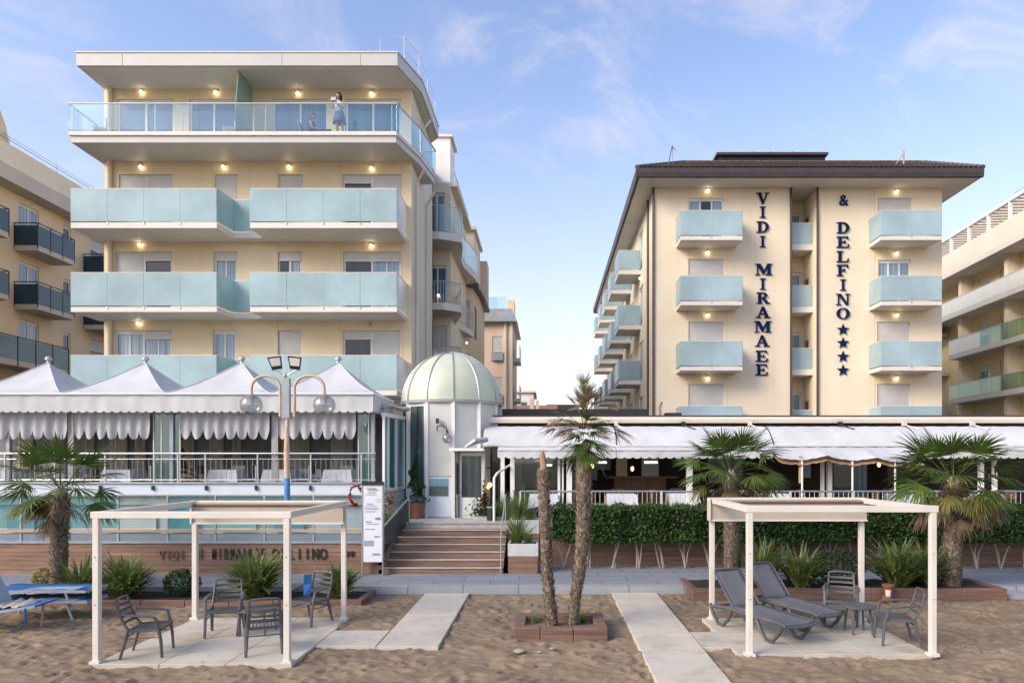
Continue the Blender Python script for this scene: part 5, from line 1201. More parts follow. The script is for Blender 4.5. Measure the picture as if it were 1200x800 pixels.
walk('concrete_pad', 'slab', [(2.95+1.0*i, 2.95+1.0*(i+1), 10.5+c, 10.5+c+1.22) for i in range(3) for c in (0, 1.22)] + [(2.5, 2.95, 10.9, 11.9)])

q = MB()
for i in range(130):   # dry leaf bits and grit on the slabs
    a, b_, c, d = rnd.choice(rects); X, Y = rnd.uniform(a+.03, b_-.03), rnd.uniform(max(c, 8.5)+.03, d-.03); s_ = rnd.uniform(.010, .026); t_ = rnd.uniform(0, 6.28); z_ = .064
    q.add([(X-s_*math.cos(t_), Y-s_*math.sin(t_), z_), (X+s_*.4*math.sin(t_), Y-s_*.4*math.cos(t_), z_+.004), (X+s_*math.cos(t_), Y+s_*math.sin(t_), z_+.002), (X-s_*.4*math.sin(t_), Y+s_*.4*math.cos(t_), z_+.003)], [(0,1,2,3)])
lf = q.build('fallen_leaves', 'frondd'); tag(lf, 'scattered bits of dry leaf on the pale walkway and slabs', 'leaves', None, 'stuff')
# ================================================================== PERGOLAS
def pergola(label, xa, xb, ya, yb, z, xcl):
    p = thing('pergola', label, 'pergola', ((xa+xb)/2, (ya+yb)/2, 0)); t = .045
    for x in (xa, xb):
        for y in (ya, yb):
            q = MB(); q.box(x-t, x+t, y-t, y+t, .0, z-.10); o = q.build('post', 'pergola', p); bv = o.modifiers.new('b', 'BEVEL'); bv.width = .008; bv.segments = 2
            q = MB(); q.box(x-.075, x+.075, y-.075, y+.075, .03, .075); q.build('foot_plate', 'pergola', o)
    for (a, b_, c, d) in ((xa-.07, xb+.07, ya-.05, ya+.05), (xa-.07, xb+.07, yb-.05, yb+.05)):
        q = MB(); q.box(a, b_, c, d, z-.10, z); o = q.build('beam', 'pergola', p); bv = o.modifiers.new('b', 'BEVEL'); bv.width = .006; bv.segments = 2
    for x in (xa, xb):
        q = MB(); q.box(x-.045, x+.045, ya+.051, yb-.051, z-.098, z-.004); q.build('side_beam', 'pergola', p)
    q = MB(); q.box(xcl, xb+.03, yb-.16, yb-.06, z-.40, z-.03); o = q.build('canvas_box', 'canvas', p)
    q = MB(); q.tube([(xcl+.02, yb-.18, z-.075), (xb, yb-.18, z-.075)], .022, 8); q.build('roller_bar', 'woodbox', o)
    q = MB(); q.box(xcl-.01, xb+.04, yb-.175, yb-.05, z-.43, z-.40); q.box(xcl-.03, xcl, yb-.2, yb-.04, z-.42, z+.0); q.build('bottom_bar', 'pergola', o)
    for x in (xa, xb):
        for zz in (.9, 1.6): q = MB(); q.sphere((x, ya-.047, zz), .009, 6); q.build('bolt', 'dark', p)
    return p
pergola('left white pergola frame over four grey armchairs', -6.63, -3.82, 10.08, 12.9, 2.27, -6.60)
pergola('right white pergola frame over the two grey sun loungers', 3.12, 5.93, 10.48, 12.85, 2.33, 3.05)

# ================================================================== CHAIRS
def bar(q, pts, w=.035, h=.03): 
    for a, b in zip(pts[:-1], pts[1:]): q.beam(a, b, w, h)
def make_armchair(label):
    t = local('armchair', label, 'armchair', 'grey slatted resin armchairs'); hw = .27; sz = .42
    for s in (-1, 1):
        q = MB(); q.tube([(s*hw, -.25, 0), (s*(hw-.005), -.235, .25), (s*(hw), -.20, sz+.02), (s*(hw+.01), -.16, .60)], [.024,.027,.030,.026], 8, True, .8)
        q.build('leg', 'plastic', t, True)
        q = MB(); q.tube([(s*(hw-.01), .33, 0), (s*(hw-.02), .26, .25), (s*(hw-.03), .22, sz+.03)], [.023,.028,.030], 8, True, .8); q.build('leg', 'plastic', t, True)
        q = MB(); q.tube([(s*(hw+.01), -.17, .605), (s*(hw+.02), -.05, .635), (s*(hw+.01), .12, .645), (s*(hw-.02), .285, .66)], [.028,.036,.034,.026], 8, True, .5); q.build('armrest', 'plastic', t, True)
        q = MB(); q.tube([(s*(hw-.015), -.19, .30), (s*(hw-.02), .25, .30)], .012, 6, True, .7); q.build('stretcher', 'plastic', t, True)
    q = MB(); q.tube([(-hw+.01, .275, .30), (hw-.01, .275, .30)], .012, 6); q.build('stretcher', 'plastic', t, True)
    q = MB(); bar(q, [(-hw+.01,-.23,sz), (hw-.01,-.23,sz)], .04, .045); bar(q, [(-hw+.01,.22,sz-.015), (hw-.01,.22,sz-.015)], .035, .04)
    for s in (-1, 1): bar(q, [(s*(hw-.02),-.22,sz+.002), (s*(hw-.03),.23,sz-.012)], .035, .05)
    for i in range(9):
        x = -.208+.052*i; q.beam((x,-.22,sz+.004), (x,.0,sz-.006), .036, .016); q.beam((x,.0,sz-.006), (x,.22,sz-.004), .036, .016)
    q.build('seat', 'plastic', t)
    q = MB(); bp = lambda z: .22+.17*((z-sz)/.45)+.03*math.sin((z-sz)/.45*math.pi)
    for s in (-1, 1): q.tube([(s*(hw-.03-.005*k), bp(sz+.02+.42*k/6), sz+.02+.42*k/6) for k in range(7)], .019, 8)
    q.tube([(-(hw-.06), bp(.86), .86), (-(hw-.1), bp(.875), .875), (0, bp(.88)+.012, .885), (hw-.1, bp(.875), .875), (hw-.06, bp(.86), .86)], .019, 8)
    q.build('back_frame', 'plastic', t, True)
    q = MB()
    for k in range(4):
        z = .52+.085*k; n = 8; y_ = bp(z)
        q.add([v for i in range(n+1) for v in [((-.235+.47*i/n), y_+.035*math.sin(math.pi*i/n)+dy, z+dz) for dy, dz in ((-.006,-.021),(.006,-.021),(.009,.021),(-.003,.021))]],
              [(i*4+a, i*4+(a+1)%4, (i+1)*4+(a+1)%4, (i+1)*4+a) for i in range(n) for a in range(4)])
    q.build('back_slats', 'plastic', t, True, 35)
    return t
ch = make_armchair('grey armchair at the left front of the left pergola facing right')
place(ch, (-6.12, 10.55, .045), R(102))
GC = 'grey slatted resin armchairs'
dup(ch, (-5.53, 11.75, .045), R(16), 'grey armchair at the back left of the left pergola facing the sand', GC)
dup(ch, (-4.43, 10.72, .045), R(203), 'grey armchair seen from behind beside the front right post of the left pergola', GC)
dup(ch, (-4.36, 12.55, .045), R(-22), 'grey armchair with a blue towel at the back right of the left pergola', GC)
dup(ch, (5.42, 12.55, .045), R(-24), 'grey armchair behind the round table under the right pergola', GC)
dup(ch, (5.72, 11.2, .045), R(258), 'grey armchair at the front right of the right pergola seen from its side', GC)
q = MB(); tx, ty = -4.36, 12.55
q.add([(tx-.16, ty+.17, .72), (tx-.02, ty+.21, .73), (tx-.01, ty+.18, .91), (tx-.14, ty+.14, .90), (tx-.12,ty+.06,.54), (tx-.02, ty+.12, .53)], [(0,1,2,3), (4,5,1,0)])
o = q.build('towel', 'blue'); tag(o, 'blue towel hung over the back of a grey armchair', 'towel'); sd = o.modifiers.new('s', 'SOLIDIFY'); sd.thickness = .02
tt = thing('side_table', 'low square grey table between the armchairs under the left pergola', 'table', (-5.02, 11.85, .045))
q = MB(); q.box(-5.3, -4.74, 11.57, 12.13, .43, .46); o = q.build('tabletop', 'plastic', tt); bv = o.modifiers.new('b', 'BEVEL'); bv.width = .02; bv.segments = 2
for sx in (-1, 1):
    for sy in (-1, 1): q = MB(); q.tube([(-5.02+sx*.24, 11.85+sy*.24, .045), (-5.02+sx*.21, 11.85+sy*.21, .43)], .02, 8); q.build('leg', 'plastic', tt, True)
tt = thing('round_table', 'low round grey table between armchairs under the right pergola', 'table', (5.42, 11.85, .045))
q = MB(); q.lathe([(.001,.0),(.27,.0),(.30,.015),(.30,.03),(.28,.042),(.001,.045)], (5.42, 11.85, .48), 32); q.build('tabletop', 'plastic', tt, True, 30)
for k in range(4):
    a = R(45+90*k); q = MB(); q.tube([(5.42+.24*math.cos(a), 11.85+.24*math.sin(a), .045), (5.42+.19*math.cos(a), 11.85+.19*math.sin(a), .48)], .02, 8); q.build('leg', 'plastic', tt, True)

def make_lounger(label):   # head at +y, foot at -y, length 1.95
    t = local('sun_lounger', label, 'sun lounger', 'grey resin sun loungers'); hw = .31; z = .36
    q = MB(); 
    for s in (-1, 1): q.tube([(s*hw, -.98, z-.03), (s*hw, -.9, z), (s*hw, 0, z+.0), (s*hw, .45, z), (s*hw, .9, z-.05)], [.035,.042,.045,.045,.038], 8, True, .9)
    q.tube([(-hw,-.98,z-.03),(0,-1.01,z-.04),(hw,-.98,z-.03)], .026, 8); q.tube([(-hw,.9,z-.05),(hw,.9,z-.05)], .024, 8); q.build('frame', 'plastic', t, True)
    for y0 in (-.62, .62):
        for s in (-1, 1):
            q = MB(); q.tube([(s*hw, y0-.28, z-.01), (s*hw, y0-.17, .16), (s*hw, y0-.03, .02), (s*hw, y0+.1, .02), (s*hw, y0+.24, .17), (s*hw, y0+.34, z-.01)], [.036,.034,.032,.032,.034,.036], 8, True, .9); q.build('leg', 'plastic', t, True)
    q = MB(); n = 14
    for (a, b) in (((-.97, z-.005), (.32, z+.03)),):
        vs = []
        for i in range(n+1):
            u = i/n; y_ = a[0]+(b[0]-a[0])*u; zz = a[1]+(b[1]-a[1])*u
            for k in range(7): x = -hw+.02+(2*hw-.04)*k/6; vs.append((x, y_, zz+.02-.022*(1-abs(2*k/6-1)**2)))
        q.add(vs, [(i*7+k, i*7+k+1, (i+1)*7+k+1, (i+1)*7+k) for i in range(n) for k in range(6)])
    o = q.build('seat_sling', 'textil', t, True); sd = o.modifiers.new('s', 'SOLIDIFY'); sd.thickness = .015
    y0, z0 = .32, z+.03; ang = R(47); L = .80; P = lambda d: (y0+math.cos(ang)*d, z0+math.sin(ang)*d)
    q = MB(); vs = []
    for i in range(9):
        u = L*i/8; y_, zz = P(u)
        for k in range(7): x = -hw+.03+(2*hw-.06)*k/6; vs.append((x, y_+.02*(1-abs(2*k/6-1)**2), zz))
    q.add(vs, [(i*7+k, i*7+k+1, (i+1)*7+k+1, (i+1)*7+k) for i in range(8) for k in range(6)]); o = q.build('back_sling', 'textil', t, True); sd = o.modifiers.new('s', 'SOLIDIFY'); sd.thickness = .015
    q = MB()
    c0, c1 = P(.0), P(L); q.tube([(-hw+.01, c0[0], c0[1]), (-hw+.01, *P(L-.05)), (-hw+.05, c1[0], c1[1]+.0), (hw-.05, c1[0], c1[1]), (hw-.01, *P(L-.05)), (hw-.01, c0[0], c0[1])], .02, 8); q.build('back_frame', 'plastic', t, True)
    q = MB(); 
    for s in (-1, 1): q.tube([(s*(hw-.03), *P(.42)), (s*(hw-.03), .86, z-.03)], .013, 6)
    q.build('back_support', 'plastic', t, True)
    return t
lo = make_lounger('grey sun lounger nearest the left front post of the right pergola'); place(lo, (3.70, 11.85, .045), R(24))
dup(lo, (4.52, 12.62, .045), R(24), 'grey sun lounger behind the first beside the round table', 'grey resin sun loungers')
def make_bluebed(label):   # head at -x
    t = local('beach_bed', label, 'sun bed', 'blue canvas beach beds'); hw = .32; z = .36
    q = MB()
    for s in (-1, 1): q.beam((-.95, s*hw, z), (.95, s*hw, z), .035, .05)
    for x in (-.95, .3, .95): q.beam((x, -hw, z), (x, hw, z), .035, .045)
    q.build('frame', 'aluw', t)
    for x, dx in ((-.6, -.14), (.55, .14)):
        for s in (-1, 1): q = MB(); q.tube([(x, s*(hw-.02), z-.02), (x+dx, s*(hw-.0), .0)], .022, 8); q.build('leg', 'aluw', t, True)
    q = MB(); vs = []; n = 16
    for i in range(n+1):
        x = -.94+1.88*i/n
        for k in range(6): y = -hw+2*hw*k/5; vs.append((x, y, z+.03-.035*(1-abs(2*k/5-1)**2)+.008*math.sin(i*1.7+k)))
    q.add(vs, [(i*6+k, i*6+k+1, (i+1)*6+k+1, (i+1)*6+k) for i in range(n) for k in range(5)]); o = q.build('canvas', 'blue', t, True); sd = o.modifiers.new('s', 'SOLIDIFY'); sd.thickness = .012
    q = MB(); q.add([(-.3,-hw-.012,z+.03),(.7,-hw-.012,z+.03),(.7,hw*.2,z+.035),(-.1,-.0,z+.035)], [(0,1,2,3)]); o = q.build('pale_stripe', 'bluel', t); sd = o.modifiers.new('s', 'SOLIDIFY'); sd.thickness = .01
    return t
bbed = make_bluebed('blue beach bed standing on the sand left of the left pergola, under another bed'); place(bbed, (-9.62, 13.15, .0), R(3))
dup(bbed, (-9.66, 13.22, .19), R(1), 'blue beach bed stacked on top of another bed left of the left pergola', 'blue canvas beach beds')
b2 = thing('beach_bed', 'blue beach bed with raised back and hanging blue strap at the left edge', 'sun bed', (-10.0, 12.2, 0), 0, 'blue canvas beach beds')
q = MB(); q.add([(-10.6,11.8,.52),(-9.62,11.85,.40),(-9.62,12.5,.42),(-10.6,12.45,.54)], [(0,1,2,3)]); q.add([(-9.62,11.85,.40),(-8.9,11.9,.50),(-8.9,12.45,.52),(-9.62,12.5,.42)], [(0,1,2,3)])
o = q.build('canvas', 'blue', b2); sd = o.modifiers.new('s', 'SOLIDIFY'); sd.thickness = .03
q = MB(); q.add([(-9.72,11.86,.42),(-10.0,11.9,.98),(-10.0,12.45,.98),(-9.72,12.45,.42)], [(0,1,2,3)]); o = q.build('raised_back', 'bluel', b2); sd = o.modifiers.new('s', 'SOLIDIFY'); sd.thickness = .02
q = MB(); [q.beam(a, b_, .03, .045) for a, b_ in (((-10.6,11.79,.50),(-9.62,11.84,.38)), ((-9.62,11.84,.38),(-8.9,11.89,.48)), ((-10.6,12.46,.50),(-9.62,12.51,.38)), ((-9.62,12.51,.38),(-8.9,12.46,.5)), ((-9.72,11.84,.40),(-10.0,11.88,.97)))]; q.build('frame', 'aluw', b2)
for x, y in ((-9.65,11.85),(-10.5,11.85),(-9.2,12.45),(-10.4,12.45)): q = MB(); q.tube([(x, y, 0), (x+.03, y, .42)], .022, 8); q.build('leg', 'aluw', b2, True)
q = MB(); q.tube([(-9.05+.0, 11.86, .46), (-9.02, 11.84, .25), (-9.1, 11.83, .1), (-9.25, 11.83, .06), (-9.38, 11.84, .16)], .02, 6, True, .4); q.build('strap', 'blue', b2, True)
q = MB(); pts = []
for i in range(9):
    for k in range(5): pts.append((-9.65+.5*i/8, 11.95+.45*k/4, .455+.03*math.sin(i*2+k)+.02*k*.5))
q.add(pts, [(i*5+k, i*5+k+1, (i+1)*5+k+1, (i+1)*5+k) for i in range(8) for k in range(4)]); o = q.build('towel', 'canvas', None, True); tag(o, 'crumpled cream towel on the blue bed at the left edge', 'towel'); sd = o.modifiers.new('s', 'SOLIDIFY'); sd.thickness = .02

# ================================================================== PALMS
def fan(q, base, az, el, pet, rad, droop=.5, n=24, spread=170, fold=.12, ragged=0.0, wd=1.0, segs=4):
    d = Vector((math.cos(az)*math.cos(el), math.sin(az)*math.cos(el), math.sin(el))); g = Vector((0,0,-1))
    p = Vector(base); pts = [p.copy()]
    for k in range(5): d = (d + g*(.035*droop*(k+1)*.6)).normalized(); p = p + d*(pet/5); pts.append(p.copy())
    q.tube(pts, [.014,.012,.011,.010,.009,.008], 5, True, .6)
    s = d.cross(Vector((0,0,1)))
    if s.length < .2: s = Vector((-math.sin(az), math.cos(az), 0))
    s.normalize(); tw = rnd.uniform(-.5, .5); s.rotate(Matrix.Rotation(tw, 3, d)); nrm = s.cross(d).normalized()
    sp = R(spread); da = sp/n
    for i in range(n):
        ph = -sp/2+da*(i+.5)+rnd.uniform(-.02, .02); L = rad*(.72+.28*math.cos(ph*.9))*rnd.uniform(.9, 1.05)*(1-ragged*rnd.random())
        bd = (d*math.cos(ph)+s*math.sin(ph)).normalized(); bs = (-d*math.sin(ph)+s*math.cos(ph)).normalized()
        pp = p.copy(); vs = []; cup = nrm*(.10*abs(math.sin(ph)))
        bd = (bd+cup).normalized(); dr = droop*rnd.uniform(.6, 1.4)
        for k in range(segs+1):
            t = k/segs; w = (L*t*da*.5 if t <= .5 else L*.5*da*.5*(1-(t-.5)/.5)**.7)*wd+.002
            zoff = nrm*(fold*w*(1 if i % 2 else -1)) 
            vs += [pp-bs*w-zoff, pp+bs*w+zoff]
            bd = (bd + g*(dr*.10*(1+3*max(0, t-.35)))).normalized(); pp = pp+bd*(L/segs)
        q.add(vs, [(2*k, 2*k+1, 2*k+3, 2*k+2) for k in range(segs)])
def trunk_mesh(pts, rs, stubs=700, wob=.02, n=16, fringe=1.0):
    q = MB(); P = []; Rr = []
    K = len(pts)
    for i in range((K-1)*9+1):
        k = min(i//9, K-2); t = (i-k*9)/9; P.append(Vector(pts[k]).lerp(Vector(pts[k+1]), t)); Rr.append(rs[k]*(1-t)+rs[k+1]*t)
    vs = []; fs = []
    for i, (p, r) in enumerate(zip(P, Rr)):
        for j in range(n):
            a = 2*math.pi*j/n; rr = r*(1+.10*noise.noise((math.cos(a)*2, math.sin(a)*2, p.z*6)) + .05*(1 if (i+j) % 2 else -1)); vs.append((p.x+rr*math.cos(a), p.y+rr*math.sin(a), p.z))
    fs = [(i*n+j, i*n+(j+1)%n, (i+1)*n+(j+1)%n, (i+1)*n+j) for i in range(len(P)-1) for j in range(n)]
    q.add(vs, fs); q2 = MB()
    for s_ in range(stubs):
        u = rnd.random()*(len(P)-1); i = int(u); p = P[i].lerp(P[min(i+1, len(P)-1)], u-i); r = Rr[i]; a = rnd.uniform(0, 6.283)
        o = Vector((math.cos(a), math.sin(a), 0)); sd_ = Vector((-math.sin(a), math.cos(a), 0)); L = rnd.uniform(.035, .09)*fringe; w = rnd.uniform(.012, .03)
        b0 = p+o*(r*.97); up = Vector((0,0,1)) if rnd.random() < .6 else (Vector((0,0,1))*.5+sd_*rnd.choice((-1,1)))
        tip = b0+o*rnd.uniform(.01,.045)+up.normalized()*L
        q2.add([b0-sd_*w, b0+sd_*w, tip+sd_*w*.4, tip-sd_*w*.4], [(0,1,2,3)])
    return q, q2
def palm(label, base, top, r0, r1, rad, nf, seed, lean=None, mids=None, dead=8, up=(.1, 1.45), yellow=5, deadpet=.25):
    global rnd; old = rnd; rnd = random.Random(seed)
    t = thing('palm_tree', label, 'palm tree', base)
    pts = [base] + (mids or []) + [top]; rs = [r0 + (r1-r0)*i/(len(pts)-1) for i in range(len(pts))]; rs[0] *= 1.12
    q, q2 = trunk_mesh(pts, rs, int(900*Vector(base).__sub__(Vector(top)).length)); tr_ = q.build('trunk', 'trunk', t, True, 70); q2.build('bark_fibre', 'fiber', tr_)
    q = MB(); tp = Vector(top); q.tube([tp+Vector((0,0,-.1)), tp+Vector((0,0,.1)), tp+Vector((0,0,.28))], [r1*1.05, r1*.9, r1*.3], 10); q.build('crown_shaft', 'fiber', t, True)
    q = MB()
    for i in range(nf):
        u = (i+.5)/nf; el = up[0]+(up[1]-up[0])*u+rnd.uniform(-.12,.12); az = i*2.39996+rnd.uniform(-.25,.25)
        fan(q, tp+Vector((math.cos(az)*r1*.7, math.sin(az)*r1*.7, .1+.2*u)), az, el, rad*(.5+.12*(1-u)), rad*.58*rnd.uniform(.85,1.1), .55+.9*(1-u), 26, rnd.uniform(150, 200))
    q.build('crown', 'frond', t)
    q = MB()
    for i in range(yellow):
        az = rnd.uniform(0, 6.28); el = rnd.uniform(-.35, .15); fan(q, tp+Vector((math.cos(az)*r1*.8, math.sin(az)*r1*.8, .02)), az, el, rad*.5, rad*.5, 1.6, 22, 150, ragged=.2)
    if yellow: q.build('yellow_fronds', 'frondy', t)
    q = MB()
    for i in range(dead):
        az = rnd.uniform(0, 6.28); el = rnd.uniform(-1.2, -.1); fan(q, tp+Vector((math.cos(az)*r1*.9, math.sin(az)*r1*.9, -.05-.1*rnd.random())), az, el, rad*deadpet*1.15, rad*.46, 1.5, 22, 120, ragged=.45, wd=.6, fold=.4)
    for i in range(160):
        a = rnd.uniform(0, 6.28); o = Vector((math.cos(a), math.sin(a), 0)); b0 = tp+o*r1*.95+Vector((0,0,rnd.uniform(-.25,.15))); e = b0+o*rnd.uniform(.05,.16)+Vector((0,0,rnd.uniform(-.2,.14))); w = Vector((-math.sin(a), math.cos(a), 0))*.012; q.add([b0-w, b0+w, e+w*.4, e-w*.4], [(0,1,2,3)])
    if dead: q.build('dead_fronds', 'frondd', t)
    rnd = old; return t
DP = 15.0
palm('short fan palm at the far left in front of the wind screen', (PX(68, DP), DP, .1), (PX(71, DP), DP, 2.22), .145, .15, 1.15, 19, 11, up=(-.1, 1.25), dead=9, yellow=8, deadpet=.3)
palm('fan palm behind the left post of the right pergola', (PX(858, 15.5), 15.5, .15), (PX(857, 15.5), 15.5, 2.56), .165, .165, 1.17, 24, 22, up=(0, 1.2), dead=14, yellow=8)
palm('thick fan palm in the bed right of the right pergola', (PX(1115, 15.3), 15.3, .2), (PX(1117, 15.3), 15.3, 2.42), .175, .185, 1.27, 28, 33, up=(-.05, 1.2), dead=17, yellow=9, deadpet=.45)
# middle palm, thin with dead outer fronds
t = thing('palm_tree', 'tall thin fan palm with browned outer fronds growing beside the broken stump', 'palm tree', (.48, 12.1, 0))
D_ = 12.1; P_ = lambda px, py: (PX(px, D_), D_, PZ(py, D_))
q, q2 = trunk_mesh([P_(671, 733), P_(674, 705), P_(679, 670), P_(683, 630), P_(684, 590), P_(684, 555), P_(683, 522)], [.075, .08, .10, .12, .125, .13, .12], 2200); tr_ = q.build('trunk', 'trunk', t, True, 70); q2.build('bark_fibre', 'fiber', tr_)
rnd = random.Random(5); q = MB()
tp = Vector(P_(685, 528))
for i in range(24):
    az = i*2.4; u = i/34; el = -.7+1.95*u**.7; fan(q, tp+Vector((math.cos(az)*.11*(1-u*.6), math.sin(az)*.11*(1-u*.6), -.02+.72*u)), az, el, .10, .47, 1.1, 18, 105, ragged=.3, wd=1.0)
q.build('crown', 'frond', t)
q = MB()
for i in range(12): az = i*2.4+1; fan(q, tp+Vector((0, 0, .50+.05*i)), az, .9+.05*i, .12, .34, .4, 16, 100, ragged=.5, wd=.6)
q.build('yellow_fronds', 'frondy', t)
q = MB()
for az, el, pet, rd in ((3.2,.40,.42,.46),(3.0,.25,.45,.46),(3.5,.42,.42,.42),(2.8,.6,.38,.40),(3.3,.1,.3,.4),(.05,.22,.48,.46),(-.2,.1,.46,.44),(.3,.38,.40,.38),(3.9,.1,.3,.35),(5.6,.1,.3,.35),(1.2,1.2,.55,.3),(2.2,1.25,.6,.3),(4.5,1.2,.55,.3),(5.5,1.3,.62,.28),(.6,1.35,.6,.3),(1.8,.95,.5,.34),(3.4,1.0,.5,.34),(5.0,.95,.5,.34),(0.2,.9,.5,.34),(2.6,.8,.45,.34),(6.0,1.1,.6,.3)):
    fan(q, tp+Vector((0, 0, .40 if el < 1 else .62)), az, el-.12, pet*(1.15 if el < 1 else .55), rd, 1.0 if el < 1 else .3, 24, 150, ragged=.6, wd=.45, fold=.5)
for i in range(90):
    a = rnd.uniform(0, 6.28); o = Vector((math.cos(a), math.sin(a), 0)); b0 = tp+o*.13+Vector((0,0,rnd.uniform(-.35,.1))); e = b0+o*rnd.uniform(.04,.12)+Vector((0,0,rnd.uniform(-.16,.1))); w = Vector((-math.sin(a), math.cos(a), 0))*.01; q.add([b0-w, b0+w, e+w*.4, e-w*.4], [(0,1,2,3)])
q.build('dead_fronds', 'frondd', t)
t = thing('palm_stump', 'bare broken palm trunk with a splintered pale tip in the square timber box', 'dead tree', (.07, 12.1, 0))
q, q2 = trunk_mesh([P_(647, 737), P_(645, 710), P_(641, 670), P_(639, 620), P_(637.5, 580), P_(637, 560), P_(637, 552)], [.10, .085, .09, .09, .09, .105, .08], 2000); tr_ = q.build('trunk', 'trunk', t, True, 70); q2.build('bark_fibre', 'fiber', tr_)
q = MB(); q.tube([P_(637, 556), P_(637, 545), P_(636, 536), P_(635.5, 531), P_(636.5, 528)], [.085, .06, .055, .045, .008], 9); q.tube([P_(636, 541), P_(630, 539.5), P_(626, 540)], [.02, .015, .006], 6); q.tube([P_(638, 548), P_(642, 551)], [.02, .008], 6); q.build('broken_tip', 'trunkb', t, True)
bx_ = thing('timber_box', 'square box of reddish timber blocks around the middle palm trunks', 'planter', (.25, 12.1, 0))
for (a, b_, c, d) in ((-.56, -.10, 11.5, 11.72), (-.095, .46, 11.5, 11.72), (.465, 1.04, 11.5, 11.72), (-.56, -.36, 11.725, 12.5), (.84, 1.04, 11.725, 12.5), (-.56, .2, 12.505, 12.72), (.205, 1.04, 12.505, 12.72)):
    q = MB(); q.box(a, b_, c, d, -.05, .20+rnd.uniform(-.01, .01)); o = q.build('timber_block', 'woodbox', bx_); bv = o.modifiers.new('b', 'BEVEL'); bv.width = .018; bv.segments = 2
q = MB(); q.box(-.355, .835, 11.73, 12.5, -.02, .10); q.build('sand_fill', 'sand', bx_)
for X_, n_, lb_ in ((.62, 60, 'low weeds growing right of the thin palm inside the timber box'), (-.2, 40, 'low weeds growing left of the stump inside the timber box')):
    wd = MB(); blades(wd, (X_, 12.33, .1), n_, .2, .15, .012); o = wd.build('weed_tuft', 'grassy'); tag(o, lb_, 'weeds')
for x, y, r in ((-.42, 10.75, .12), (.1, 10.9, .07), (-.1,10.7,.05)):
    q = MB(); q.sphere((x, y, .03), r*.8, 10, .3); o = q.build('stone', 'sandstone', None, True); tag(o, {'.12':'larger flat pale stone on the sand before the timber box','.07':'small pale stone on the sand right of the flat stone','.05':'tiny pale stone between two others on the sand'}[('%.2f' % r)[1:]], 'stone')

# ================================================================== PLANT BEDS
for lab, xa, xb, ya, yb, z in (('long low bed edged with reddish timber behind the left pergola', -11.2, -3.84, 14.2, 15.39, .12), ('long low bed edged with reddish timber behind the right pergola', 3.15, 9.95, 14.72, 16.1, .27)):
    b_ = thing('plant_bed', lab, 'plant bed', ((xa+xb)/2, (ya+yb)/2, 0)); n = int((xb-xa)/.85)
    for i in range(n):
        a = xa+(xb-xa)*i/n; q = MB(); q.box(a+.003, a+(xb-xa)/n-.003, ya, ya+.13, -.05, z+rnd.uniform(-.008,.008)); o = q.build('timber_edge', 'woodbox', b_); bv = o.modifiers.new('b', 'BEVEL'); bv.width = .012
    for a in (xa, xb-.13): q = MB(); q.box(a, a+.13, ya+.135, yb, -.05, z); q.build('timber_edge', 'woodbox', b_)
    q = MB(); vs = []; nn = 60
    for i in range(nn+1):
        for k in range(9): X, Y = xa+.14+(xb-xa-.28)*i/nn, ya+.136+(yb-ya-.14)*k/8; vs.append((X, Y, z-.035+.03*noise.noise((X*5, Y*5, 1))))
    q.add(vs, [(i*9+k, (i+1)*9+k, (i+1)*9+k+1, i*9+k+1) for i in range(nn) for k in range(8)]); q.build('soil', 'soil', b_, True)
def strap(label, px, y, n, L, z, mat='blade', w=.024, spread=.22, droop=1.0):
    q = MB(); X = PX(px, y); blades(q, (X, y, z), n, L, spread, w, droop=droop); o = thing('strap_leaf_plant', label, 'plant', (X, y, z)); q.build('leaves', mat, o); return o
rnd = random.Random(77)
strap('arching green strap leaf plant beside the far left palm', 96, 14.9, 200, .95, .1, spread=.35, w=.03)
strap('broad arching strap leaf plant behind the front left post of the left pergola', 147, 14.7, 330, 1.0, .1, spread=.4, w=.03)
strap('large pale green strap leaf plant between the two middle armchairs', 299, 14.75, 380, 1.12, .1, w=.034, spread=.4)
strap('small strap leaf plant at the right end of the left bed', 398, 14.8, 230, .80, .1, spread=.3, w=.028)
strap('tall light green strap leaf plant behind the left lounger', 893, 15.2, 230, 1.1, .25, w=.024, droop=.7, spread=.3)
strap('green strap leaf plant behind the second lounger', 938, 15.0, 280, .98, .25, spread=.35, w=.028)
strap('large variegated strap leaf plant in the middle of the right bed', 1052, 15.15, 380, 1.12, .25, w=.034, spread=.4)
strap('strap leaf plant beside the front right post of the right pergola', 1088, 15.3, 200, 1.05, .25, spread=.3, w=.028)
def bush(label, px, y, z, rx_, rz_, n, mat, size=.05, name='shrub'):
    X = PX(px, y); t = thing(name, label, 'shrub', (X, y, z)); q = MB(); pts = []
    for i in range(n):
        d = Vector((rnd.gauss(0,1), rnd.gauss(0,1), rnd.gauss(0,1))).normalized()*rnd.uniform(.55, 1)**.6; pts.append((X+d.x*rx_, y+d.y*rx_*.8, z+rz_+d.z*rz_))
    leafcloud(q, pts, size); q.build('foliage', mat, t); q = MB(); q.tube([(X, y, z), (X, y, z+rz_*1.3)], [.03, .015], 6)
    for k in range(5): q.tube([(X, y, z+.05), (X+rx_*.6*math.cos(k*1.3), y+rx_*.5*math.sin(k*1.3), z+rz_*1.2)], [.015, .006], 5)
    q.build('stem', 'bark', t); return t
bush('small dark green shrub between strap leaf plants in the left bed', 213, 14.85, .08, .40, .30, 1300, 'bushd', .04)
bush('rounded dark green shrub in the middle of the right bed', 985, 15.3, .22, .55, .42, 1900, 'bushd', .04)
bush('yellow green shrub beside the far left palm', 52, 15.1, .1, .26, .28, 420, 'bladey', .045)
bush('low dark shrub at the foot of the thick palm in the right bed', 1075, 15.7, .22, .35, .28, 700, 'bushd', .04)
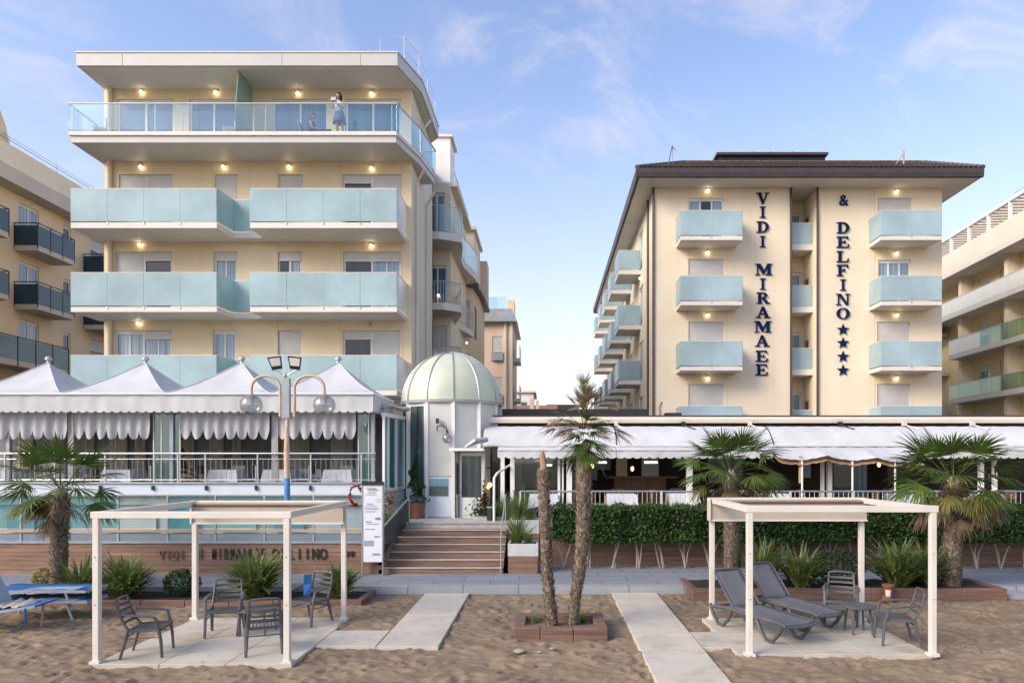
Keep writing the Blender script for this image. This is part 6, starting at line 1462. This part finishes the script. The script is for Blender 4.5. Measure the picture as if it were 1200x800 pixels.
pt = thing('plant_pot', 'small terracotta pot with a pale patch at the edge of the right bed', 'pot', (PX(1040, 14.75), 14.75, .1)); x = PX(1040, 14.62); q = MB(); q.lathe([(.001,.0),(.07,0),(.10,.22),(.12,.22),(.12,.27),(.09,.27),(.001,.24)], (x, 14.6, .12), 18); q.build('body', 'terra', pt, True, 30)
q = MB(); q.lathe([(.074,.02),(.094,.16)], (x, 14.595, .12), 8, R(-150), R(-80)); q.build('pale_patch', 'white', pt, True)
o = MB(); o.tube([(x-.02, 14.6, 0.02), (x, 14.6, .13)], .11, 10); o = o.build('pot_base', 'terra', pt, True)

# ================================================================== HEDGE
rnd = random.Random(9)
def hedge_proto(variant, label):
    t = local('hedge_shrub', label, 'hedge', 'clipped hedge shrubs along the right terrace'); L = 1.28; q = MB(); pts = []
    for i in range(2300):
        f_ = rnd.random()
        if f_ < .62: p = (rnd.uniform(-L/2-.1, L/2+.1), -.36+abs(rnd.gauss(0,.05))*rnd.choice((-1,1)), rnd.uniform(.74, 1.62))
        elif f_ < .84: p = (rnd.uniform(-L/2-.1, L/2+.1), rnd.uniform(-.38,.36), 1.62+rnd.gauss(0,.035))
        elif f_ < .93: p = (rnd.uniform(-L/2, L/2), rnd.uniform(-.36,.36), .74+rnd.gauss(0,.05))
        else: p = (rnd.uniform(-L/2, L/2), .36, rnd.uniform(.74, 1.62))
        bx2 = .05*math.sin(p[0]*7+variant)+.04*math.sin(p[2]*9+variant*2); pts.append((p[0], p[1]+bx2, p[2]+.03*math.sin(p[0]*9+variant*3)))
    leafcloud(q, pts, .046, asp=.5); q.build('foliage', 'hedge', t)
    q = MB(); q.box(-L/2-.02, L/2+.02, -.27, .28, .84, 1.54); q.build('dark_core', 'core', t)  # near-black box, its colour stands in for the shade between the leaves
    n = 3+variant % 2
    bases = [-.32, .28] 
    for i in range(n+3):
        b0 = bases[i % 2]+rnd.uniform(-.06,.06); tx_ = b0+rnd.uniform(-.28,.28); q = MB(); mid = (b0*.6+tx_*.4+rnd.uniform(-.04,.04), rnd.uniform(-.12,.02), .4)
        q.tube([(b0, rnd.uniform(-.1,.0), 0), mid, (tx_, rnd.uniform(-.2,.0), .85)], [.022, .018, .015], 7); q.build('stem', 'bark', t, True)
    return t
GH = 'clipped hedge shrubs along the right terrace'
labs = ['clipped hedge shrub at the left end of the hedge behind the broken stump', 'clipped hedge shrub just right of the tall thin palm', 'third hedge shrub from the left end below the terrace railing', 'fourth hedge shrub from the left end below the terrace railing', 'hedge shrub left of the palm behind the right pergola', 'hedge shrub directly behind the palm of the right pergola', 'hedge shrub just right of the palm behind the right pergola', 'hedge shrub above the second lounger', 'hedge shrub above the round dark shrub', 'hedge shrub behind the variegated strap leaf plant', 'hedge shrub left of the thick right palm', 'hedge shrub right of the thick right palm', 'hedge shrub at the right edge of the photo', 'hedge shrub past the right edge of the terrace view']
prot = [hedge_proto(k, labs[k]) for k in range(3)]
for i in range(14):
    loc = (.83+1.28*i, 18.05, .2)
    if i < 3: place(prot[i], loc)
    else: dup(prot[i % 3], loc, 0 if i % 2 else math.pi*0, labs[i], GH, (1 if i % 2 else -1, 1, 1) if False else None)

# ================================================================== STREET LAMP
Dl = 14.65; L_ = lambda px, py, dy=0: (PX(px, Dl), Dl+dy, PZ(py, Dl))
sl_ = thing('street_lamp', 'peeling cream and blue lamp post with two smoked globes and two floodlights', 'street lamp', (PX(337, Dl), Dl, .1))
q = MB(); q.tube([L_(337, 708), L_(337, 640), L_(336.5, 560)], [.075, .07, .06], 12); q.build('lower_pole', 'lampblue', sl_, True)
q = MB(); q.tube([L_(336.5, 560), L_(336, 530), L_(336.5, 500), L_(336.5, 490)], [.062, .06, .045, .04], 12); q.build('pole', 'lampcream', sl_, True)
q = MB(); x = PX(335.5, Dl); q.box(x-.08, x+.08, Dl-.06, Dl+.06, PZ(490, Dl), PZ(443, Dl)); q.build('bracket_plate', 'aluw', sl_)
q = MB(); q.tube([L_(334.5, 490), L_(334.5, 440), L_(334, 438)], .03, 8); q.sphere(L_(334, 440), .05, 10); q.build('upper_pole', 'lampcream', sl_, True)
for s in (-1, 1):
    cx = 294.5 if s < 0 else 380; ax = 328.5 if s < 0 else 345
    q = MB(); mid = (cx+ax)/2; hw_ = (ax-cx)/2; pts = [L_(ax, 488), L_(ax, 470), L_(ax, 455)]
    for k in range(13): a = math.pi*k/12; pts.append(L_(mid+hw_*math.cos(a), 455-15*math.sin(a)))
    pts.append(L_(cx, 462)); q.tube(pts, [.035]*2+[.032]*(len(pts)-3)+[.035], 10); q.build('curved_arm', 'lampcream', sl_, True)
    q = MB(); q.lathe([(.001,.02),(.05,.02),(.09,-.03),(.1,-.05),(.001,-.05)], L_(cx, 463), 14); hc = q.build('lamp_holder', 'lampcream', sl_, True)
    q = MB(); q.sphere(L_(cx, 474.5), .235, 28); q.build('globe', 'globe', sl_, True)
    q = MB(); q.tube([L_(cx, 464), L_(cx, 474)], .055, 10); q.build('bulb', 'sign', hc, True)
for px, tilt in ((323.5, .22), (346, -.18)):
    c = Vector(L_(px, 425)); q = MB(); m_ = Matrix.Translation(c) @ Matrix.Rotation(tilt*-.6, 4, 'Y') @ Matrix.Rotation(R(20), 4, 'X')
    q.m = m_; q.add([(-.15,-.03,.14),(.15,-.03,.14),(.11,-.03,-.14),(-.11,-.03,-.14),(-.11,.09,.10),(.11,.09,.10),(.08,.09,-.10),(-.08,.09,-.10)], [(3,2,1,0),(4,5,6,7),(0,1,5,4),(1,2,6,5),(2,3,7,6),(3,0,4,7)]); fl_ = q.build('floodlight', 'dark', sl_)
    q = MB(m_); q.add([(-.12,-.035,.11),(.12,-.035,.11),(.095,-.035,-.06),(-.095,-.035,-.06)], [(3,2,1,0)]); q.build('lens', 'shutter', fl_)
    q = MB(); q.tube([c+Vector((-.12,.03,-.16)), c+Vector((.12,.03,-.16))], .012, 6); q.tube([c+Vector((0,.03,-.16)), Vector(L_(335, 441))], .018, 6); q.build('yoke', 'steel', fl_)

# ================================================================== TABLES, CLOTHS, CHAIRS OF THE TWO RESTAURANTS
def cloth_mesh(c, hw, z, drop):
    q = MB(); S = 10; per = []
    for s_ in range(4):
        for i in range(S):
            u = -1+2*i/S; per.append([(u,-1),(1,u),(-u,1),(-1,-u)][s_])
    P = len(per); vs = [(c[0], c[1], z)]
    for lv in range(5):
        for i, (u, v) in enumerate(per):
            if lv == 0: k, zz = 1.0, z
            else:
                t = lv/4; crn = max(0, (abs(u)+abs(v)-1.3))/.7; k = 1+.02+.05*t*math.sin(i*1.9)+.14*t*crn; zz = z-drop*t*(1+.25*crn)
            vs.append((c[0]+u*hw*k, c[1]+v*hw*k, zz))
    fs = [(0, 1+i, 1+(i+1) % P) for i in range(P)]
    for lv in range(4):
        for i in range(P): fs.append((1+lv*P+i, 1+lv*P+P+i, 1+lv*P+P+(i+1) % P, 1+lv*P+(i+1) % P))
    q.add(vs, fs); return q
tab = local('dining_table', 'square table under a white cloth', 'table', 'clothed restaurant tables')
q = MB(); q.box(-.39,.39,-.39,.39,.70,.735); q.build('tabletop', 'woodin', tab)
for sx in (-1,1):
    for sy in (-1,1): q = MB(); q.box(sx*.34-.02, sx*.34+.02, sy*.34-.02, sy*.34+.02, 0, .70); q.build('leg', 'dark', tab)
clo = cloth_mesh((0,0), .40, .742, .34).build('tablecloth', 'cloth', None, True, 50); tag(clo, 'x', 'tablecloth', 'white restaurant tablecloths')
def make_dchair(mat, kind):
    t = local('dining_chair', kind, 'chair', 'dining chairs of the restaurants'); sz = .46
    q = MB(); q.box(-.21,.21,-.21,.21,sz-.03,sz+.01); q.build('seat', mat, t)
    q = MB(); q.box(-.20,.20,.19,.225,sz+.14,.86); q.box(-.19,-.16,.19,.222,sz,sz+.14); q.box(.16,.19,.19,.222,sz,sz+.14); q.build('backrest', mat, t)
    for sx in (-1,1):
        for y in (-.18,.19): q = MB(); q.tube([(sx*.18,y,sz-.03),(sx*.20,y*1.1,0)], .016, 6); q.build('leg', mat, t)
    return t
dcw = make_dchair('plasticw', 'x'); dcb = make_dchair('woodch', 'x'); dcd = make_dchair('plastic', 'x')
TG, CG, DG = 'clothed restaurant tables', 'white restaurant tablecloths', 'dining chairs of the restaurants'
usedT = [False, False, {}]
def settable(x, y, z, where, chairs):
    if not usedT[0]: place(tab, (x, y, z)); tab['label'] = 'square dining table ' + where; usedT[0] = True
    else: dup(tab, (x, y, z), 0, 'square dining table ' + where, TG)
    if not usedT[1]: place(clo, (x, y, z)); clo['label'] = 'white tablecloth on the table ' + where; usedT[1] = True
    else:
        c = clo.copy(); COL.objects.link(c); c.location = (x, y, z); c['label'] = 'white tablecloth on the table ' + where
    for (pr, dx, dy, rz_, nm) in chairs:
        if pr.name not in usedT[2]: place(pr, (x+dx, y+dy, z), R(rz_)); pr['label'] = nm+' the table '+where; usedT[2][pr.name] = 1
        else: dup(pr, (x+dx, y+dy, z), R(rz_), nm+' the table '+where, DG)
for px, y, where in ((12, 20.7, 'at the left edge behind the far left palm'), (146, 20.6, 'just right of the far left palm'), (268, 20.6, 'third from the left behind the left railing'), (330, 20.9, 'behind the cream lamp post'), (400, 20.6, 'at the right end of the left railing'), (70, 22.0, 'in the second row by the first wide post'), (232, 22.1, 'in the second row behind the dark clothed diner'), (366, 22.0, 'in the second row right of the lamp post')):
    settable(PX(px, y), y, fz, where, [(dcw, .66, -.05, -80, 'white chair right of'), (dcd, -.64, .0, 88, 'dark grey chair left of')] + ([(dcw, -.1, .7, 0, 'white chair behind')] if px in (268, 400) else []))
for px, y, where in ((637, 20.2, 'beside the broken stump on the right terrace'), (728, 20.1, 'right of the tall thin palm on the terrace'), (800, 20.5, 'in front of the wooden sideboard'), (905, 20.3, 'right of the palm behind the right pergola'), (1060, 20.1, 'left of the thick right palm'), (1150, 20.1, 'right of the thick right palm')):
    settable(PX(px, y), y, tz, where, [(dcb, .68, .02, -88, 'brown chair right of'), (dcb, -.66, .0, 92, 'brown chair left of'), (dcb, 0, .70, 4, 'brown chair behind')])

# ================================================================== PEOPLE
def person(label, joints, edges, clothes, headc, loc_root, hairlong=True, face=(-.7,-.7)):
    t = thing('person', label, 'person', loc_root)
    bm = bmesh.new(); lay = bm.verts.layers.skin.verify(); V = {}
    for k, (p, r) in joints.items():
        v = bm.verts.new(p); v[lay].radius = (r, r); V[k] = v
    V[list(joints)[0]][lay].use_root = True
    for a, b_ in edges: bm.edges.new((V[a], V[b_]))
    me = bpy.data.meshes.new('b'); bm.to_mesh(me); bm.free(); ob = bpy.data.objects.new('b', me); COL.objects.link(ob)
    s_ = ob.modifiers.new('s', 'SKIN'); s_.use_smooth_shade = True; ss = ob.modifiers.new('u', 'SUBSURF'); ss.levels = 2; ss.render_levels = 2
    dg = bpy.context.evaluated_depsgraph_get(); dg.update(); ev = bpy.data.meshes.new_from_object(ob.evaluated_get(dg)); bpy.data.objects.remove(ob)
    q = MB(); q.add([tuple(v.co) for v in ev.vertices], [tuple(p.vertices) for p in ev.polygons])
    hc = Vector(headc); f = Vector((*face, 0)).normalized(); sd_ = Vector((-f.y, f.x, 0))
    q.sphere(hc, .088, 16, 1.28); q.tube([hc+f*.07+Vector((0,0,.01)), hc+f*.108+Vector((0,0,-.02)), hc+f*.085+Vector((0,0,-.03))], [.012, .016, .01], 6)
    for s2 in (-1, 1): q.sphere(hc+sd_*(.088*s2)+Vector((0,0,-.005)), .02, 8, 1.5)
    body = q.build('body', 'skin', t, True, 180)
    q = MB(); [q.sphere(hc+f*.08+sd_*(.032*s2)+Vector((0,0,.018)), .011, 8) for s2 in (-1, 1)]; q.build('eyes', 'dark', t, True)
    q = MB(); q.tube([hc+f*.083+sd_*-.025+Vector((0,0,-.055)), hc+f*.088+Vector((0,0,-.056)), hc+f*.083+sd_*.025+Vector((0,0,-.055))], .006, 6); q.build('mouth', 'redleaf', t, True)
    q = MB(); hh = hc-f*.022+Vector((0,0,.025)); q.sphere(hh, .10, 16, 1.2)
    if hairlong: q.tube([hh-f*.05, hh-f*.07+Vector((0,0,-.12)), hh-f*.05+Vector((0,0,-.22))], [.08, .075, .03], 10)
    q.build('hair', 'hair', t, True)
    for nm, mt, ring in clothes:   # ring list: (centre, rx, ry)
        q = MB(); N = 18; vs = []
        for c, a, b_ in ring:
            for j in range(N): an_ = 2*math.pi*j/N; vs.append((c[0]+a*math.cos(an_)*(1+.03*math.sin(j*5)), c[1]+b_*math.sin(an_), c[2]))
        K = len(ring); q.add(vs, [(i*N+j, i*N+(j+1) % N, (i+1)*N+(j+1) % N, (i+1)*N+j) for i in range(K-1) for j in range(N)]); o = q.build(nm, mt, t, True, 60); sd = o.modifiers.new('s', 'SOLIDIFY'); sd.thickness = .012
    return t
px_, py_, pz_ = PX(397.5, 25.25), 25.25, 14.885
def pt_(x, y, z): return (px_+x, py_+y, pz_+z)
J = {'pelvis': (pt_(0,0,.92), .13), 'waist': (pt_(0,0,1.08), .115), 'chest': (pt_(-.01,0,1.28), .13), 'neck': (pt_(-.015,0,1.44), .055), 'nape': (pt_(-.02,-.01,1.52), .05)}
Ed = [('pelvis','waist'),('waist','chest'),('chest','neck'),('neck','nape')]
for s, n_ in ((-1,'l'),(1,'r')):
    J.update({n_+'hip': (pt_(s*.09,0,.86), .095), n_+'knee': (pt_(s*.095+.02,-.01,.48), .055), n_+'calf': (pt_(s*.095+.03,.02,.32), .052), n_+'ankle': (pt_(s*.09+.03,.03,.08), .035), n_+'toe': (pt_(s*.10,-.14,.03), .03),
              n_+'sh': (pt_(s*.165,0,1.38), .05), n_+'elb': (pt_(s*.22-.02,-.1,1.14), .038)})
    wr = pt_(-.12 if s < 0 else .02, -.24, 1.26 if s < 0 else 1.18); J[n_+'wr'] = (wr, .024); J[n_+'palm'] = ((wr[0]-.05, wr[1]-.02, wr[2]+.06), .026)
    Ed += [('pelvis',n_+'hip'),(n_+'hip',n_+'knee'),(n_+'knee',n_+'calf'),(n_+'calf',n_+'ankle'),(n_+'ankle',n_+'toe'),('chest',n_+'sh'),(n_+'sh',n_+'elb'),(n_+'elb',n_+'wr'),(n_+'wr',n_+'palm')]
    for k in range(4):
        b0 = Vector(J[n_+'palm'][0]); J[f'{n_}f{k}'] = (tuple(b0+Vector((-.03+.016*k, -.01, .045-.004*abs(k-1.5)))), .009); J[f'{n_}g{k}'] = (tuple(b0+Vector((-.045+.018*k, -.035, .07-.006*abs(k-1.5)))), .008); Ed += [(n_+'palm', f'{n_}f{k}'), (f'{n_}f{k}', f'{n_}g{k}')]
    J[n_+'th'] = (tuple(Vector(J[n_+'palm'][0])+Vector((.045,-.03,.02))), .010); Ed += [(n_+'palm', n_+'th')]
person('standing person in a pale top and blue fringed skirt leaning on the top balcony rail', J, Ed,
       [('top', 'top', [(pt_(0,0,1.02), .155, .13), (pt_(0,0,1.12), .145, .12), (pt_(-.01,0,1.26), .165, .135), (pt_(-.01,0,1.36), .17, .12), (pt_(-.015,0,1.43), .09, .08)]),
        ('skirt', 'denim', [(pt_(0,0,1.04), .15, .125), (pt_(0,0,.92), .185, .155), (pt_(0,0,.78), .21, .175), (pt_(0,0,.62), .225, .185)])], pt_(-.03,-.02,1.63), (px_, py_, pz_))
q = MB(); q.box(px_-.20, px_-.02, py_-.34, py_-.30, pz_+1.30, pz_+1.42); o = q.build('folded_cloth', 'top'); tag(o, 'small folded white cloth held by the person on the top balcony', 'cloth')
def seated(label, x, y, z, fx, darkmat, topm, hairlong=False, seat=.44, headd=0):
    def p(a, b_, c): return (x+a*fx if fx else x+a, y+b_, z+c)
    # faces +x*fx
    J = {'pelvis': (p(0,0,seat+.1), .125), 'waist': (p(-.03,0,seat+.26), .115), 'chest': (p(-.04,0,seat+.45), .13), 'neck': (p(-.02,0,seat+.60), .055), 'nape': (p(0,0,seat+.67), .05)}
    E = [('pelvis','waist'),('waist','chest'),('chest','neck'),('neck','nape')]
    for s, n_ in ((-1,'l'),(1,'r')):
        J.update({n_+'hip': (p(.06,s*.09,seat+.08), .09), n_+'knee': (p(.42,s*.11,seat+.07), .06), n_+'ankle': (p(.40,s*.11,.09), .038), n_+'toe': (p(.55,s*.12,.03), .03), n_+'sh': (p(-.03,s*.17,seat+.53), .05), n_+'elb': (p(.06,s*.22,seat+.28), .038), n_+'wr': (p(.28,s*.15,seat+.26), .026), n_+'palm': (p(.34,s*.13,seat+.25), .028), n_+'th': (p(.36,s*.10,seat+.29), .011)})
        E += [('pelvis',n_+'hip'),(n_+'hip',n_+'knee'),(n_+'knee',n_+'ankle'),(n_+'ankle',n_+'toe'),('chest',n_+'sh'),(n_+'sh',n_+'elb'),(n_+'elb',n_+'wr'),(n_+'wr',n_+'palm'),(n_+'palm',n_+'th')]
        for k in range(4): J[f'{n_}f{k}'] = (p(.40-.004*abs(k-1.5), s*(.105+.018*k), seat+.235), .009); E.append((n_+'palm', f'{n_}f{k}'))
    return person(label, J, E, [('shirt', topm, [(p(0,0,seat+.12), .15, .155), (p(-.03,0,seat+.28), .14, .15), (p(-.04,0,seat+.46), .15, .18), (p(-.03,0,seat+.56), .09, .13), (p(-.02,0,seat+.61), .07, .075)])], p(.02,0,seat+.79), (x, y, z), hairlong, (fx, -.25))
seated('person with dark hair sitting low on the top balcony beside the standing person', PX(366, 25.3), 25.35, 14.885, 1, 'dark', 'darkcloth', False, .13)
lc = thing('low_chair', 'low pale deck chair on the top balcony under the sitting person', 'chair', (PX(362, 25.3), 25.35, 14.885)); x = PX(363, 25.3)
q = MB(); q.box(x-.25, x+.32, 25.08, 25.62, 14.97, 15.0); q.build('seat', 'bluel', lc); q = MB(); q.prism_y([(x-.25,15.0),(x-.22,15.0),(x-.38,15.6),(x-.41,15.6)], 25.08, 25.62); q.build('backrest', 'bluel', lc)
for a in (-.22,.3):
    for b_ in (25.1, 25.6): q = MB(); q.box(x+a-.015, x+a+.015, b_-.015, b_+.015, 14.88, 14.97); q.build('leg', 'plasticw', lc)
ft = thing('low_table', 'low dark table beside the sitting person on the top balcony', 'table', (PX(381, 25.3), 25.3, 14.885)); x = PX(381, 25.3); q = MB(); q.box(x-.28, x+.28, 25.05, 25.5, 15.16, 15.2); q.build('tabletop', 'teal', ft)
for a in (-.25,.25):
    for b_ in (25.08, 25.47): q = MB(); q.box(x+a-.015, x+a+.015, b_-.015, b_+.015, 14.885, 15.16); q.build('leg', 'dark', ft)
for k, px in enumerate((116, 268)):
    c = dup(dcw, (PX(px, 25.3), 25.35, 14.885), R(-60), ['white chair alone at the left end of the top balcony', 'white chair on the top balcony just left of the glass divider'][k], DG)
sx_, sy_ = PX(213, 21.2), 21.2
seated('person in dark clothes sitting at the left restaurant behind the railing near the curtained glass', sx_, sy_, fz, 1, 'dark', 'darkcloth', False, .46)
dup(dcw, (sx_-.02, sy_, fz), R(90), 'white chair under the person sitting in the left restaurant', DG)

# ================================================================== SKY, SUN, CAMERA
w = bpy.data.worlds.new('World'); sc.world = w; w.use_nodes = True; nt = w.node_tree; bg = nt.nodes['Background']
SUN_EL, SUN_AZ = R(SEL), R(SAZ)     # azimuth measured from +Y towards +X
sky = nt.nodes.new('ShaderNodeTexSky'); sky.sky_type = 'NISHITA'; sky.sun_disc = False; sky.sun_elevation = SUN_EL; sky.sun_rotation = SUN_AZ
sky.altitude = 0; sky.air_density = 1.0; sky.dust_density = 1.2; sky.ozone_density = 1.6
tc = nt.nodes.new('ShaderNodeTexCoord'); sp = nt.nodes.new('ShaderNodeSeparateXYZ'); link(nt, tc.outputs['Generated'], sp.inputs[0])
def mth(op, a, b=None, clamp=False):
    n = nt.nodes.new('ShaderNodeMath'); n.operation = op; n.use_clamp = clamp
    for i, v in enumerate((a, b)):
        if v is None: continue
        if isinstance(v, (int, float)): n.inputs[i].default_value = v
        else: link(nt, v, n.inputs[i])
    return n.outputs[0]
zc = mth('MAXIMUM', sp.outputs[2], .02)
# project onto a cloud layer
den = mth('ADD', zc, .12); cx_ = mth('DIVIDE', sp.outputs[0], den); cy_ = mth('DIVIDE', sp.outputs[1], den)
cb = nt.nodes.new('ShaderNodeCombineXYZ'); link(nt, cx_, cb.inputs[0]); link(nt, cy_, cb.inputs[1])
mp = nt.nodes.new('ShaderNodeMapping'); mp.inputs['Scale'].default_value = (1.0, .9, 1); mp.inputs['Rotation'].default_value = (0, 0, R(-28)); link(nt, cb.outputs[0], mp.inputs[0])
mp2 = nt.nodes.new('ShaderNodeMapping'); mp2.inputs['Scale'].default_value = (1.5, 2.6, 1); link(nt, mp.outputs[0], mp2.inputs[0])
n1 = nt.nodes.new('ShaderNodeTexNoise'); n1.inputs['Scale'].default_value = 1.5; n1.inputs['Detail'].default_value = 9; n1.inputs['Roughness'].default_value = .62; n1.inputs['Distortion'].default_value = .7; link(nt, mp2.outputs[0], n1.inputs['Vector'])
n2 = nt.nodes.new('ShaderNodeTexNoise'); n2.inputs['Scale'].default_value = .9; n2.inputs['Detail'].default_value = 3; link(nt, mp.outputs[0], n2.inputs['Vector'])
r1 = nt.nodes.new('ShaderNodeMapRange'); r1.interpolation_type = 'SMOOTHSTEP'; r1.inputs[1].default_value = .44; r1.inputs[2].default_value = .80; link(nt, n1.outputs[0], r1.inputs[0])
r2n = nt.nodes.new('ShaderNodeMapRange'); r2n.interpolation_type = 'SMOOTHSTEP'; r2n.inputs[1].default_value = .38; r2n.inputs[2].default_value = .60; link(nt, n2.outputs[0], r2n.inputs[0])
cl = mth('MULTIPLY', r1.outputs[0], r2n.outputs[0]); cl = mth('MULTIPLY', cl, CLOUD, True)
# milky haze near the horizon
hz_ = mth('SUBTRACT', 1.0, mth('MULTIPLY', zc, HZK), True); hz_ = mth('MULTIPLY', mth('POWER', hz_, 1.6), HZA, True)
tint = mixc(nt, 1.0, sky.outputs[0], SKYTINT, 'MULTIPLY')
c1 = mixc(nt, cl, tint, CLOUDC); c2 = mixc(nt, hz_, c1, HAZEC)
link(nt, c2, bg.inputs[0]); bg.inputs[1].default_value = SKYS
sun = bpy.data.lights.new('sun', 'SUN'); sun.energy = SUNE; sun.angle = R(SUNANG); sun.color = SUNC
so = bpy.data.objects.new('sun', sun); COL.objects.link(so)
dirv = Vector((math.sin(SUN_AZ)*math.cos(SUN_EL), math.cos(SUN_AZ)*math.cos(SUN_EL), math.sin(SUN_EL)))
so.rotation_euler = dirv.to_track_quat('Z', 'Y').to_euler()
cam = bpy.data.cameras.new('camera'); cam.lens = 24; cam.sensor_width = 36; cam.shift_x = -40/1200; cam.shift_y = 141/1200; cam.clip_end = 6000; cam.clip_start = .1
co = bpy.data.objects.new('camera', cam); COL.objects.link(co); co.location = (0, 0, 3); co.rotation_euler = (R(90), 0, 0); sc.camera = co
sc.view_settings.view_transform = 'Standard'; sc.view_settings.look = 'None'; sc.view_settings.exposure = EXPO; sc.view_settings.gamma = 1
sc.render.engine = 'CYCLES'; sc.cycles.max_bounces = 6; sc.cycles.transparent_max_bounces = 12; sc.cycles.diffuse_bounces = 3; sc.cycles.glossy_bounces = 3; sc.cycles.transmission_bounces = 4
sc.cycles.use_denoising = True; sc.cycles.sample_clamp_indirect = 6; sc.cycles.caustics_reflective = False; sc.cycles.caustics_refractive = False
